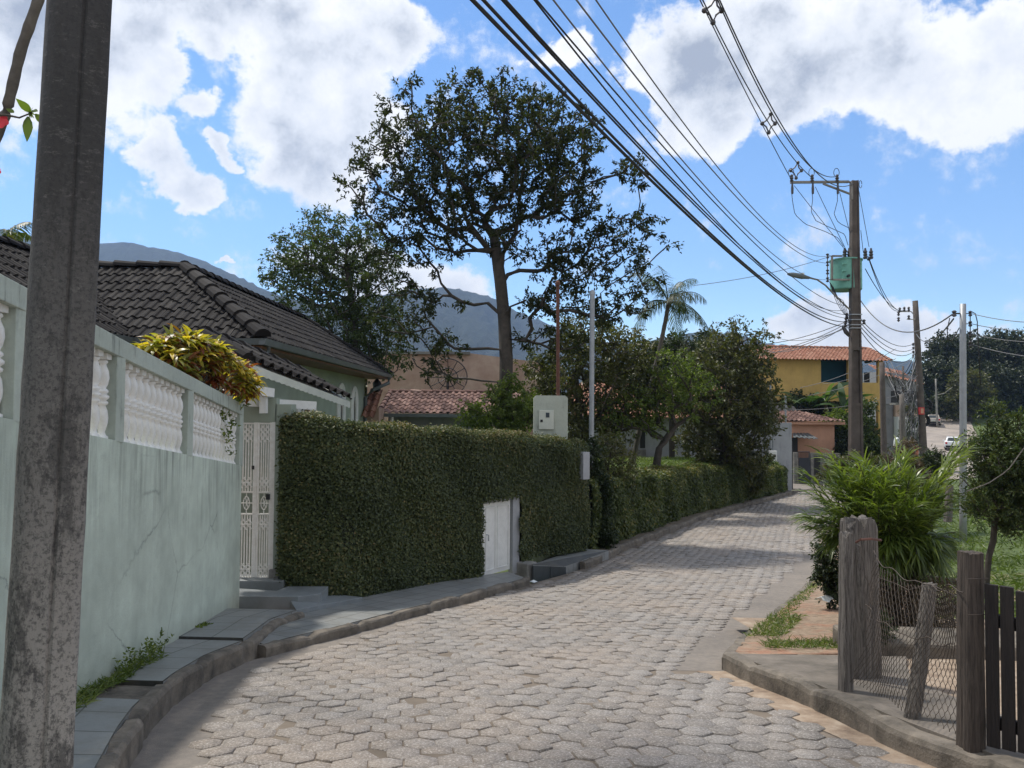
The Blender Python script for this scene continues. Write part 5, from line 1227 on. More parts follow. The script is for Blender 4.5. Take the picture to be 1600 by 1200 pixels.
for z in (900,955): 
    mb=MB(); a=at(1500,z,4.40); mb.tube([(a[0]-.004,4.32,a[2]),(a[0]+.06,4.335,a[2]-.002),(a[0]+.125,4.34,a[2])],.003,5); mb.build('wrap_wire',M['wire_mesh'],net)
# dark slat gate
sg=thing('slat_gate','dark brown vertical slat wooden gate at the right edge','gate',tuple(at(1560,1180,4.2)))
ga=at(1546,1170,4.32); gb=ga+np.array([.86,-.86,0]); gd=unit(gb-ga)
n=16
for k in range(n):
    p=ga+gd*(.02+k*.074); top=at(1545,912,4.32)[2]-.005*k+ .006*math.sin(k*2.1); bot=-float(D(p[1]))+.175
    if k==0: slat0=None
    mb=MB(); mb.box((p[0],p[1],(top+bot)/2),(.064,.022,top-bot),rz=math.atan2(gd[1],gd[0])); mb.build('slat',M['wood_dark'],sg,bevel=.003)
for zz in (-1.16,-1.72):
    mb=MB(); a=ga+[.03,.03,0];b=gb+[.03,.03,0]; a[2]=b[2]=zz-.0; mb.bar(a,b,.03,.07); mb.build('rail',M['wood_dark'],sg)
# low dark raised block in the yard and logs behind the netting
a=at(1335,1050,7.1);b=at(1500,1052,6.9)
mb=MB(); mb.hexa([(a[0],a[1],-2.5),(b[0]+1.2,b[1],-2.5),(b[0]+1.2,b[1]+.5,-2.5),(a[0],a[1]+.5,-2.5),(a[0],a[1],-2.10),(b[0]+1.2,b[1],-2.10),(b[0]+1.2,b[1]+.5,-2.07),(a[0],a[1]+.5,-2.07)])
tag(mb.build('yard_block',M['kerb'],origin=tuple((a+b)/2),bevel=.03),'long low dark raised block across the yard behind the wire netting','step')
for i,(x0,y0,x1,y1,Y,r) in enumerate(((1385,1003,1445,1000,8.0,.035),(1440,985,1500,990,8.3,.05),(1455,955,1510,948,9.0,.05),(1450,905,1502,912,9.4,.045))):
    mb=MB(); mb.tube([at(x0,y0,Y),at((x0+x1)/2,(y0+y1)/2-1,Y),at(x1+30,y1,Y)],[r,r*.9,r*.8],8)
    tag(mb.build('log',M['bark'],origin=at(x0,y0,Y),smooth=True),['short pale branch lying lowest behind the netting','thick dark log lying just above the lowest branch behind the netting','dark log lying third from the ground behind the netting','upper dark branch lying at the top of the brush pile behind the netting'][i],'log','fallen logs behind the netting')
# brush pile of twigs
rg=np.random.RandomState(6); mb=MB()
for k in range(420):
    p=at(rg.uniform(1375,1510),rg.uniform(905,1005),rg.uniform(8.1,9.3)); d=unit(rg.normal(size=3)*[1,.5,.7]); L=rg.uniform(.1,.3); mb.tube([p,p+d*L*.5+[0,0,.02],p+d*L],[.006,.004,.002],3,False)
tag(mb.build('brush_pile',M['bark'],origin=at(1440,990,8.7)),'tangle of dry brown twigs heaped behind the wire netting','brush pile',None,'stuff')
# short posts further up the slope
rough_post('fence_post','short pale stake standing between the bright clump and the tall pipe pole',at(1480,815,15),at(1483,757,15),.13,.13,M['wood_grey'],.1,8,jag=.02)
# ================================================================== BUILDINGS
def hexbox(mb,x0,x1,y0,y1,z0,z1): mb.hexa([(x0,y0,z0),(x1,y0,z0),(x1,y1,z0),(x0,y1,z0),(x0,y0,z1),(x1,y0,z1),(x1,y1,z1),(x0,y1,z1)])
def hx(name,mat,par,*b,bevel=0):
    mb=MB(); hexbox(mb,*b); return mb.build(name,mat,par,bevel=bevel)
# --- red roofed low house behind the ivy wall
Yh=27.0; h=thing('low_house','low grey house with old clay tile roof just above the ivy wall','house',(at(670,680,Yh)[0],Yh,-3.4))
xa,xb=at(590,640,Yh)[0],at(815,640,Yh)[0]; ze_=at(670,646,Yh)[2]; zr_=at(670,613,Yh+2.6)[2]
hx('house_wall',M['grey_wall'],h,xa+.3,xb,Yh+.5,Yh+5,-3.5,ze_-.05)
sv=np.array([0,2.6,zr_-ze_]); sl_=np.linalg.norm(sv); mb=MB(); tile_plane(mb,(xa,Yh,ze_),(1,0,0),sv,[(0,0),(xb-xa,0),(xb-xa,sl_),(0,sl_)],w=.24,row=.42,h=.06); rf=mb.build('roof',M['tile_old'],h)
mb=MB(); mb.add([(xa,Yh+2.6,zr_-.02),(xb,Yh+2.6,zr_-.02),(xb,Yh+5.4,ze_-.02),(xa,Yh+5.4,ze_-.02)],[(0,1,2,3)]); mb.build('back_roof',M['tile_old'],rf)
mb=MB(); ridge_caps(mb,(xa,Yh+2.6,zr_+.02),(xb,Yh+2.6,zr_+.02),.1,.4); ridge_caps(mb,(xa+.05,Yh,ze_+.05),(xa+.05,Yh+2.6,zr_+.03),.09,.4); mb.build('ridge_tiles',M['tile_old'],rf)
hx('gutter',M['gutter_metal'],h,xa+.1,xb,Yh-.14,Yh-.01,ze_-.13,ze_-.01)
hx('eave_board',M['gutter_metal'],h,xa+.3,xb,Yh,Yh+.5,ze_-.12,ze_-.06)
mb=MB(); p=at(613,662,Yh-.05); mb.tube([(p[0],Yh-.06,ze_-.1),(p[0],Yh-.06,-3)],.05,8); mb.build('downpipe',M['white'],h)
# leaning side roof seen end-on, left of the low house
h=thing('shed','narrow lean-to with salmon clay tiles between the green house and the low house','shed',(at(578,660,25.6)[0],25.6,-3.4))
x0,x1_=at(568,640,25.6)[0],at(592,640,25.6)[0]
mb=MB(); za=at(568,655,25.6)[2]; zb=at(592,610,25.6)[2]
sv=np.array([0,1.6,.95]); mb=MB(); tile_plane(mb,(x0,25.2,at(580,652,25.2)[2]),(1,0,0),sv,[(0,0),(x1_-x0,0),(x1_-x0,1.86),(0,1.86)],w=.22,row=.4,h=.06); mb.build('roof',M['tile_red'],h)
hx('shed_wall',M['brickwall'],h,x0+.05,x1_-.05,25.9,27,-3.4,at(580,652,25.2)[2]+.3)
# --- big rendered gable building behind
Yb2=34.0; h=thing('rendered_building','large windowless building with blotched pinkish render behind the low house','building',(at(690,600,Yb2)[0],Yb2,-3.8))
za=at(600,556,Yb2)[2]; zb=at(780,548,Yb2)[2]
mb=MB(); xl_,xr_=at(574,600,Yb2)[0],at(845,600,Yb2)[0]; mb.prism([(xl_,-3.8),(xr_,-3.8),(xr_,at(800,566,Yb2)[2]),(at(735,552,Yb2)[0],at(735,552,Yb2)[2]),(at(600,551,Yb2)[0],at(600,551,Yb2)[2]),(xl_,at(574,560,Yb2)[2])],(1,0,0),(0,0,1),(0,1,0),(0,Yb2,0),5); mb.build('building_wall',M['brickwall'],h)
mb=MB(); mb.bar((xl_,Yb2-.04,at(574,560,Yb2)[2]),(at(600,551,Yb2)[0],Yb2-.04,at(600,551,Yb2)[2]),.10,.12); mb.bar((at(600,551,Yb2)[0],Yb2-.04,at(600,551,Yb2)[2]),(at(735,552,Yb2)[0],Yb2-.04,at(735,552,Yb2)[2]),.12,.12); mb.build('coping',M['concrete'],h)
# mesh satellite dish in front of it
dc=at(700,590,32.0); ds=thing('mesh_satellite_dish','large open mesh satellite dish standing against the blotched pinkish building','satellite dish',(dc[0],dc[1],-3.6))
mb=MB(); Rr=.82
for k in range(12):
    a=k*math.pi/6; mb.tube([dc+[math.cos(a)*Rr*t,-.28*t*t,math.sin(a)*Rr*t*.95] for t in np.linspace(0,1,6)],.016,4)
for rr in (.5,1.0): mb.tube([dc+[math.cos(a)*Rr*rr,-.28*rr*rr,math.sin(a)*Rr*rr*.95] for a in np.linspace(0,2*math.pi,33)],.020,4,False)
for rr in np.linspace(.12,.95,12): mb.tube([dc+[math.cos(a)*Rr*rr,-.28*rr*rr,math.sin(a)*Rr*rr*.95] for a in np.linspace(0,2*math.pi,25)],.006,3,False)
mb.build('reflector',M['iron'],ds)
mb=MB(); mb.tube([dc,(dc[0],dc[1]+.1,-3.6)],.04,6); mb.build('mast',M['iron'],ds)
mb=MB(); [mb.tube([dc+[math.cos(a)*Rr,-.28,math.sin(a)*Rr*.95],dc+[0,-.85,0]],.012,4) for a in (.5,2.6,4.7)]; mb.build('feed_arm',M['iron'],ds)
# --- grey house behind the lawn
Yg=36.5; h=thing('lawn_house','long pale grey house with a clay tile roof behind the lawn trees','house',(at(1010,720,Yg)[0],Yg,-2.6))
xa,xb=at(905,680,Yg)[0],at(1150,680,Yg)[0]; ze_=at(1000,650,Yg)[2]
hx('house_wall',M['pale_wall'],h,xa,xb,Yg,Yg+7,-3.8,ze_-.04)
sv=np.array([0,4.2,1.75]); sl_=np.linalg.norm(sv); mb=MB(); tile_plane(mb,(xa-.4,Yg-.5,ze_-.1),(1,0,0),sv,[(0,0),(xb-xa+.8,0),(xb-xa+.8,sl_),(0,sl_)],w=.26,row=.45,h=.06); mb.build('roof',M['tile_red'],h)
w=hx('window',M['dark'],h,at(1000,680,Yg)[0],at(1008,680,Yg)[0],Yg-.03,Yg-.003,at(1000,700,Yg)[2],at(1000,668,Yg)[2])
hx('plinth',M['concrete'],h,xa+.1,at(1008,680,Yg)[0],Yg-.25,Yg-.04,-3.6,at(1000,702,Yg)[2])
# low boundary panel between lawn and gate
p0,p1=at(1150,700,37.5),at(1204,700,37.8)
mb=MB(); hexbox(mb,p0[0],p1[0]+.9,37.4,37.55,-4.2,at(1180,640+20,37.5)[2]); tag(mb.build('boundary_wall',M['pale_wall'],origin=(p0[0],37.5,-4)),'pale blue-grey garden wall behind the round tree next to the white metal gate','wall')

# --- white metal gate leaf and meter post at the bend
Yq=38.6; q0,q1=at(1215,760,Yq),at(1233,758,Yq+1.5)
mg=thing('metal_gate_panel','tall white corrugated metal gate panel at the bend of the road','gate',tuple(at(1224,762,Yq)))
mb=MB(); n=14; zt0,zt1=at(1215,694,Yq)[2],at(1233,697,Yq+1.5)[2]; zb_=-float(D(Yq))+.05
for k in range(n):
    a=q0+(q1-q0)*k/n; b=q0+(q1-q0)*(k+1)/n; za_=zt0+(zt1-zt0)*k/n; off=.02*(k%2)
    mb.hexa([(a[0],a[1]+off,zb_),(b[0],b[1]+off,zb_),(b[0],b[1]+.05+off,zb_),(a[0],a[1]+.05+off,zb_),(a[0],a[1]+off,za_),(b[0],b[1]+off,za_),(b[0],b[1]+.05+off,za_),(a[0],a[1]+.05+off,za_)])
mb.build('sheet',M['white'],mg)
mb=MB(); mb.bar((q0[0]-.1,q0[1]-.03,zt0+.06),(q1[0],q1[1]-.03,zt1+.06),.08,.1); mb.build('top_rail',M['concrete'],mg)
mb=MB(); mb.box((q0[0]-.12,q0[1]+.1,(zb_+zt0)/2),(.16,.16,zt0-zb_)); mb.build('gate_post',M['gutter_metal'],mg)
p=at(1207,718,37.0); m_=thing('meter_box','white electric meter box on a short post at the far end of the hedge','meter box',(p[0],p[1],-3.9))
mb=MB(); mb.box((p[0],p[1],p[2]-.05),(.36,.25,.95)); mb.build('box_body',M['white'],m_,bevel=.02)
mb=MB(); mb.box((p[0]+.06,p[1]-.13,p[2]+.18),(.12,.02,.13)); mb.build('meter_window',M['dark'],m_)
mb=MB(); mb.box((p[0],p[1]+.02,p[2]-1.0),(.3,.2,1.1)); mb.build('post',M['concrete'],m_)
sp_=thing('service_pole','pair of pale steel service pipes rising beside the meter box','pole',(p[0],37.2,-3.9))
for dx,yt in ((-.02,600),(.10,612)):
    mb=MB(); mb.tube([(p[0]+dx,37.2,-3.9),(p[0]+dx,37.2,at(1208,yt,37.2)[2])],.05 if dx<0 else .035,8); mb.build('pipe',M['steel'],sp_)
p2=at(1227.5,630,40); sp_=thing('service_pole','thin grey mast standing in front of the pink house roof','pole',(p2[0],40,-4))
mb=MB(); mb.tube([(p2[0],40,-4),(p2[0],40,at(1227,618,40)[2])],.045,8); mb.build('pipe',M['steel'],sp_)
# solid dish on a post
p=at(1221,686,38.3); ds=thing('satellite_dish','dark solid satellite dish on a thin post beside the white metal gate','satellite dish',(p[0]+.7,38.2,-4))
mb=MB(); V=[]; nrings=5
mb.lathe([(.01,.10),(.2,.085),(.38,.04),(.50,-.02),(.50,-.035),(.38,.02),(.2,.07),(.01,.085)],20); o=mb.build('dish',M['iron'],ds); o.location=(p[0]-ds.location[0],p[1]-ds.location[1],p[2]-ds.location[2]); o.rotation_euler=(R(78),0,R(-15))
mb=MB(); pp=at(1237,690,38.2); mb.tube([(pp[0],38.2,-3.95),(pp[0],38.2,pp[2])],.05,8); mb.tube([p+[0,.1,0],(pp[0],38.2,pp[2]-.1)],.03,6); mb.build('post',M['iron'],ds)
mb=MB(); pp=at(1234,700,38.4); mb.tube([(pp[0],38.3,-3.95),(pp[0],38.3,at(1234,694,38.4)[2])],.055,8); tag(mb.build('gate_pole',M['steel'],origin=(pp[0],38.3,-3.95)),'pale round gate pole just right of the white metal gate','pole')
# --- salmon house
Yk=46; h=thing('salmon_house','small salmon-pink house with a low tiled roof and a grey awning at the bend','house',(at(1260,750,Yk)[0],Yk,-4.2))
xa,xb=at(1209,700,Yk)[0],at(1304,700,Yk)[0]; zt_=at(1260,663,Yk)[2]; zm=at(1260,706,Yk)[2]
hx('house_wall',M['pink'],h,xa,xb,Yk,Yk+6,-4.3,zt_)
hx('eave_band',M['pink'],h,xa-.25,xb+.5,Yk-.35,Yk+6.2,zt_+.001,zt_+.16)
sv=np.array([0,2.6,.62]); mb=MB(); sl_=np.linalg.norm(sv); tile_plane(mb,(xa-.25,Yk-.45,zt_+.2),(1,0,0),sv,[(0,0),(xb-xa+.75,0),(xb-xa-1.2,sl_),(0,sl_)],w=.27,row=.45,h=.07); mb.build('roof',M['tile_old'],h)
mb=MB(); r0=zt_+.75; mb.prism([(xa-.2,r0-.1),(xb-1.0,r0-.35),(xb-1.2,r0-.28),(xa+1.9,at(1240,637,Yk+2)[2]+.1),(xa+.2,at(1215,636,Yk+2)[2]+.25),(xa-.2,r0+.4)],(1,0,0),(0,0,1),(0,1,0),(0,Yk+1.9,0),4); mb.build('upper_roof',M['concrete'],h)
aw=[at(1240,683,Yk-1.1),at(1278,686,Yk-1.2),at(1262,677,Yk-.1),at(1238,677,Yk-.1)]
mb=MB(); n=10
for k in range(n):
    a=aw[0]+(aw[1]-aw[0])*k/n;b=aw[0]+(aw[1]-aw[0])*(k+1)/n;c=aw[3]+(aw[2]-aw[3])*(k+1)/n;d=aw[3]+(aw[2]-aw[3])*k/n; o=np.array([0,0,.04*(k%2)])
    mb.hexa([a+o-[0,0,.03],b+o-[0,0,.03],c+o-[0,0,.03],d+o-[0,0,.03],a+o,b+o,c+o,d+o])
mb.build('awning',M['gutter_metal'],h)
dd_=hx('doorway',M['dark'],h,at(1237,700,Yk)[0],at(1246,700,Yk)[0],Yk-.05,Yk-.004,-4.2,at(1240,684,Yk)[2])
# compound wall and dark gate in front of the salmon house
Yw=44.6; h=thing('yard_wall','stained concrete yard wall with pale posts in front of the salmon house','wall',(at(1280,750,Yw)[0],Yw,-4.2))
zt_=at(1280,708,Yw)[2]; zb_=-4.35
hx('wall_panel',M['concrete'],h,at(1265,700,Yw)[0],at(1313,700,Yw)[0],Yw,Yw+.2,zb_,zt_)
for x in (1241,1245,1268,1286): hx('wall_post',M['concrete'],h,at(x-1.6,700,Yw)[0],at(x+1.6,700,Yw)[0],Yw-.06,Yw+.15 if x<1265 else Yw-.003,zb_,zt_+.04)
hx('opening',M['dark'],h,at(1272,700,Yw)[0],at(1281,700,Yw)[0],Yw-.04,Yw-.004,at(1272,742,Yw)[2],at(1272,713,Yw)[2])
g=thing('sheet_gate','dark blue sheet metal gate with a salmon grille panel on top','gate',(at(1256,750,Yw)[0],Yw-.1,-4.2))
hx('gate_sheet',M['navy'],g,at(1247,700,Yw)[0],at(1265,700,Yw)[0],Yw-.1,Yw-.04,-4.14,at(1256,715,Yw)[2])
gr=hx('grille_panel',M['pink'],g,at(1248,700,Yw)[0],at(1259,700,Yw)[0],Yw-.09,Yw-.05,at(1256,714.5,Yw)[2],at(1256,707,Yw)[2])
mb=MB()
for x in np.linspace(1247.5,1265,11): mb.tube([at(x,715,Yw-.12),at(x,706,Yw-.12)],.018,4)
mb.tube([at(1247,706,Yw-.12),at(1265,706,Yw-.12)],.03,4); mb.build('grille',M['iron'],g)

# --- yellow two-storey house
Yy=51; h=thing('yellow_house','two-storey ochre yellow house with blue upper veranda and clay tile roof','house',(at(1290,700,Yy)[0],Yy,-4.6))
xa,xb=at(1188,600,Yy)[0],at(1382,600,Yy)[0]; X=lambda px:at(px,600,Yy)[0]; Z=lambda py:at(1290,py,Yy)[2]
ze_=Z(559); Dp=8
xo=X(1283)    # veranda starts
hx('house_wall',M['yellow'],h,xa,xo,Yy,Yy+Dp,Z(626),ze_)
hx('balcony_wall',M['yellow'],h,xo+.002,xb-.9+.9,Yy-.01,Yy+.16,Z(627),Z(597.5))
hx('floor_slab',M['yellow'],h,xo+.003,xb-.002,Yy+.161,Yy+Dp,Z(627),Z(623))
hx('veranda_wall',M['blue'],h,xo+.004,xb-.3,Yy+2.6,Yy+2.8,Z(622.9),ze_)
hx('veranda_side_wall',M['blue'],h,X(1345),X(1361),Yy+1.2,Yy+2.59,Z(622.9),Z(566))
hx('window',M['dark'],h,X(1364),X(1371),Yy+1.1,Yy+1.3,Z(596),Z(580))
for a,b in ((1325,1331),(1372,1380)): hx('column',M['yellow'],h,X(a),X(b),Yy+.0,Yy+.25,Z(597.4),ze_)
for a,b in ((1372,1381),(1320,1326)): hx('column',M['yellow'],h,X(a),X(b),Yy+.02,Yy+.35,-4.7,Z(627.2))
hx('ground_floor_wall',M['grey_wall'],h,xa+.2,xb-.5,Yy+1.6,Yy+Dp-.2,-4.8,Z(627.3))
hx('window',M['dark'],h,X(1300),X(1328),Yy+1.5,Yy+1.59,Z(662),Z(632)); hx('window',M['glass'],h,X(1348),X(1371),Yy+1.5,Yy+1.59,Z(672),Z(636))
hx('parapet',M['yellow'],h,X(1358),X(1381)-.01,Yy+.36,Yy+.5,-4.8,Z(668))
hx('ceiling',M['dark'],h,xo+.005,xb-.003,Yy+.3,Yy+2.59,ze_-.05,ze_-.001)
sv=np.array([0,3.2,1.05]); sl_=np.linalg.norm(sv); mb=MB(); tile_plane(mb,(xa-.3,Yy-.75,ze_-.15),(1,0,-.012),sv,[(0,0),(xb-xa+.4,0),(xb-xa+.3,sl_),(0,sl_)],w=.24,row=.42,h=.07); rf=mb.build('roof',M['tile_red'],h)
mb=MB(); zz=ze_-.15+1.05; ridge_caps(mb,(xa-.3,Yy+2.45,zz+.05),(xb+.05,Yy+2.45,zz-.06),.13,.4); ridge_caps(mb,(xb+.05,Yy-.8,ze_-.2),(xb+.05,Yy+2.45,zz-.04),.12,.4); mb.build('ridge_tiles',M['tile_red'],rf)
mb=MB(); mb.add([(xa-.3,Yy+2.45,zz-.05),(xb,Yy+2.45,zz-.1),(xb,Yy+8.4,ze_-.5),(xa-.3,Yy+8.4,ze_-.5)],[(0,1,2,3)]); mb.build('back_roof',M['tile_red'],rf)
mb=MB(); mb.prism([(Yy-.6,ze_-.2),(Yy+2.4,zz-.14),(Yy+2.4,ze_-.2)],(0,1,0),(0,0,1),(1,0,0),(xb-.22,0,0),.2); mb.build('gable_end',M['concrete'],h)
# --- grey house with red roof beyond, white annex
Yz=63; h=thing('grey_house','unpainted grey upper-floor house with clay roof beyond the yellow house','house',(at(1405,700,Yz)[0],Yz,-4.6))
X=lambda px:at(px,600,Yz)[0]; Z=lambda py:at(1400,py,Yz)[2]
mb=MB(); mb.prism([(X(1378),Z(632)),(X(1436),Z(632)),(X(1436),Z(592)),(X(1432),Z(588)),(X(1378),Z(580))],(1,0,0),(0,0,1),(0,1,0),(0,Yz,0),6); mb.build('upper_wall',M['grey_wall'],h)
mb=MB(); sv=np.array([0,3.0,1.1]); sl_=np.linalg.norm(sv); tile_plane(mb,(X(1377),Yz-.6,Z(588)),(1,0,-.20),sv,[(0,0),(3.2,0),(3.0,sl_),(0,sl_)],w=.27,row=.45,h=.08); mb.build('roof',M['tile_red'],h)
hx('veranda_opening',M['dark'],h,X(1392),X(1434),Yz-.03,Yz-.004,Z(629),Z(611))
hx('lower_wall',M['grey_wall'],h,X(1378),X(1396),Yz+.1,Yz+5,-4.9,Z(632.5)); 
hx('white_wall',M['white'],h,X(1397),X(1432),Yz-.6,Yz+4,-4.9,Z(651)); hx('tan_wall',M['brickwall'],h,X(1397),X(1431),Yz-.2,Yz+4,Z(650.8),Z(632.6))
hx('slab',M['concrete'],h,X(1384),X(1401),Yz-1.6,Yz-.61,Z(632.8),Z(630)); hx('door',M['gutter_metal'],h,X(1398.5),X(1407),Yz-.66,Yz-.603,Z(676),Z(656)); hx('concrete_post',M['concrete'],h,X(1395),X(1398),Yz-1.5,Yz-1.2,-4.9,Z(633))
mb=MB(); p=at(1430,700,60); hexbox(mb,p[0]-.5,p[0]+.3,60,60.4,-4.7,at(1430,690,60)[2]); tag(mb.build('brick_pile',M['brick_orange'],origin=(p[0],60,-4.7),bevel=.05),'small stack of orange bricks at the foot of the cable-draped pole','bricks')
for i,(x,y,w_,l) in enumerate(((1402,690,.26,'pale blue and white rubbish bag left of the sagging cables'),(1416,700,.22,'tall white sack standing beneath the sagging cables'))):
    p=at(x,y,57); mb=MB(); mb.lathe([(w_*.7,-.5-.2*i),(w_*1.1,-.3),(w_*.95,.05),(w_*.8,.2),(w_*.25,.32)],9,tuple(p)); tag(mb.build('sack',M['plastic'],origin=tuple(p-[0,0,.6])),l,'sack')

# ================================================================== PLANTS AROUND THE FAR HOUSES
def banana(x,y0,y1,Y,label,seed,n=8,L=2.4):
    rg=np.random.RandomState(seed); b=at(x,y0,Y); b[2]=-float(D(Y)); t=at(x,y1,Y); th=thing('banana_plant',label,'banana plant',tuple(b)); mb=MB(); mb.tube([b,(b+t)/2+[.1,0,0],t],[.18,.15,.09],8); mb.build('stem',M['bark_pale'],th)
    P=np.tile(t,(n,1)); az=np.arange(n)*2.4+rg.rand(); el=rg.uniform(.5,1.25,n); d=np.stack([np.cos(az)*np.cos(el),np.sin(az)*np.cos(el)*.6,np.sin(el)],1)
    v,f,tt=strips(P,d,np.tile([0,0,1.],(n,1))+rg.normal(size=(n,3))*.3,L*(.75+.4*rg.rand(n)),.42,1.3,9,[.1,.6,1,1,.95,.9,.8,.5,.05],tint=rg.rand(n)); np_mesh('leaves',v,f,M['banana'],th,tint=tt)
banana(1290,700,628,49,'tall banana plant with torn leaves in front of the yellow house balcony',1,9,2.8)
banana(1262,700,640,49.5,'second banana plant left of the taller one by the yellow house',2,8,2.5)
banana(1318,700,640,48,'low banana plant nearest the main power pole',3,7,2.0)
B=lambda *a,**k: bushy(*a,**k)
B('bush','yellow-green rounded bush above the salmon house roof','bush',[(1310,665,22,1),(1328,672,16,.8),(1295,672,14,.8),(1318,655,12,.7)],47.5,1.2,110,.42,50,.17,.10,M['bright_leaf'],91,mind=.3)
B('bush','dark bush between the salmon house and the main power pole','bush',[(1318,705,14,1),(1312,725,12,1),(1322,690,12,1),(1316,740,10,.8)],46.3,.7,90,.35,50,.15,.09,M['dark_leaf'],92,mind=.25)
B('bush','leafy green bush directly right of the main power pole','bush',[(1358,690,17,1),(1352,665,13,.9),(1365,712,16,1),(1350,710,16,.9),(1355,638,9,.7),(1372,730,14,.8)],43,1.2,160,.36,50,.15,.09,M['left_leaf'],93,mind=.25)
B('bush','dark undergrowth bush below the banana plants','bush',[(1270,640,16,1),(1300,648,14,1),(1250,628,12,.8),(1285,655,14,.9)],50,.8,90,.45,46,.18,.1,M['dark_leaf'],94,mind=.3)
B('bush','scrubby olive bush at the foot of the main power pole','bush',[(1310,735,16,1),(1340,740,18,1),(1370,735,16,1),(1300,748,12,.8),(1390,745,14,.9),(1330,725,10,.7)],26.5,.9,170,.24,50,.11,.05,M['olive_leaf'],95,mind=.15)
B('bush','dark spiky shrub between the clump and the second pole','bush',[(1455,722,12,1),(1440,730,12,1),(1468,730,9,.7),(1450,745,14,.9),(1425,740,12,.8)],20,.6,90,.2,50,.16,.025,M['dark_leaf'],96,mind=.12)
B('bush','tall brown weedy shrub with bare stalks behind the bright clump','bush',[(1412,715,12,1),(1404,735,14,1),(1425,735,14,.9),(1395,715,8,.6),(1418,700,8,.5),(1436,752,14,.8)],17,.4,110,.15,44,.08,.022,M['dry'],97,mind=.09)
B('vine_mass','tangled pale vine hanging from the sagging cables by the second pole','vine',[(1418,640,8,1),(1424,660,9,1),(1415,680,9,1),(1428,640,6,.8),(1430,685,8,.8),(1410,700,8,.8),(1432,665,6,.7)],46,.5,110,.25,40,.13,.03,M['left_leaf'],98,mind=.2)
# woodland on the right hill
def wood():
    rg=np.random.RandomState(15)
    crowns=[(1470,600,34,118,'rounded dark crown at the left end of the woodland'),(1482,560,34,124,'tall dark crown second from the left end of the woodland'),(1520,565,36,122,'wide dark crown in the middle of the woodland above the road'),(1565,550,30,126,'tallest crown of the woodland with an open feathery top'),(1600,560,36,124,'dark crown at the right picture edge of the woodland'),(1515,610,28,112,'yellowish low crown above the far end of the road'),(1550,600,30,116,'lower dark crown right of the yellowish one'),(1596,610,32,116,'lower dark crown at the right picture edge'),(1640,575,36,122,'dark crown just past the right picture edge'),(1462,632,14,112,'small bush beside the parked beige car')]
    for i,(x,y,r,Y,l) in enumerate(crowns):
        g=at(x,y,Y); gz_=-float(D(Y))+2.0; base_=np.array([g[0],Y,min(gz_-2.5,g[2]-2)])
        bl=[(x,y,r,1)]+[(x+math.cos(a)*r*.75,y+math.sin(a)*r*.6,r*.5,.8) for a in rg.rand(6)*6.28]
        if i==3: bl+=[(1570,536,12,1.2),(1585,545,9,1),(1560,538,9,.9)]
        if r>20: bl+=[(x+rg.normal()*r*.4,y+r*.9,r*.6,.8)]
        tree('woodland_tree',l,'tree',[base_,(base_+g)/2,g],bl,Y,r*Y/F*.8,.9,190,1.0,60,.42,.26,.28,M['forest'] if i!=5 else M['olive_leaf'],M['bark'],100+i,step=1.2,group='woodland trees on the hill',min_r=.03)
wood()
# far woodland understorey mass
rg=np.random.RandomState(33); n=16000
Y=rg.uniform(123,150,n); X=Y*rg.uniform(.535,.80,n); Zm=-D(Y)+rg.rand(n)**.7*rg.uniform(3,8,n)*np.clip((X/Y-.53)*18,.35,1)
P=np.stack([X,Y,Zm],1); v,f,t=leaves(P,rg.normal(size=(n,3)),.8,.5,tint=rg.rand(n)*.6); tag(np_mesh('far_woodland',v,f,M['forest'],tint=t),'dark undergrowth filling the wood behind the top of the far road','woodland',None,'stuff')
# hedgerow trees in the valley middle distance hiding the bare ground
spec=[(575,600,40),(640,600,41),(700,590,43),(830,600,44),(960,610,45),(1010,600,48),(1060,575,50),(1110,590,52),(1160,585,54),(1205,600,58),(1250,615,62)]
for i,(x,y,Yq_) in enumerate(spec):
    g=at(x,y,Yq_); base_=np.array([g[0],Yq_,-4.6]); rr=rg.uniform(26,36)
    bl=[(x,y,rr,1)]+[(x+rg.normal()*rr*.6,y+rg.normal()*rr*.4+6,rr*.55,.8) for _ in range(4)]+[(x,y+rr,rr*.8,.8)]
    names=['behind the shed','left of the mesh dish','behind the pinkish building','behind the meter pillar','behind the lawn house roof','left of the leaning palm','right of the leaning palm','left of the thin-crowned tree','behind the round tree','behind the salmon house','left of the banana plants']
    tree('valley_tree','mid-distance green tree in the valley '+names[i],'tree',[base_,(base_+g)/2,g],bl,Yq_,1.6,.5,110,.62,56,.26,.15,.17,M['dark_leaf'] if i%2 else M['olive_leaf'],M['bark'],200+i,step=.7,group='valley trees behind the houses',min_r=.02)
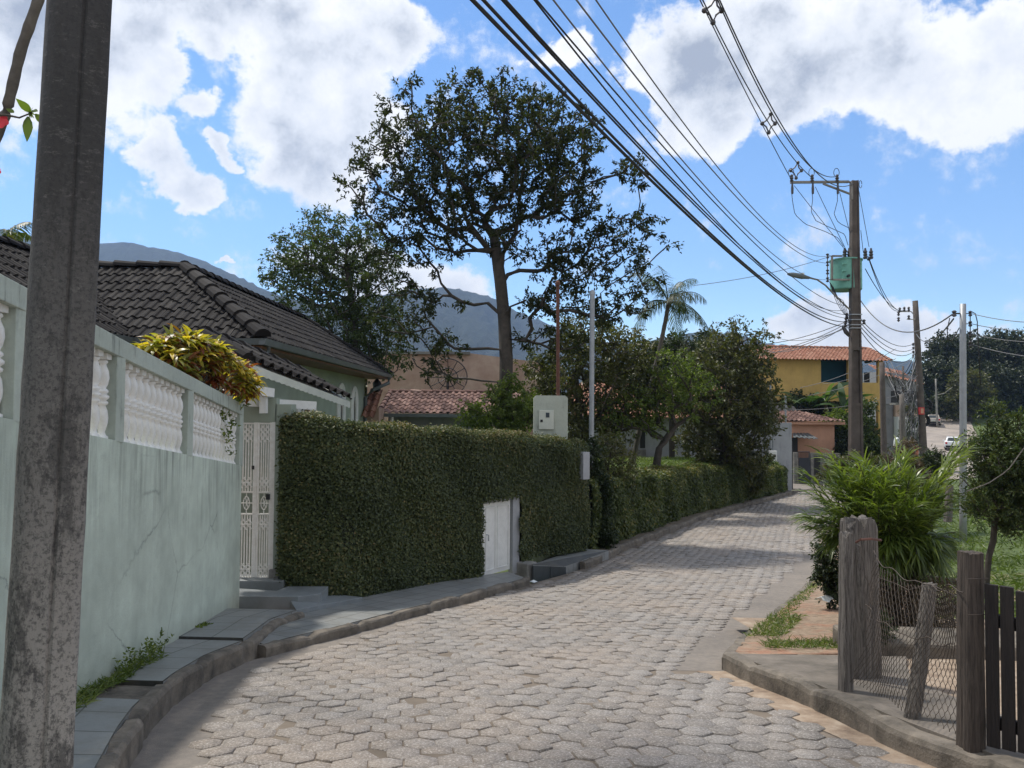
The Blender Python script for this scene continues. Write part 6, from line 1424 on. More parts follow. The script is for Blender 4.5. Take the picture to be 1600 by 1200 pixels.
# ================================================================== POLES AND WIRES
# near utility pole, left foreground
Yn=3.0
def near_pole():
    b=at(47,1330,Yn+.05); t=at(128,-70,Yn+.15); b=b+(b-t)*.10; t2=t+(t-b)*1.05
    th=thing('utility_pole','massive weathered concrete utility pole leaning in the left foreground','utility pole',tuple(b)); mb=MB()
    # section: rounded on the left and back, flat faces meeting in a groove at the seam
    w=.125
    ra_=R(-31); sec=[(-w,.02),(-w*.97,-.05),(-w*.86,-.10),(-w*.66,-.130),(-w*.4,-.142),(.010,-.146),(.022,-.134),(.034,-.146),(.09,-.143),(w*.82,-.137),(w*.97,-.122),(w,-.10),(w*1.0,.08),(w*.9,.13),(.05,.15),(-w*.5,.14),(-w*.85,.10)]
    sec=[(x*math.cos(-ra_)-y*math.sin(-ra_), x*math.sin(-ra_)+y*math.cos(-ra_)) for x,y in sec]
    n=60; k=len(sec); vs=[]; rg=np.random.RandomState(1)
    for i in range(n+1):
        f=i/n; p=b+(t2-b)*f; s=1.03-.22*f
        for (x,y) in sec: vs.append((p[0]+x*s+rg.normal()*.0008,p[1]+y*s+rg.normal()*.0008,p[2]))
    fs=[(i*k+j,i*k+(j+1)%k,(i+1)*k+(j+1)%k,(i+1)*k+j) for i in range(n) for j in range(k)]+[tuple(range(n*k,n*k+k))]
    mb.add(vs,fs); o=mb.build('pole_shaft',M['pole'],th); 
    for p in o.data.polygons: p.use_smooth=True
    m=o.modifiers.new('es','EDGE_SPLIT'); m.split_angle=R(38)
    return b,t2
NB,NT_=near_pole()
# main power pole
Ym=28.0
MP=lambda px,py,dy=0: at(px,py,Ym+dy)
mpole=thing('power_pole','tall concrete power pole carrying the green transformer','power pole',(MP(1337,740)[0],Ym,-float(D(Ym))))
xb_=MP(1337,700)[0]; xt_=MP(1334.5,283)[0]; zt_=MP(1334,283)[2]; z0=-float(D(Ym))-.1
def mx_(z): f=(z-z0)/(zt_-z0); return xb_+(xt_-xb_)*f
def mw(z): f=(z-z0)/(zt_-z0); return .50-.27*f
def seg_(mb,za,zb,x0f,x1f,y0,y1):
    a,b=mx_(za),mx_(zb); wa,wb=mw(za),mw(zb)
    mb.hexa([(a+wa*x0f,Ym+y0,za),(a+wa*x1f,Ym+y0,za),(a+wa*x1f,Ym+y1,za),(a+wa*x0f,Ym+y1,za),(b+wb*x0f,Ym+y0,zb),(b+wb*x1f,Ym+y0,zb),(b+wb*x1f,Ym+y1,zb),(b+wb*x0f,Ym+y1,zb)])
mb=MB(); zA=MP(1337,632)[2]; zB=MP(1337,545)[2]
seg_(mb,z0,zt_,-.5,-.32,-.13,.13); seg_(mb,z0,zt_,.32,.5,-.131,.131); seg_(mb,z0,zA,-.319,.319,-.10,.10); seg_(mb,zA+.001,zB-.001,-.318,.318,-.03,.03); seg_(mb,zB,zt_-.001,-.319,.319,-.10,.10)
for z in (zA,zB): seg_(mb,z-.06,z+.06,-.317,.317,-.122,.122)
mb.build('pole_shaft',M['pole_far'],mpole)
ca=MP(1235,285,-.2); cb=MP(1326,284,-.2)
mb=MB(); mb.bar(ca,cb,.09,.08); mb.tube([cb,cb+[.08,0,-.03],cb+[.12,0,-.15],cb+[.12,0,-.65]],.04,6); mb.bar(MP(1286,287,-.2),MP(1328,303,-.2),.06,.06); mb.build('crossarm',M['pole_light'],mpole)
cuts=[]
for i,px in enumerate((1237,1269,1308)):
    p=MP(px,285,-.25); s_=mb=MB()
    mb.lathe([(.05,.0),(.07,.03),(.045,.08),(.075,.12),(.045,.17),(.065,.21),(.03,.26)],8,tuple(p+[0,0,.03])); mb.lathe([(.02,-.45),(.045,-.42),(.05,-.25),(.035,-.1),(.045,-.02)],8,tuple(p+[0,-.06,0])); f_=mb.build('fuse_cutout',M['ceramic'],mpole)
    mb=MB(); mb.tube([p+[.1*math.cos(a)-.02,0,.36+.16*math.sin(a)] for a in np.linspace(-.9,4.0,12)],.012,5); mb.build('jumper_loop',M['cable'],f_); cuts.append(p)
mb=MB(); mb.tube([MP(1342,288)+[.05*math.cos(a)+.06,0,.14*math.sin(a)] for a in np.linspace(0,6,12)],.012,5); mb.build('top_loop',M['cable'],mpole)
# secondary rack of insulators left of the transformer
xk=MP(1293,400)[0]
for y in (400,412,425,437):
    p=MP(1293,y,-.1); mb=MB(); mb.lathe([(.03,-.09),(.065,-.06),(.03,-.02),(.03,.02),(.065,.06),(.03,.09)],8,tuple(p)); mb.build('insulator',M['ceramic'],mpole)
mb=MB(); mb.tube([MP(1293,396,-.1),MP(1293,441,-.1)],.02,5); a,b,c,d=MP(1300,400,-.1),MP(1300,437,-.1),MP(1328,437,-.1),MP(1316,400,-.1); mb.bar(a,b,.06,.06); mb.bar(b,c,.06,.06); mb.bar(a,d,.06,.06); mb.bar(MP(1293,437,-.1),b,.03,.03); mb.bar(MP(1293,400,-.1),a,.03,.03); mb.build('rack_frame',M['pole_light'],mpole)
mb=MB()
for y in (492,500,508,513): mb.box((mx_(MP(1337,y)[2]),Ym,MP(1337,y)[2]),(mw(MP(1337,y)[2])+.05,.32,.035))
mb.build('steel_bands',M['steel'],mpole)
for px,py in ((1322,500),(1321,507),(1350,503),(1323,493)):
    mb=MB(); mb.lathe([(.03,-.09),(.07,-.05),(.03,0),(.07,.05),(.03,.09)],8,tuple(MP(px,py,-.1))); mb.build('insulator',M['ceramic'],mpole)
mb=MB(); mb.tube([MP(1317,510,-.1),MP(1322,519,-.1),MP(1327,525,-.05)],[.05,.08,.05],6); mb.build('splice_box',M['ceramic'],mpole)
# transformer
tf=thing('transformer','green pole-mounted transformer drum with three bushings','transformer',tuple(MP(1337,448,-.35)))
tc_=MP(1338,420,-.42); rT=.56; zt1=MP(1338,399,-.42)[2]; zb1=MP(1338,448,-.42)[2]
mb=MB(); mb.lathe([(rT*.96,0),(rT,.03),(rT*.99,zt1-zb1-.05),(rT*1.05,zt1-zb1-.045),(rT*1.05,zt1-zb1)],24,(tc_[0],Ym+.45,zb1)); o=mb.build('drum',M['transformer'],tf,smooth=True); m=o.modifiers.new('es','EDGE_SPLIT'); m.split_angle=R(35)
for sx in (-1,1):
    for zz in (.35,.65,.9):
        mb=MB(); mb.box((tc_[0]+sx*.26,Ym+.45-rT*.86,zb1+zz),(.16,.10,.06)); mb.build('bracket',M['transformer'],tf)
for px in (1318,1325,1350,1359):
    p=MP(px,397,.3); mb=MB(); mb.lathe([(.07,0),(.085,.06),(.055,.10),(.085,.16),(.055,.2),(.08,.26),(.05,.31),(.03,.40)],8,(p[0],p[1]-.1,zt1)); mb.build('bushing',M['ceramic'],tf)
for px,py in ((1323,432),(1355,406)):
    p=MP(px,py); mb=MB(); mb.tube([(p[0],Ym+.45-rT*.95,p[2]),(p[0],Ym+.45-rT*1.15,p[2])],.05,8); mb.build('terminal',M['iron'],tf)
# street lamp on arm
sl=thing('street_lamp','street lamp head on a thin curved arm reaching left from the main power pole','street lamp',tuple(MP(1328,482,-.1)))
mb=MB(); mb.tube([MP(1328,484,-.1),MP(1306,463,-.5),MP(1290,446,-.9),MP(1277,437,-1.2),MP(1264,434,-1.4)],.03,6); mb.build('arm',M['pole_light'],sl)
mb=MB(); a,b=MP(1264,434,-1.4),MP(1231,428,-1.7); mb.tube([a,a+(b-a)*.3,a+(b-a)*.35,a+(b-a)*.75,b],[.05,.085,.10,.09,.04],8); mb.build('lamp_head',M['gutter_metal'],sl)
mb=MB(); q=a+(b-a)*.3; mb.tube([q,q+[0,0,.13]],.06,8); mb.build('photocell',M['plastic'],sl)

# second, third and lesser poles
def round_pole(name,label,bx,by,tx,ty,Y,r0,r1,mat,zbase=None,cap=True):
    t=at(tx,ty,Y); b=at(bx,by,Y); zb=-float(D(Y))-.05 if zbase is None else zbase; f=(zb-t[2])/(b[2]-t[2]); b=t+(b-t)*f
    th=thing(name,label,'pole',tuple(b)); mb=MB(); mb.tube([b+(t-b)*k/6 for k in range(7)],[r0+(r1-r0)*k/6 for k in range(7)],12); o=mb.build('pole_shaft',mat,th,smooth=True)
    for p in o.data.polygons:
        if len(p.vertices)>4: p.use_smooth=False
    return th,b,t
Y2=45
p2,b2,t2_=round_pole('power_pole','leaning round concrete pole with a small red box, second along the road',1443,711,1430,470,Y2,.23,.15,M['pole_far'])
def arm(th,Y,segs,name='crossarm',r=.03,mat='pole_light'):
    mb=MB(); mb.tube([at(x,y,Y) for x,y in segs],r,5); mb.build(name,M[mat],th)
arm(p2,Y2-.2,[(1404,487),(1424,487),(1428,492)]); arm(p2,Y2-.2,[(1417,499),(1430,499)])
for x,y in ((1406,484),(1413,483),(1420,483),(1404,490),(1420,496),(1404,499)):
    mb=MB(); mb.lathe([(.03,-.14),(.09,-.06),(.04,0),(.09,.06),(.03,.14)],7,tuple(at(x,y,Y2-.2))); mb.build('insulator',M['ceramic'],p2)
for y in (538,544,550,556): 
    mb=MB(); mb.lathe([(.03,-.09),(.08,-.03),(.03,.0),(.08,.04),(.03,.09)],7,tuple(at(1427,y,Y2-.2))); mb.build('insulator',M['ceramic'],p2)
mb=MB(); q=at(1439.5,642,Y2-.28); mb.box(tuple(q),(.30,.12,.42)); bx_=mb.build('box',M['red'],p2); mb=MB(); mb.box((q[0]+.02,q[1]-.065,q[2]),(.16,.01,.28)); mb.build('box_label',M['pink'],bx_)
for x,y,r in ((1447,634,.36),(1444,657,.34)):
    mb=MB(); c=at(x,y,Y2-.1)
    for k in range(6): mb.tube([c+[r*(1-.06*k)*math.cos(a),.02*k,r*(1-.06*k)*math.sin(a)] for a in np.linspace(0,2*math.pi,15)],.035,5,False)
    mb.build('cable_coil',M['cable'],p2)
Y3=18.5
p3,b3,t3=round_pole('pipe_pole','slender grey steel pole on the grass right of the bright clump',1505,850,1504.5,475,Y3,.085,.07,M['steel'])
arm(p3,Y3,[(1490,490),(1504,490)],r=.02,mat='iron'); 
mb=MB(); mb.lathe([(.02,-.08),(.06,-.05),(.03,0),(.06,.05),(.02,.08)],7,tuple(at(1491,490,Y3))); mb.build('insulator',M['ceramic'],p3)
mb=MB(); mb.tube([at(1516,486,Y3),at(1516,541,Y3)],.012,5)
for y in (490,506,522,538): mb.tube([at(1505,y,Y3),at(1516,y,Y3)],.012,5)
mb.build('rack',M['iron'],p3)
for y in (490,506,522,538):
    mb=MB(); mb.lathe([(.015,-.07),(.05,-.045),(.025,-.01),(.025,.01),(.05,.045),(.015,.07)],8,tuple(at(1516,y,Y3))); mb.build('insulator',M['ceramic'],p3)
mb=MB(); mb.tube([at(1518,487,Y3),at(1524,490,Y3),at(1527,502,Y3),at(1528,530,Y3),at(1530,560,Y3),at(1532,600,Y3+.3)],.012,5); mb.tube([at(1484,497,Y3),at(1480,515,Y3),at(1481,530,Y3),at(1487,533,Y3),at(1492,525,Y3),at(1499,512,Y3)],.012,5); mb.build('drop_cable',M['cable'],p3)
round_pole('post','dark slim post standing directly right of the yellow house',1382,735,1378,566,38,.16,.12,M['pole_far'])
round_pole('post','thin grey post with a small crosspiece beyond the yellow house',1411,735,1411,572,50,.10,.07,M['pole_far'])
round_pole('post','rough pale wooden post in front of the white annex',1412,740,1409,616,36,.16,.11,M['wood_grey'])
th,_,_=round_pole('street_light_pole','far slim lamp pole beside the parked beige car',1464,650,1462,592,106,.14,.1,M['pole_light'])
mb=MB(); mb.tube([at(1463,617,106),at(1475,615,105),at(1488,605,104)],.05,5); mb.build('lamp_arm',M['pole_light'],th)

# ------------------------------------------------------------------ wires
def wire_fit(name,label,pxs,l0,l1,Ys,r,mat,group=None,s0=0.0,s1=1.0,cat='cable'):
    l0=np.array(l0,float);l1=np.array(l1,float); d=l1-l0; S=[];Z=[]
    for x,y in pxs:
        rr=ray(x,y); k=rr[0]        # X=k*Y
        s=(k*l0[1]-l0[0])/(d[0]-k*d[1]); Yv=l0[1]+s*d[1]; S.append(s); Z.append(rr[2]*Yv)
    c=np.polyfit(S,Z,2 if len(S)>2 else 1); ss=np.linspace(s0,s1,60)
    pts=[(l0[0]+d[0]*s,l0[1]+d[1]*s,float(np.polyval(c,s))) for s in ss]
    mb=MB(); mb.tube(pts,r,6); return tag(mb.build(name,mat,origin=pts[-1]),label,cat,group), c, pts
near=(-1.75,3.05); GW='low-voltage and telephone cables between the near pole and the main power pole'
zz=[("lowest thick black cable of the bundle, nearest the big tree crown",[(739,0),(850,116),(925,187),(1011,279),(1075,337),(1169,420),(1317,510)],.020,'cable',-.0),
    ("second black cable just above the lowest thick one",[(756,0),(887,137),(1019,281),(1180,425),(1320,503)],.017,'cable',.03),
    ("third thin cable from the bottom of the bundle",[(784,0),(944,176),(1101,330),(1180,413),(1322,497)],.012,'cable',.06),
    ("fourth thin cable from the bottom of the bundle",[(791,0),(962,184),(1075,311),(1200,420),(1322,492)],.012,'cable',.09),
    ("fifth cable, crossing the bundle in mid span",[(826,0),(880,52),(940,124),(1026,240),(1169,397),(1320,484)],.010,'cable',.12),
    ("sixth cable, steeper than the ones below it",[(840,0),(910,90),(1019,204),(1105,306),(1200,400),(1322,478)],.010,'cable',.15),
    ("seventh cable, ending at the rack left of the transformer",[(867,0),(962,124),(1037,221),(1130,320),(1293,437)],.010,'cable_grey',.18),
    ("eighth cable with a small splice knot, ending beside the transformer",[(904,0),(977,94),(1052,200),(1150,311),(1243,388),(1293,412)],.011,'cable_grey',.21),
    ("topmost cable of the low bundle, ending at the upper rack insulator",[(930,0),(1000,97),(1093,225),(1187,337),(1293,400)],.010,'cable_grey',.24)]
for lb,px,r,m_,o in zz:
    end=ray(*px[-1])*(Ym-.15); wire_fit('overhead_cable',lb,px,(near[0]+o,near[1]),(end[0],end[1]),None,r*.85,M[m_],GW,0.0,1.0)
# high-voltage spacer cable
HW='high-voltage lines held by spacers above the road'
hv=[("left high-voltage line running to the outer fuse cutout",[(1093,0),(1123,52),(1161,146),(1202,210),(1237,283)],(-2.9,3.0),MP(1237,279,-.25)),
    ("middle high-voltage line running to the second fuse cutout",[(1097,0),(1130,56),(1169,146),(1206,199),(1246,252),(1270,280)],(-2.6,3.0),MP(1269,279,-.25)),
    ("right high-voltage line running to the inner fuse cutout",[(1123,0),(1150,67),(1206,180),(1255,246),(1307,276)],(-2.3,3.0),MP(1308,277,-.25)),
    ("messenger line just above the right high-voltage line",[(1126,0),(1156,70),(1210,182),(1257,244),(1337,284)],(-2.2,3.0),MP(1334,284,0))]
hvp=[]
for lb,px,n0,e in hv: hvp.append(wire_fit('power_line',lb,px,n0,(e[0],e[1]),None,.014,M['cable'],HW)[2])
def yzat(pts,px):   # point on wire nearest to a photo column
    best=None
    for p in pts:
        if p[1]<2: continue
        q=800+1200*p[0]/p[1]
        if best is None or abs(q-px)<best[0]: best=(abs(q-px),p)
    return np.array(best[1])
for i,(px,lb) in enumerate(((1113,'line spacer nearest the camera near the top of the picture'),(1204,'middle line spacer halfway to the main power pole'),(1248,'farthest line spacer just before the main power pole'))):
    pa=yzat(hvp[0],px-6); pb=yzat(hvp[2],px+9); pc=(pa+pb)/2; top=pc+[.06,0,.26]; bot=pc+[0,0,-.24]
    th=thing('line_spacer',lb,'spacer',tuple(pc),'spacers on the high-voltage lines'); mb=MB(); a_=pc+[-.17,0,0]; b_=pc+[.17,0,0]
    for u,v in ((a_,top),(top,b_),(b_,bot),(bot,a_)): mb.tube([u,(u+v)/2+(pc-(u+v)/2)*.25,v],.020,6)
    mb.build('frame',M['ceramic'],th)
    for q in (a_,b_,top,bot): mb=MB(); mb.lathe([(.03,-.05),(.055,-.02),(.055,.02),(.03,.05)],7,tuple(q)); mb.build('clamp',M['ceramic'],th)
def wire3(name,label,a,b,sag,r=.011,mat='cable',group=None,n=26,cat='cable'):
    a=np.array(a,float);b=np.array(b,float); pts=[a+(b-a)*t-np.array([0,0,4*sag*t*(1-t)]) for t in np.linspace(0,1,n)]
    mb=MB(); mb.tube(pts,r,5); return tag(mb.build(name,M[mat],origin=tuple(b)),label,cat,group)
# jumpers from cutouts to transformer
mb=MB()
ends=(MP(1318,385,.2),MP(1325,383,.2),MP(1328,356,-.1))
mids=([(1238,312),(1242,335),(1258,350),(1290,362),(1310,372)],[(1270,312),(1267,330),(1275,345),(1300,357),(1320,366)],[(1309,312),(1303,335),(1310,348),(1328,357)])
jl=['looping lead from the outer fuse cutout down to the transformer','looping lead from the second fuse cutout down to the transformer','looping lead from the inner fuse cutout down to the pole']
for k in range(3):
    P,_=resample([MP(x,y,-.2) for x,y in [( (1237,1269,1308)[k],300)]+mids[k]]+[ends[k]],.15); mb=MB(); mb.tube(P,.012,5); tag(mb.build('jumper_cable',M['cable'],origin=ends[k]),jl[k],'cable','jumper leads on the main power pole')
for k,(a,b) in enumerate((((1241,290),(1322,392)),((1274,292),(1327,400)),((1312,300),(1330,372)),((1341,292),(1358,386)),((1345,360),(1349,395)))):
    wire3('jumper_cable',['long straight lead from the outer crossarm end to the transformer top','straight lead from the middle of the crossarm to the transformer top','short steep lead from the inner crossarm end to the pole','steep lead from the pole top down to the right bushing','shortest lead right of the pole above the transformer'][k],MP(*a,-.15),MP(*b,.1),.02,.011,'cable','jumper leads on the main power pole')
# leads below the transformer
for k in range(5):
    P,_=resample([MP(1296+k*1.5,440+k*2,-.1),MP(1300+k*2,452+k*3,-.1),MP(1306+k*3,470,-.1),MP(1316+k*2,488,-.1),MP(1326,497+k*2,-.1)],.2); mb=MB(); mb.tube(P,.010,5)
    tag(mb.build('drop_cable',M['cable'],origin=P[-1]),'thin lead hanging between the insulator rack and the steel bands below the transformer','cable','leads below the transformer')
# spans main pole -> second pole
G2='cables between the main power pole and the second pole'
spans=[((1356,400),(1406,485),1.1,'upper line leaving the transformer for the left insulator of the second pole'),((1358,404),(1413,484),1.1,'line beside the upper one leaving the transformer for the second pole'),((1352,420),(1420,484),1.0,'third line leaving the transformer side for the second pole'),((1341,495),(1426,538),.8,'highest low-voltage cable between the main and the second pole'),((1341,500),(1427,545),.9,'middle low-voltage cable between the main and the second pole'),((1341,506),(1427,550),1.0,'lower low-voltage cable between the main and the second pole'),((1341,512),(1428,556),1.3,'lowest telephone cable between the main and the second pole')]
for a,b,s,l in spans: wire3('overhead_cable',l,MP(*a,.1),at(*b,Y2-.2),s*.6,.016,'cable',G2)
wire3('twisted_cable','thick twisted cable sagging from the main power pole to the slender grey pole',MP(1345,470,-.1),at(1488,491,Y3),.75,.018,'cable_grey')
wire3('service_cable','long thin wire crossing the sky from the palm to the transformer rack',at(1085,446,24.0),MP(1293,402,-.1),.12,.010,'cable_grey')
GS='service drops fanning left from the main power pole'
for k,(x,y,Y) in enumerate(((1100,532,34),(1150,543,40),(1185,546,42),(1120,551,36),(1195,520,48))):
    wire3('service_cable','service wire '+['to the thin-crowned tree side','to the round tree side','ending at the yellow roof edge','lowest of the left-hand fan','highest of the left-hand fan'][k]+' left of the main power pole',MP(1328,500+k*2.5,-.05),at(x,y,Y),.5,.014,'cable_grey',GS)
GF='wires crossing in front of the yellow house'
for k,(a,b) in enumerate((((1250,606),(1400,545)),((1262,618),(1425,562)),((1285,600),(1400,560)),((1240,640),(1428,610)))):
    wire3('service_cable','thin wire '+['highest','second highest','third','lowest'][k]+' of those crossing the yellow house front',at(*a,47),at(*b,45.2),.3,.016,'cable_grey',GF)
G4='wires leaving the slender grey pole to the right'
for k,(y,ye) in enumerate(((490,501),(506,512),(522,530),(538,560))):
    wire3('overhead_cable',['highest','second','third','lowest'][k]+' wire leaving the slender grey pole towards the right edge',at(1518,y,Y3),at(1700,ye,Y3-3),.12,.009,'cable_grey',G4)
wire3('twisted_cable','thick cable swinging from the second pole back to the slender grey pole',at(1432,522,Y2-.2),at(1490,498,Y3),.5,.02,'cable_grey')
# sagging cable tangle beyond
G5='slack cables tangled around the second pole'
rg=np.random.RandomState(3)
for k in range(26):
    a=at(rg.uniform(1380,1412),rg.uniform(560,612),rg.uniform(40,50)); b=at(rg.uniform(1428,1436),rg.uniform(545,640),Y2-.25); wire3('slack_cable','slack thin cable in the tangle just left of the second pole',a,b,rg.uniform(.2,1.5),.016,'cable_grey' if k%2 else 'cable',G5,18)
for k in range(16):
    x=rg.uniform(1414,1436); P=[at(x+rg.normal()*4,y,Y2-.3+rg.rand()) for y in np.linspace(rg.uniform(585,620),rg.uniform(670,715),7)]; P,_=resample(P,.3); mb=MB(); mb.tube(P,.022,4); tag(mb.build('hanging_cable',M['cable_grey'],origin=P[-1]),'loose pale strand hanging vertically beside the second pole','cable','hanging strands beside the second pole')
# ropes in the right shrub
P,_=resample([at(1600,700,10.2),at(1575,735,10.2),at(1545,755,10.2),at(1510,768,10.2)],.1); mb=MB(); mb.tube(P,.007,5); tag(mb.build('rope',M['wood_grey'],origin=P[-1]),'pale rope hanging in a curve across the shrub at the right edge','rope')
# ================================================================== CARS
def car(name,label,pos,heading,paint,hatch=True):
    """rear at local -Y, length along +Y; built from side profile sections"""
    th=thing(name,label,'car',tuple(pos),'cars on the far road',heading); L=4.0; wd=1.72
    def bld(mb,nm,mat,par=None,smooth=False,bev=0):
        o=mb.build(nm,mat,None,smooth,bev); o.parent=par or th; return o
    prof=[(-2.0,.35),(-2.02,.62),(-1.97,.95),(-1.90,1.02),(1.35,.98),(1.95,.80),(2.03,.55),(2.0,.33),(1.6,.25),(-1.7,.25)]
    mb=MB(); 
    def section(x,sc): return [(x,y*1.0,z) for y,z in prof]
    xs=[(-wd/2,.90),(-wd/2+.06,1.0),(wd/2-.06,1.0),(wd/2,.90)]; m=len(prof); vs=[]
    for x,s in xs:
        for y,z in prof: vs.append((x,y*(1 if s==1 else .975),.62+(z-.62)*(1 if s==1 else .88)))
    fs=[(i*m+k,i*m+(k+1)%m,(i+1)*m+(k+1)%m,(i+1)*m+k) for i in range(3) for k in range(m)]+[tuple(range(m-1,-1,-1)),tuple(3*m+k for k in range(m))]
    mb.add(vs,fs); bld(mb,'body',paint,bev=.03)
    cab=[(-1.88,1.0),(-1.55,1.44),(-1.35,1.48),(.1,1.48),(.95,.99)]; mb=MB(); vs=[]
    for sx in (-1,1):
        for y,z in cab: vs.append((sx*(wd/2-.06-(z-.98)*.36),y,z))
    m=5; mb.add(vs,[tuple(range(m)),tuple(2*m-1-k for k in range(m))]+[(k,m+k,m+(k+1)%m,(k+1)%m) for k in range(m)]); bld(mb,'cabin',paint,bev=.03)
    mb=MB(); mb.add([(-.60,-1.875,1.07),(.60,-1.875,1.07),(.50,-1.595,1.41),(-.50,-1.595,1.41),(-.60,-1.86,1.07),(.60,-1.86,1.07),(.50,-1.58,1.41),(-.50,-1.58,1.41)],[(0,1,2,3),(7,6,5,4),(0,4,5,1),(1,5,6,2),(2,6,7,3),(3,7,4,0)]); bld(mb,'rear_window',M['glass'])
    mb=MB(); mb.add([(-.62,.94,1.03),(.62,.94,1.03),(.52,.17,1.44),(-.52,.17,1.44)],[(3,2,1,0)]); bld(mb,'windscreen',M['glass'])
    for sx in (-1,1):
        mb=MB(); 
        def P(y,z): return (sx*(wd/2-.055-(z-.98)*.36),y,z)
        mb.add([P(-1.5,1.06),P(.72,1.06),P(.12,1.41),P(-1.32,1.41)],[(0,1,2,3) if sx>0 else (3,2,1,0)]); bld(mb,'side_window',M['glass'])
        mb=MB(); mb.box((sx*.72,-1.985,.80),(.20,.10,.22)); bld(mb,'tail_light',M['tail'],bev=.02)
        mb=MB(); mb.box((sx*.66,1.99,.66),(.26,.08,.14)); bld(mb,'headlight',M['plastic'])
        mb=MB(); mb.box((sx*.92,.55,1.03),(.16,.10,.12)); bld(mb,'side_mirror',paint,bev=.02)
        for y in (-1.25,1.28):
            mb=MB(); mb.tube([(sx*(wd/2-.20),y,.31),(sx*(wd/2+.01),y,.31)],.31,18); w=bld(mb,'wheel',M['tyre']); mb=MB(); mb.tube([(sx*(wd/2+.005),y,.31),(sx*(wd/2+.02),y,.31)],.19,14); bld(mb,'rim',M['steel'],w)
    mb=MB(); mb.box((0,-2.02,.42),(1.60,.14,.22)); bp=bld(mb,'bumper',M['tyre'],bev=.03); mb=MB(); mb.box((0,-2.03,.70),(.40,.02,.13)); bld(mb,'number_plate',M['cabinet'])
    return th
def roadz(x,y): return -float(D(y))-.02
p=at(1489,690,88); car('car','white hatchback driving up the far road, lower of the two cars',(p[0],88,roadz(0,88)),R(-28),M['car_white'])
p=at(1459,655,108); c=car('car','beige sedan parked at the left edge of the far road near the trees',(p[0],108,roadz(0,108)),R(-30),M['car_beige'])
# ================================================================== LIGHT, SKY, AIR
SUN_AZ, SUN_EL = R(-48), R(64)      # azimuth from +Y (ahead), negative = left
sd = Vector((math.sin(SUN_AZ)*math.cos(SUN_EL), math.cos(SUN_AZ)*math.cos(SUN_EL), math.sin(SUN_EL)))
ld = bpy.data.lights.new('sun','SUN'); ld.energy = 2.2; ld.angle = R(3.0); ld.color = (1,.95,.87)
so = bpy.data.objects.new('sun', ld); COL.objects.link(so); so.rotation_euler = sd.to_track_quat('Z','Y').to_euler()
W = bpy.data.worlds.new('World'); scn.world = W; W.use_nodes = True
wn, wl = W.node_tree.nodes, W.node_tree.links
for nd in list(wn): wn.remove(nd)
def wnode(t, **kw):
    nd = wn.new(t)
    for k,v in kw.items(): setattr(nd,k,v)
    return nd
def wmath(op,a,b=0.0,clamp=False,c=None):
    m=wnode('ShaderNodeMath'); m.operation=op; m.use_clamp=clamp
    for s_,v in zip(m.inputs,(a,b,c)):
        if v is None: continue
        if isinstance(v,(int,float)): s_.default_value=v
        else: wl.new(v,s_)
    return m.outputs[0]
out=wnode('ShaderNodeOutputWorld'); tc=wnode('ShaderNodeTexCoord'); sky=wnode('ShaderNodeTexSky')
sky.sky_type='NISHITA'; sky.sun_disc=False; sky.sun_elevation=SUN_EL; sky.sun_rotation=SUN_AZ; sky.altitude=900; sky.air_density=1.0; sky.dust_density=.0; sky.ozone_density=3.0
hs=wnode('ShaderNodeHueSaturation'); hs.inputs['Saturation'].default_value=1.12; hs.inputs['Value'].default_value=1.0; wl.new(sky.outputs[0],hs.inputs['Color'])
bg1=wnode('ShaderNodeBackground'); bg1.inputs[1].default_value=SKY_STR; wl.new(hs.outputs[0],bg1.inputs[0])
sx=wnode('ShaderNodeSeparateXYZ'); wl.new(tc.outputs['Generated'],sx.inputs[0])
# azimuth / elevation in degrees
az=wmath('MULTIPLY',wmath('ARCTAN2',sx.outputs[0],sx.outputs[1]),57.2958); el=wmath('MULTIPLY',wmath('ARCSINE',sx.outputs[2]),57.2958)
def wnoise(scale,det,rough,loc=(0,0,0),sc=(1,1,1)):
    mp=wnode('ShaderNodeMapping'); mp.inputs['Location'].default_value=loc; mp.inputs['Scale'].default_value=sc; wl.new(tc.outputs['Generated'],mp.inputs[0])
    nd=wnode('ShaderNodeTexNoise'); nd.inputs['Scale'].default_value=scale; nd.inputs['Detail'].default_value=det; nd.inputs['Roughness'].default_value=rough
    wl.new(mp.outputs[0],nd.inputs['Vector']); return nd.outputs['Fac']
n1=wnoise(5.5,12,.60,sc=(1,1,1.5)); n2=wnoise(5.5,12,.6,(3,7,1)); n3=wnoise(16,10,.68,(1,2,9))
warp=2.6
azw=wmath('ADD',az,wmath('MULTIPLY',wmath('SUBTRACT',n1,.5),warp*6)); elw=wmath('ADD',el,wmath('MULTIPLY',wmath('SUBTRACT',n2,.5),warp*4))
def ang(px,py):
    d=ray(px,py); d=d/np.linalg.norm(d); return math.degrees(math.atan2(d[0],d[1])), math.degrees(math.asin(d[2]))
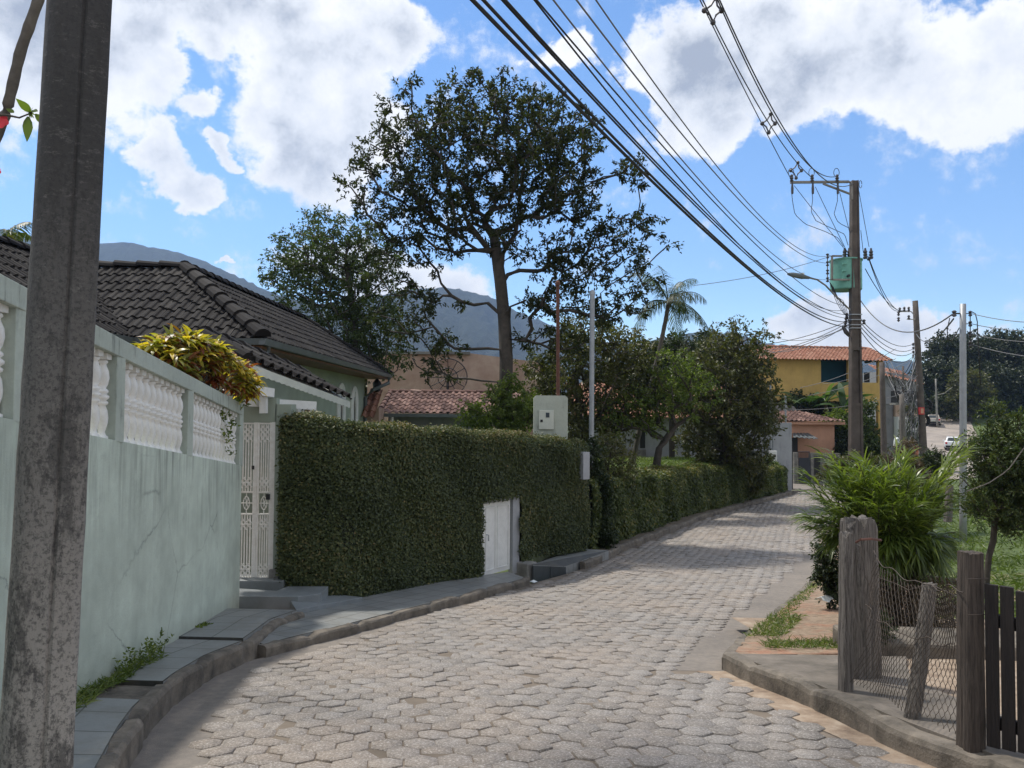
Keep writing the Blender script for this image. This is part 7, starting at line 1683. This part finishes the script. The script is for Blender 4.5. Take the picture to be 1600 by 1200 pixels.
# photo clouds: centre x,y, half width, half height (photo px), weight
CL=[(505,100,140,100,1.0),(330,5,330,85,1.0),(190,70,75,110,.85),(20,60,200,150,1.0),(520,215,130,95,.95),(600,60,70,60,.8),(500,30,150,50,.9),
    (268,288,80,44,.95),(205,235,60,45,.7),(300,170,55,30,.55),(352,230,28,18,.6),(905,78,66,34,.72),
    (1130,90,130,110,1.0),(1330,95,240,100,1.05),(1500,120,200,95,1.0),(1100,170,70,60,.8),(1560,30,90,60,.8),(1240,150,120,70,.9),
    (1270,490,110,34,.8),(1420,510,140,50,.85),(1330,540,190,40,.9),(1520,540,80,34,.7),(640,450,110,55,.7),(560,400,90,50,.6),(360,425,22,7,.55),
    (1130,540,80,20,.5),(700,640,500,30,.5)]
dens=None
for cx,cy,hw,hh,wt in CL:
    a0,e0=ang(cx,cy); a1,_=ang(cx+hw,cy); _,e1=ang(cx,cy-hh)
    ra=abs(a1-a0)*1.15; re=abs(e1-e0)*1.15
    u=wmath('DIVIDE',wmath('SUBTRACT',azw,a0),ra); v=wmath('DIVIDE',wmath('SUBTRACT',elw,e0),re)
    q=wmath('SUBTRACT',1.0,wmath('ADD',wmath('MULTIPLY',u,u),wmath('MULTIPLY',v,v)))
    q=wmath('MULTIPLY',q,wt); dens = q if dens is None else wmath('SMOOTH_MAX',dens,q,c=.25)
# unseen clouds in the rest of the sky, thickened for neutral fill light
outside=wmath('MAXIMUM',wmath('MULTIPLY',wmath('SUBTRACT',wmath('ABSOLUTE',az),42.0),.08),wmath('MULTIPLY',wmath('SUBTRACT',el,31.0),.08),True)
n4=wnoise(2.4,10,.6,(5,5,5)); rest=wmath('MULTIPLY',wmath('MULTIPLY',wmath('SUBTRACT',n4,.41),7.0),wmath('MINIMUM',outside,1.0))
dens=wmath('MAXIMUM',dens,rest)
d2=wmath('ADD',dens,wmath('MULTIPLY',wmath('SUBTRACT',n3,.5),1.35))
alpha=wnode('ShaderNodeMapRange'); alpha.interpolation_type='SMOOTHSTEP'; alpha.inputs['From Min'].default_value=.02; alpha.inputs['From Max'].default_value=.40; wl.new(d2,alpha.inputs[0])
# thick parts turn grey, rims stay bright
n5=wnoise(7,8,.6,(9,1,4)); thick=wmath('ADD',wmath('MULTIPLY',dens,.72),wmath('MULTIPLY',wmath('SUBTRACT',n5,.5),1.9))
thick=wmath('ADD',thick,wmath('MULTIPLY',wmath('SUBTRACT',n3,.5),1.1))
cr=wnode('ShaderNodeValToRGB'); wl.new(thick,cr.inputs[0]); e=cr.color_ramp.elements
e[0].position=.22; e[0].color=(1.0,1.0,1.0,1); e[1].position=1.0; e[1].color=(.38,.42,.50,1)
x=cr.color_ramp.elements.new(.6); x.color=(.78,.81,.86,1)
bg2=wnode('ShaderNodeBackground'); bg2.inputs[1].default_value=CLOUD_STR; wl.new(cr.outputs[0],bg2.inputs[0])
mx=wnode('ShaderNodeMixShader'); wl.new(alpha.outputs[0],mx.inputs[0]); wl.new(bg1.outputs[0],mx.inputs[1]); wl.new(bg2.outputs[0],mx.inputs[2]); wl.new(mx.outputs[0],out.inputs[0])
if HAZE:
    mb=MB(); mb.hexa([(-2600,-40,-12),(2600,-40,-12),(2600,2300,-12),(-2600,2300,-12),(-2600,-40,HAZE_TOP),(2600,-40,HAZE_TOP),(2600,2300,HAZE_TOP),(-2600,2300,HAZE_TOP)])
    m=bpy.data.materials.new('haze'); m.use_nodes=True; n=m.node_tree.nodes; n.remove(n['Principled BSDF'])
    pv=n.new('ShaderNodeVolumePrincipled'); pv.inputs['Color'].default_value=(.42,.62,1,1); pv.inputs['Density'].default_value=HAZE; pv.inputs['Anisotropy'].default_value=.2
    m.node_tree.links.new(pv.outputs[0], n['Material Output'].inputs['Volume'])
    tag(mb.build('haze', m), kind='stuff')
scn.view_settings.view_transform='Standard'; scn.view_settings.look='None'; scn.view_settings.gamma=1; scn.view_settings.exposure=EXPO
scn.render.engine='CYCLES'; scn.cycles.use_denoising=True; scn.cycles.max_bounces=6; scn.cycles.diffuse_bounces=3; scn.cycles.volume_bounces=0; scn.cycles.transparent_max_bounces=8
try: scn.cycles.denoiser='OPENIMAGEDENOISE'
except Exception: pass
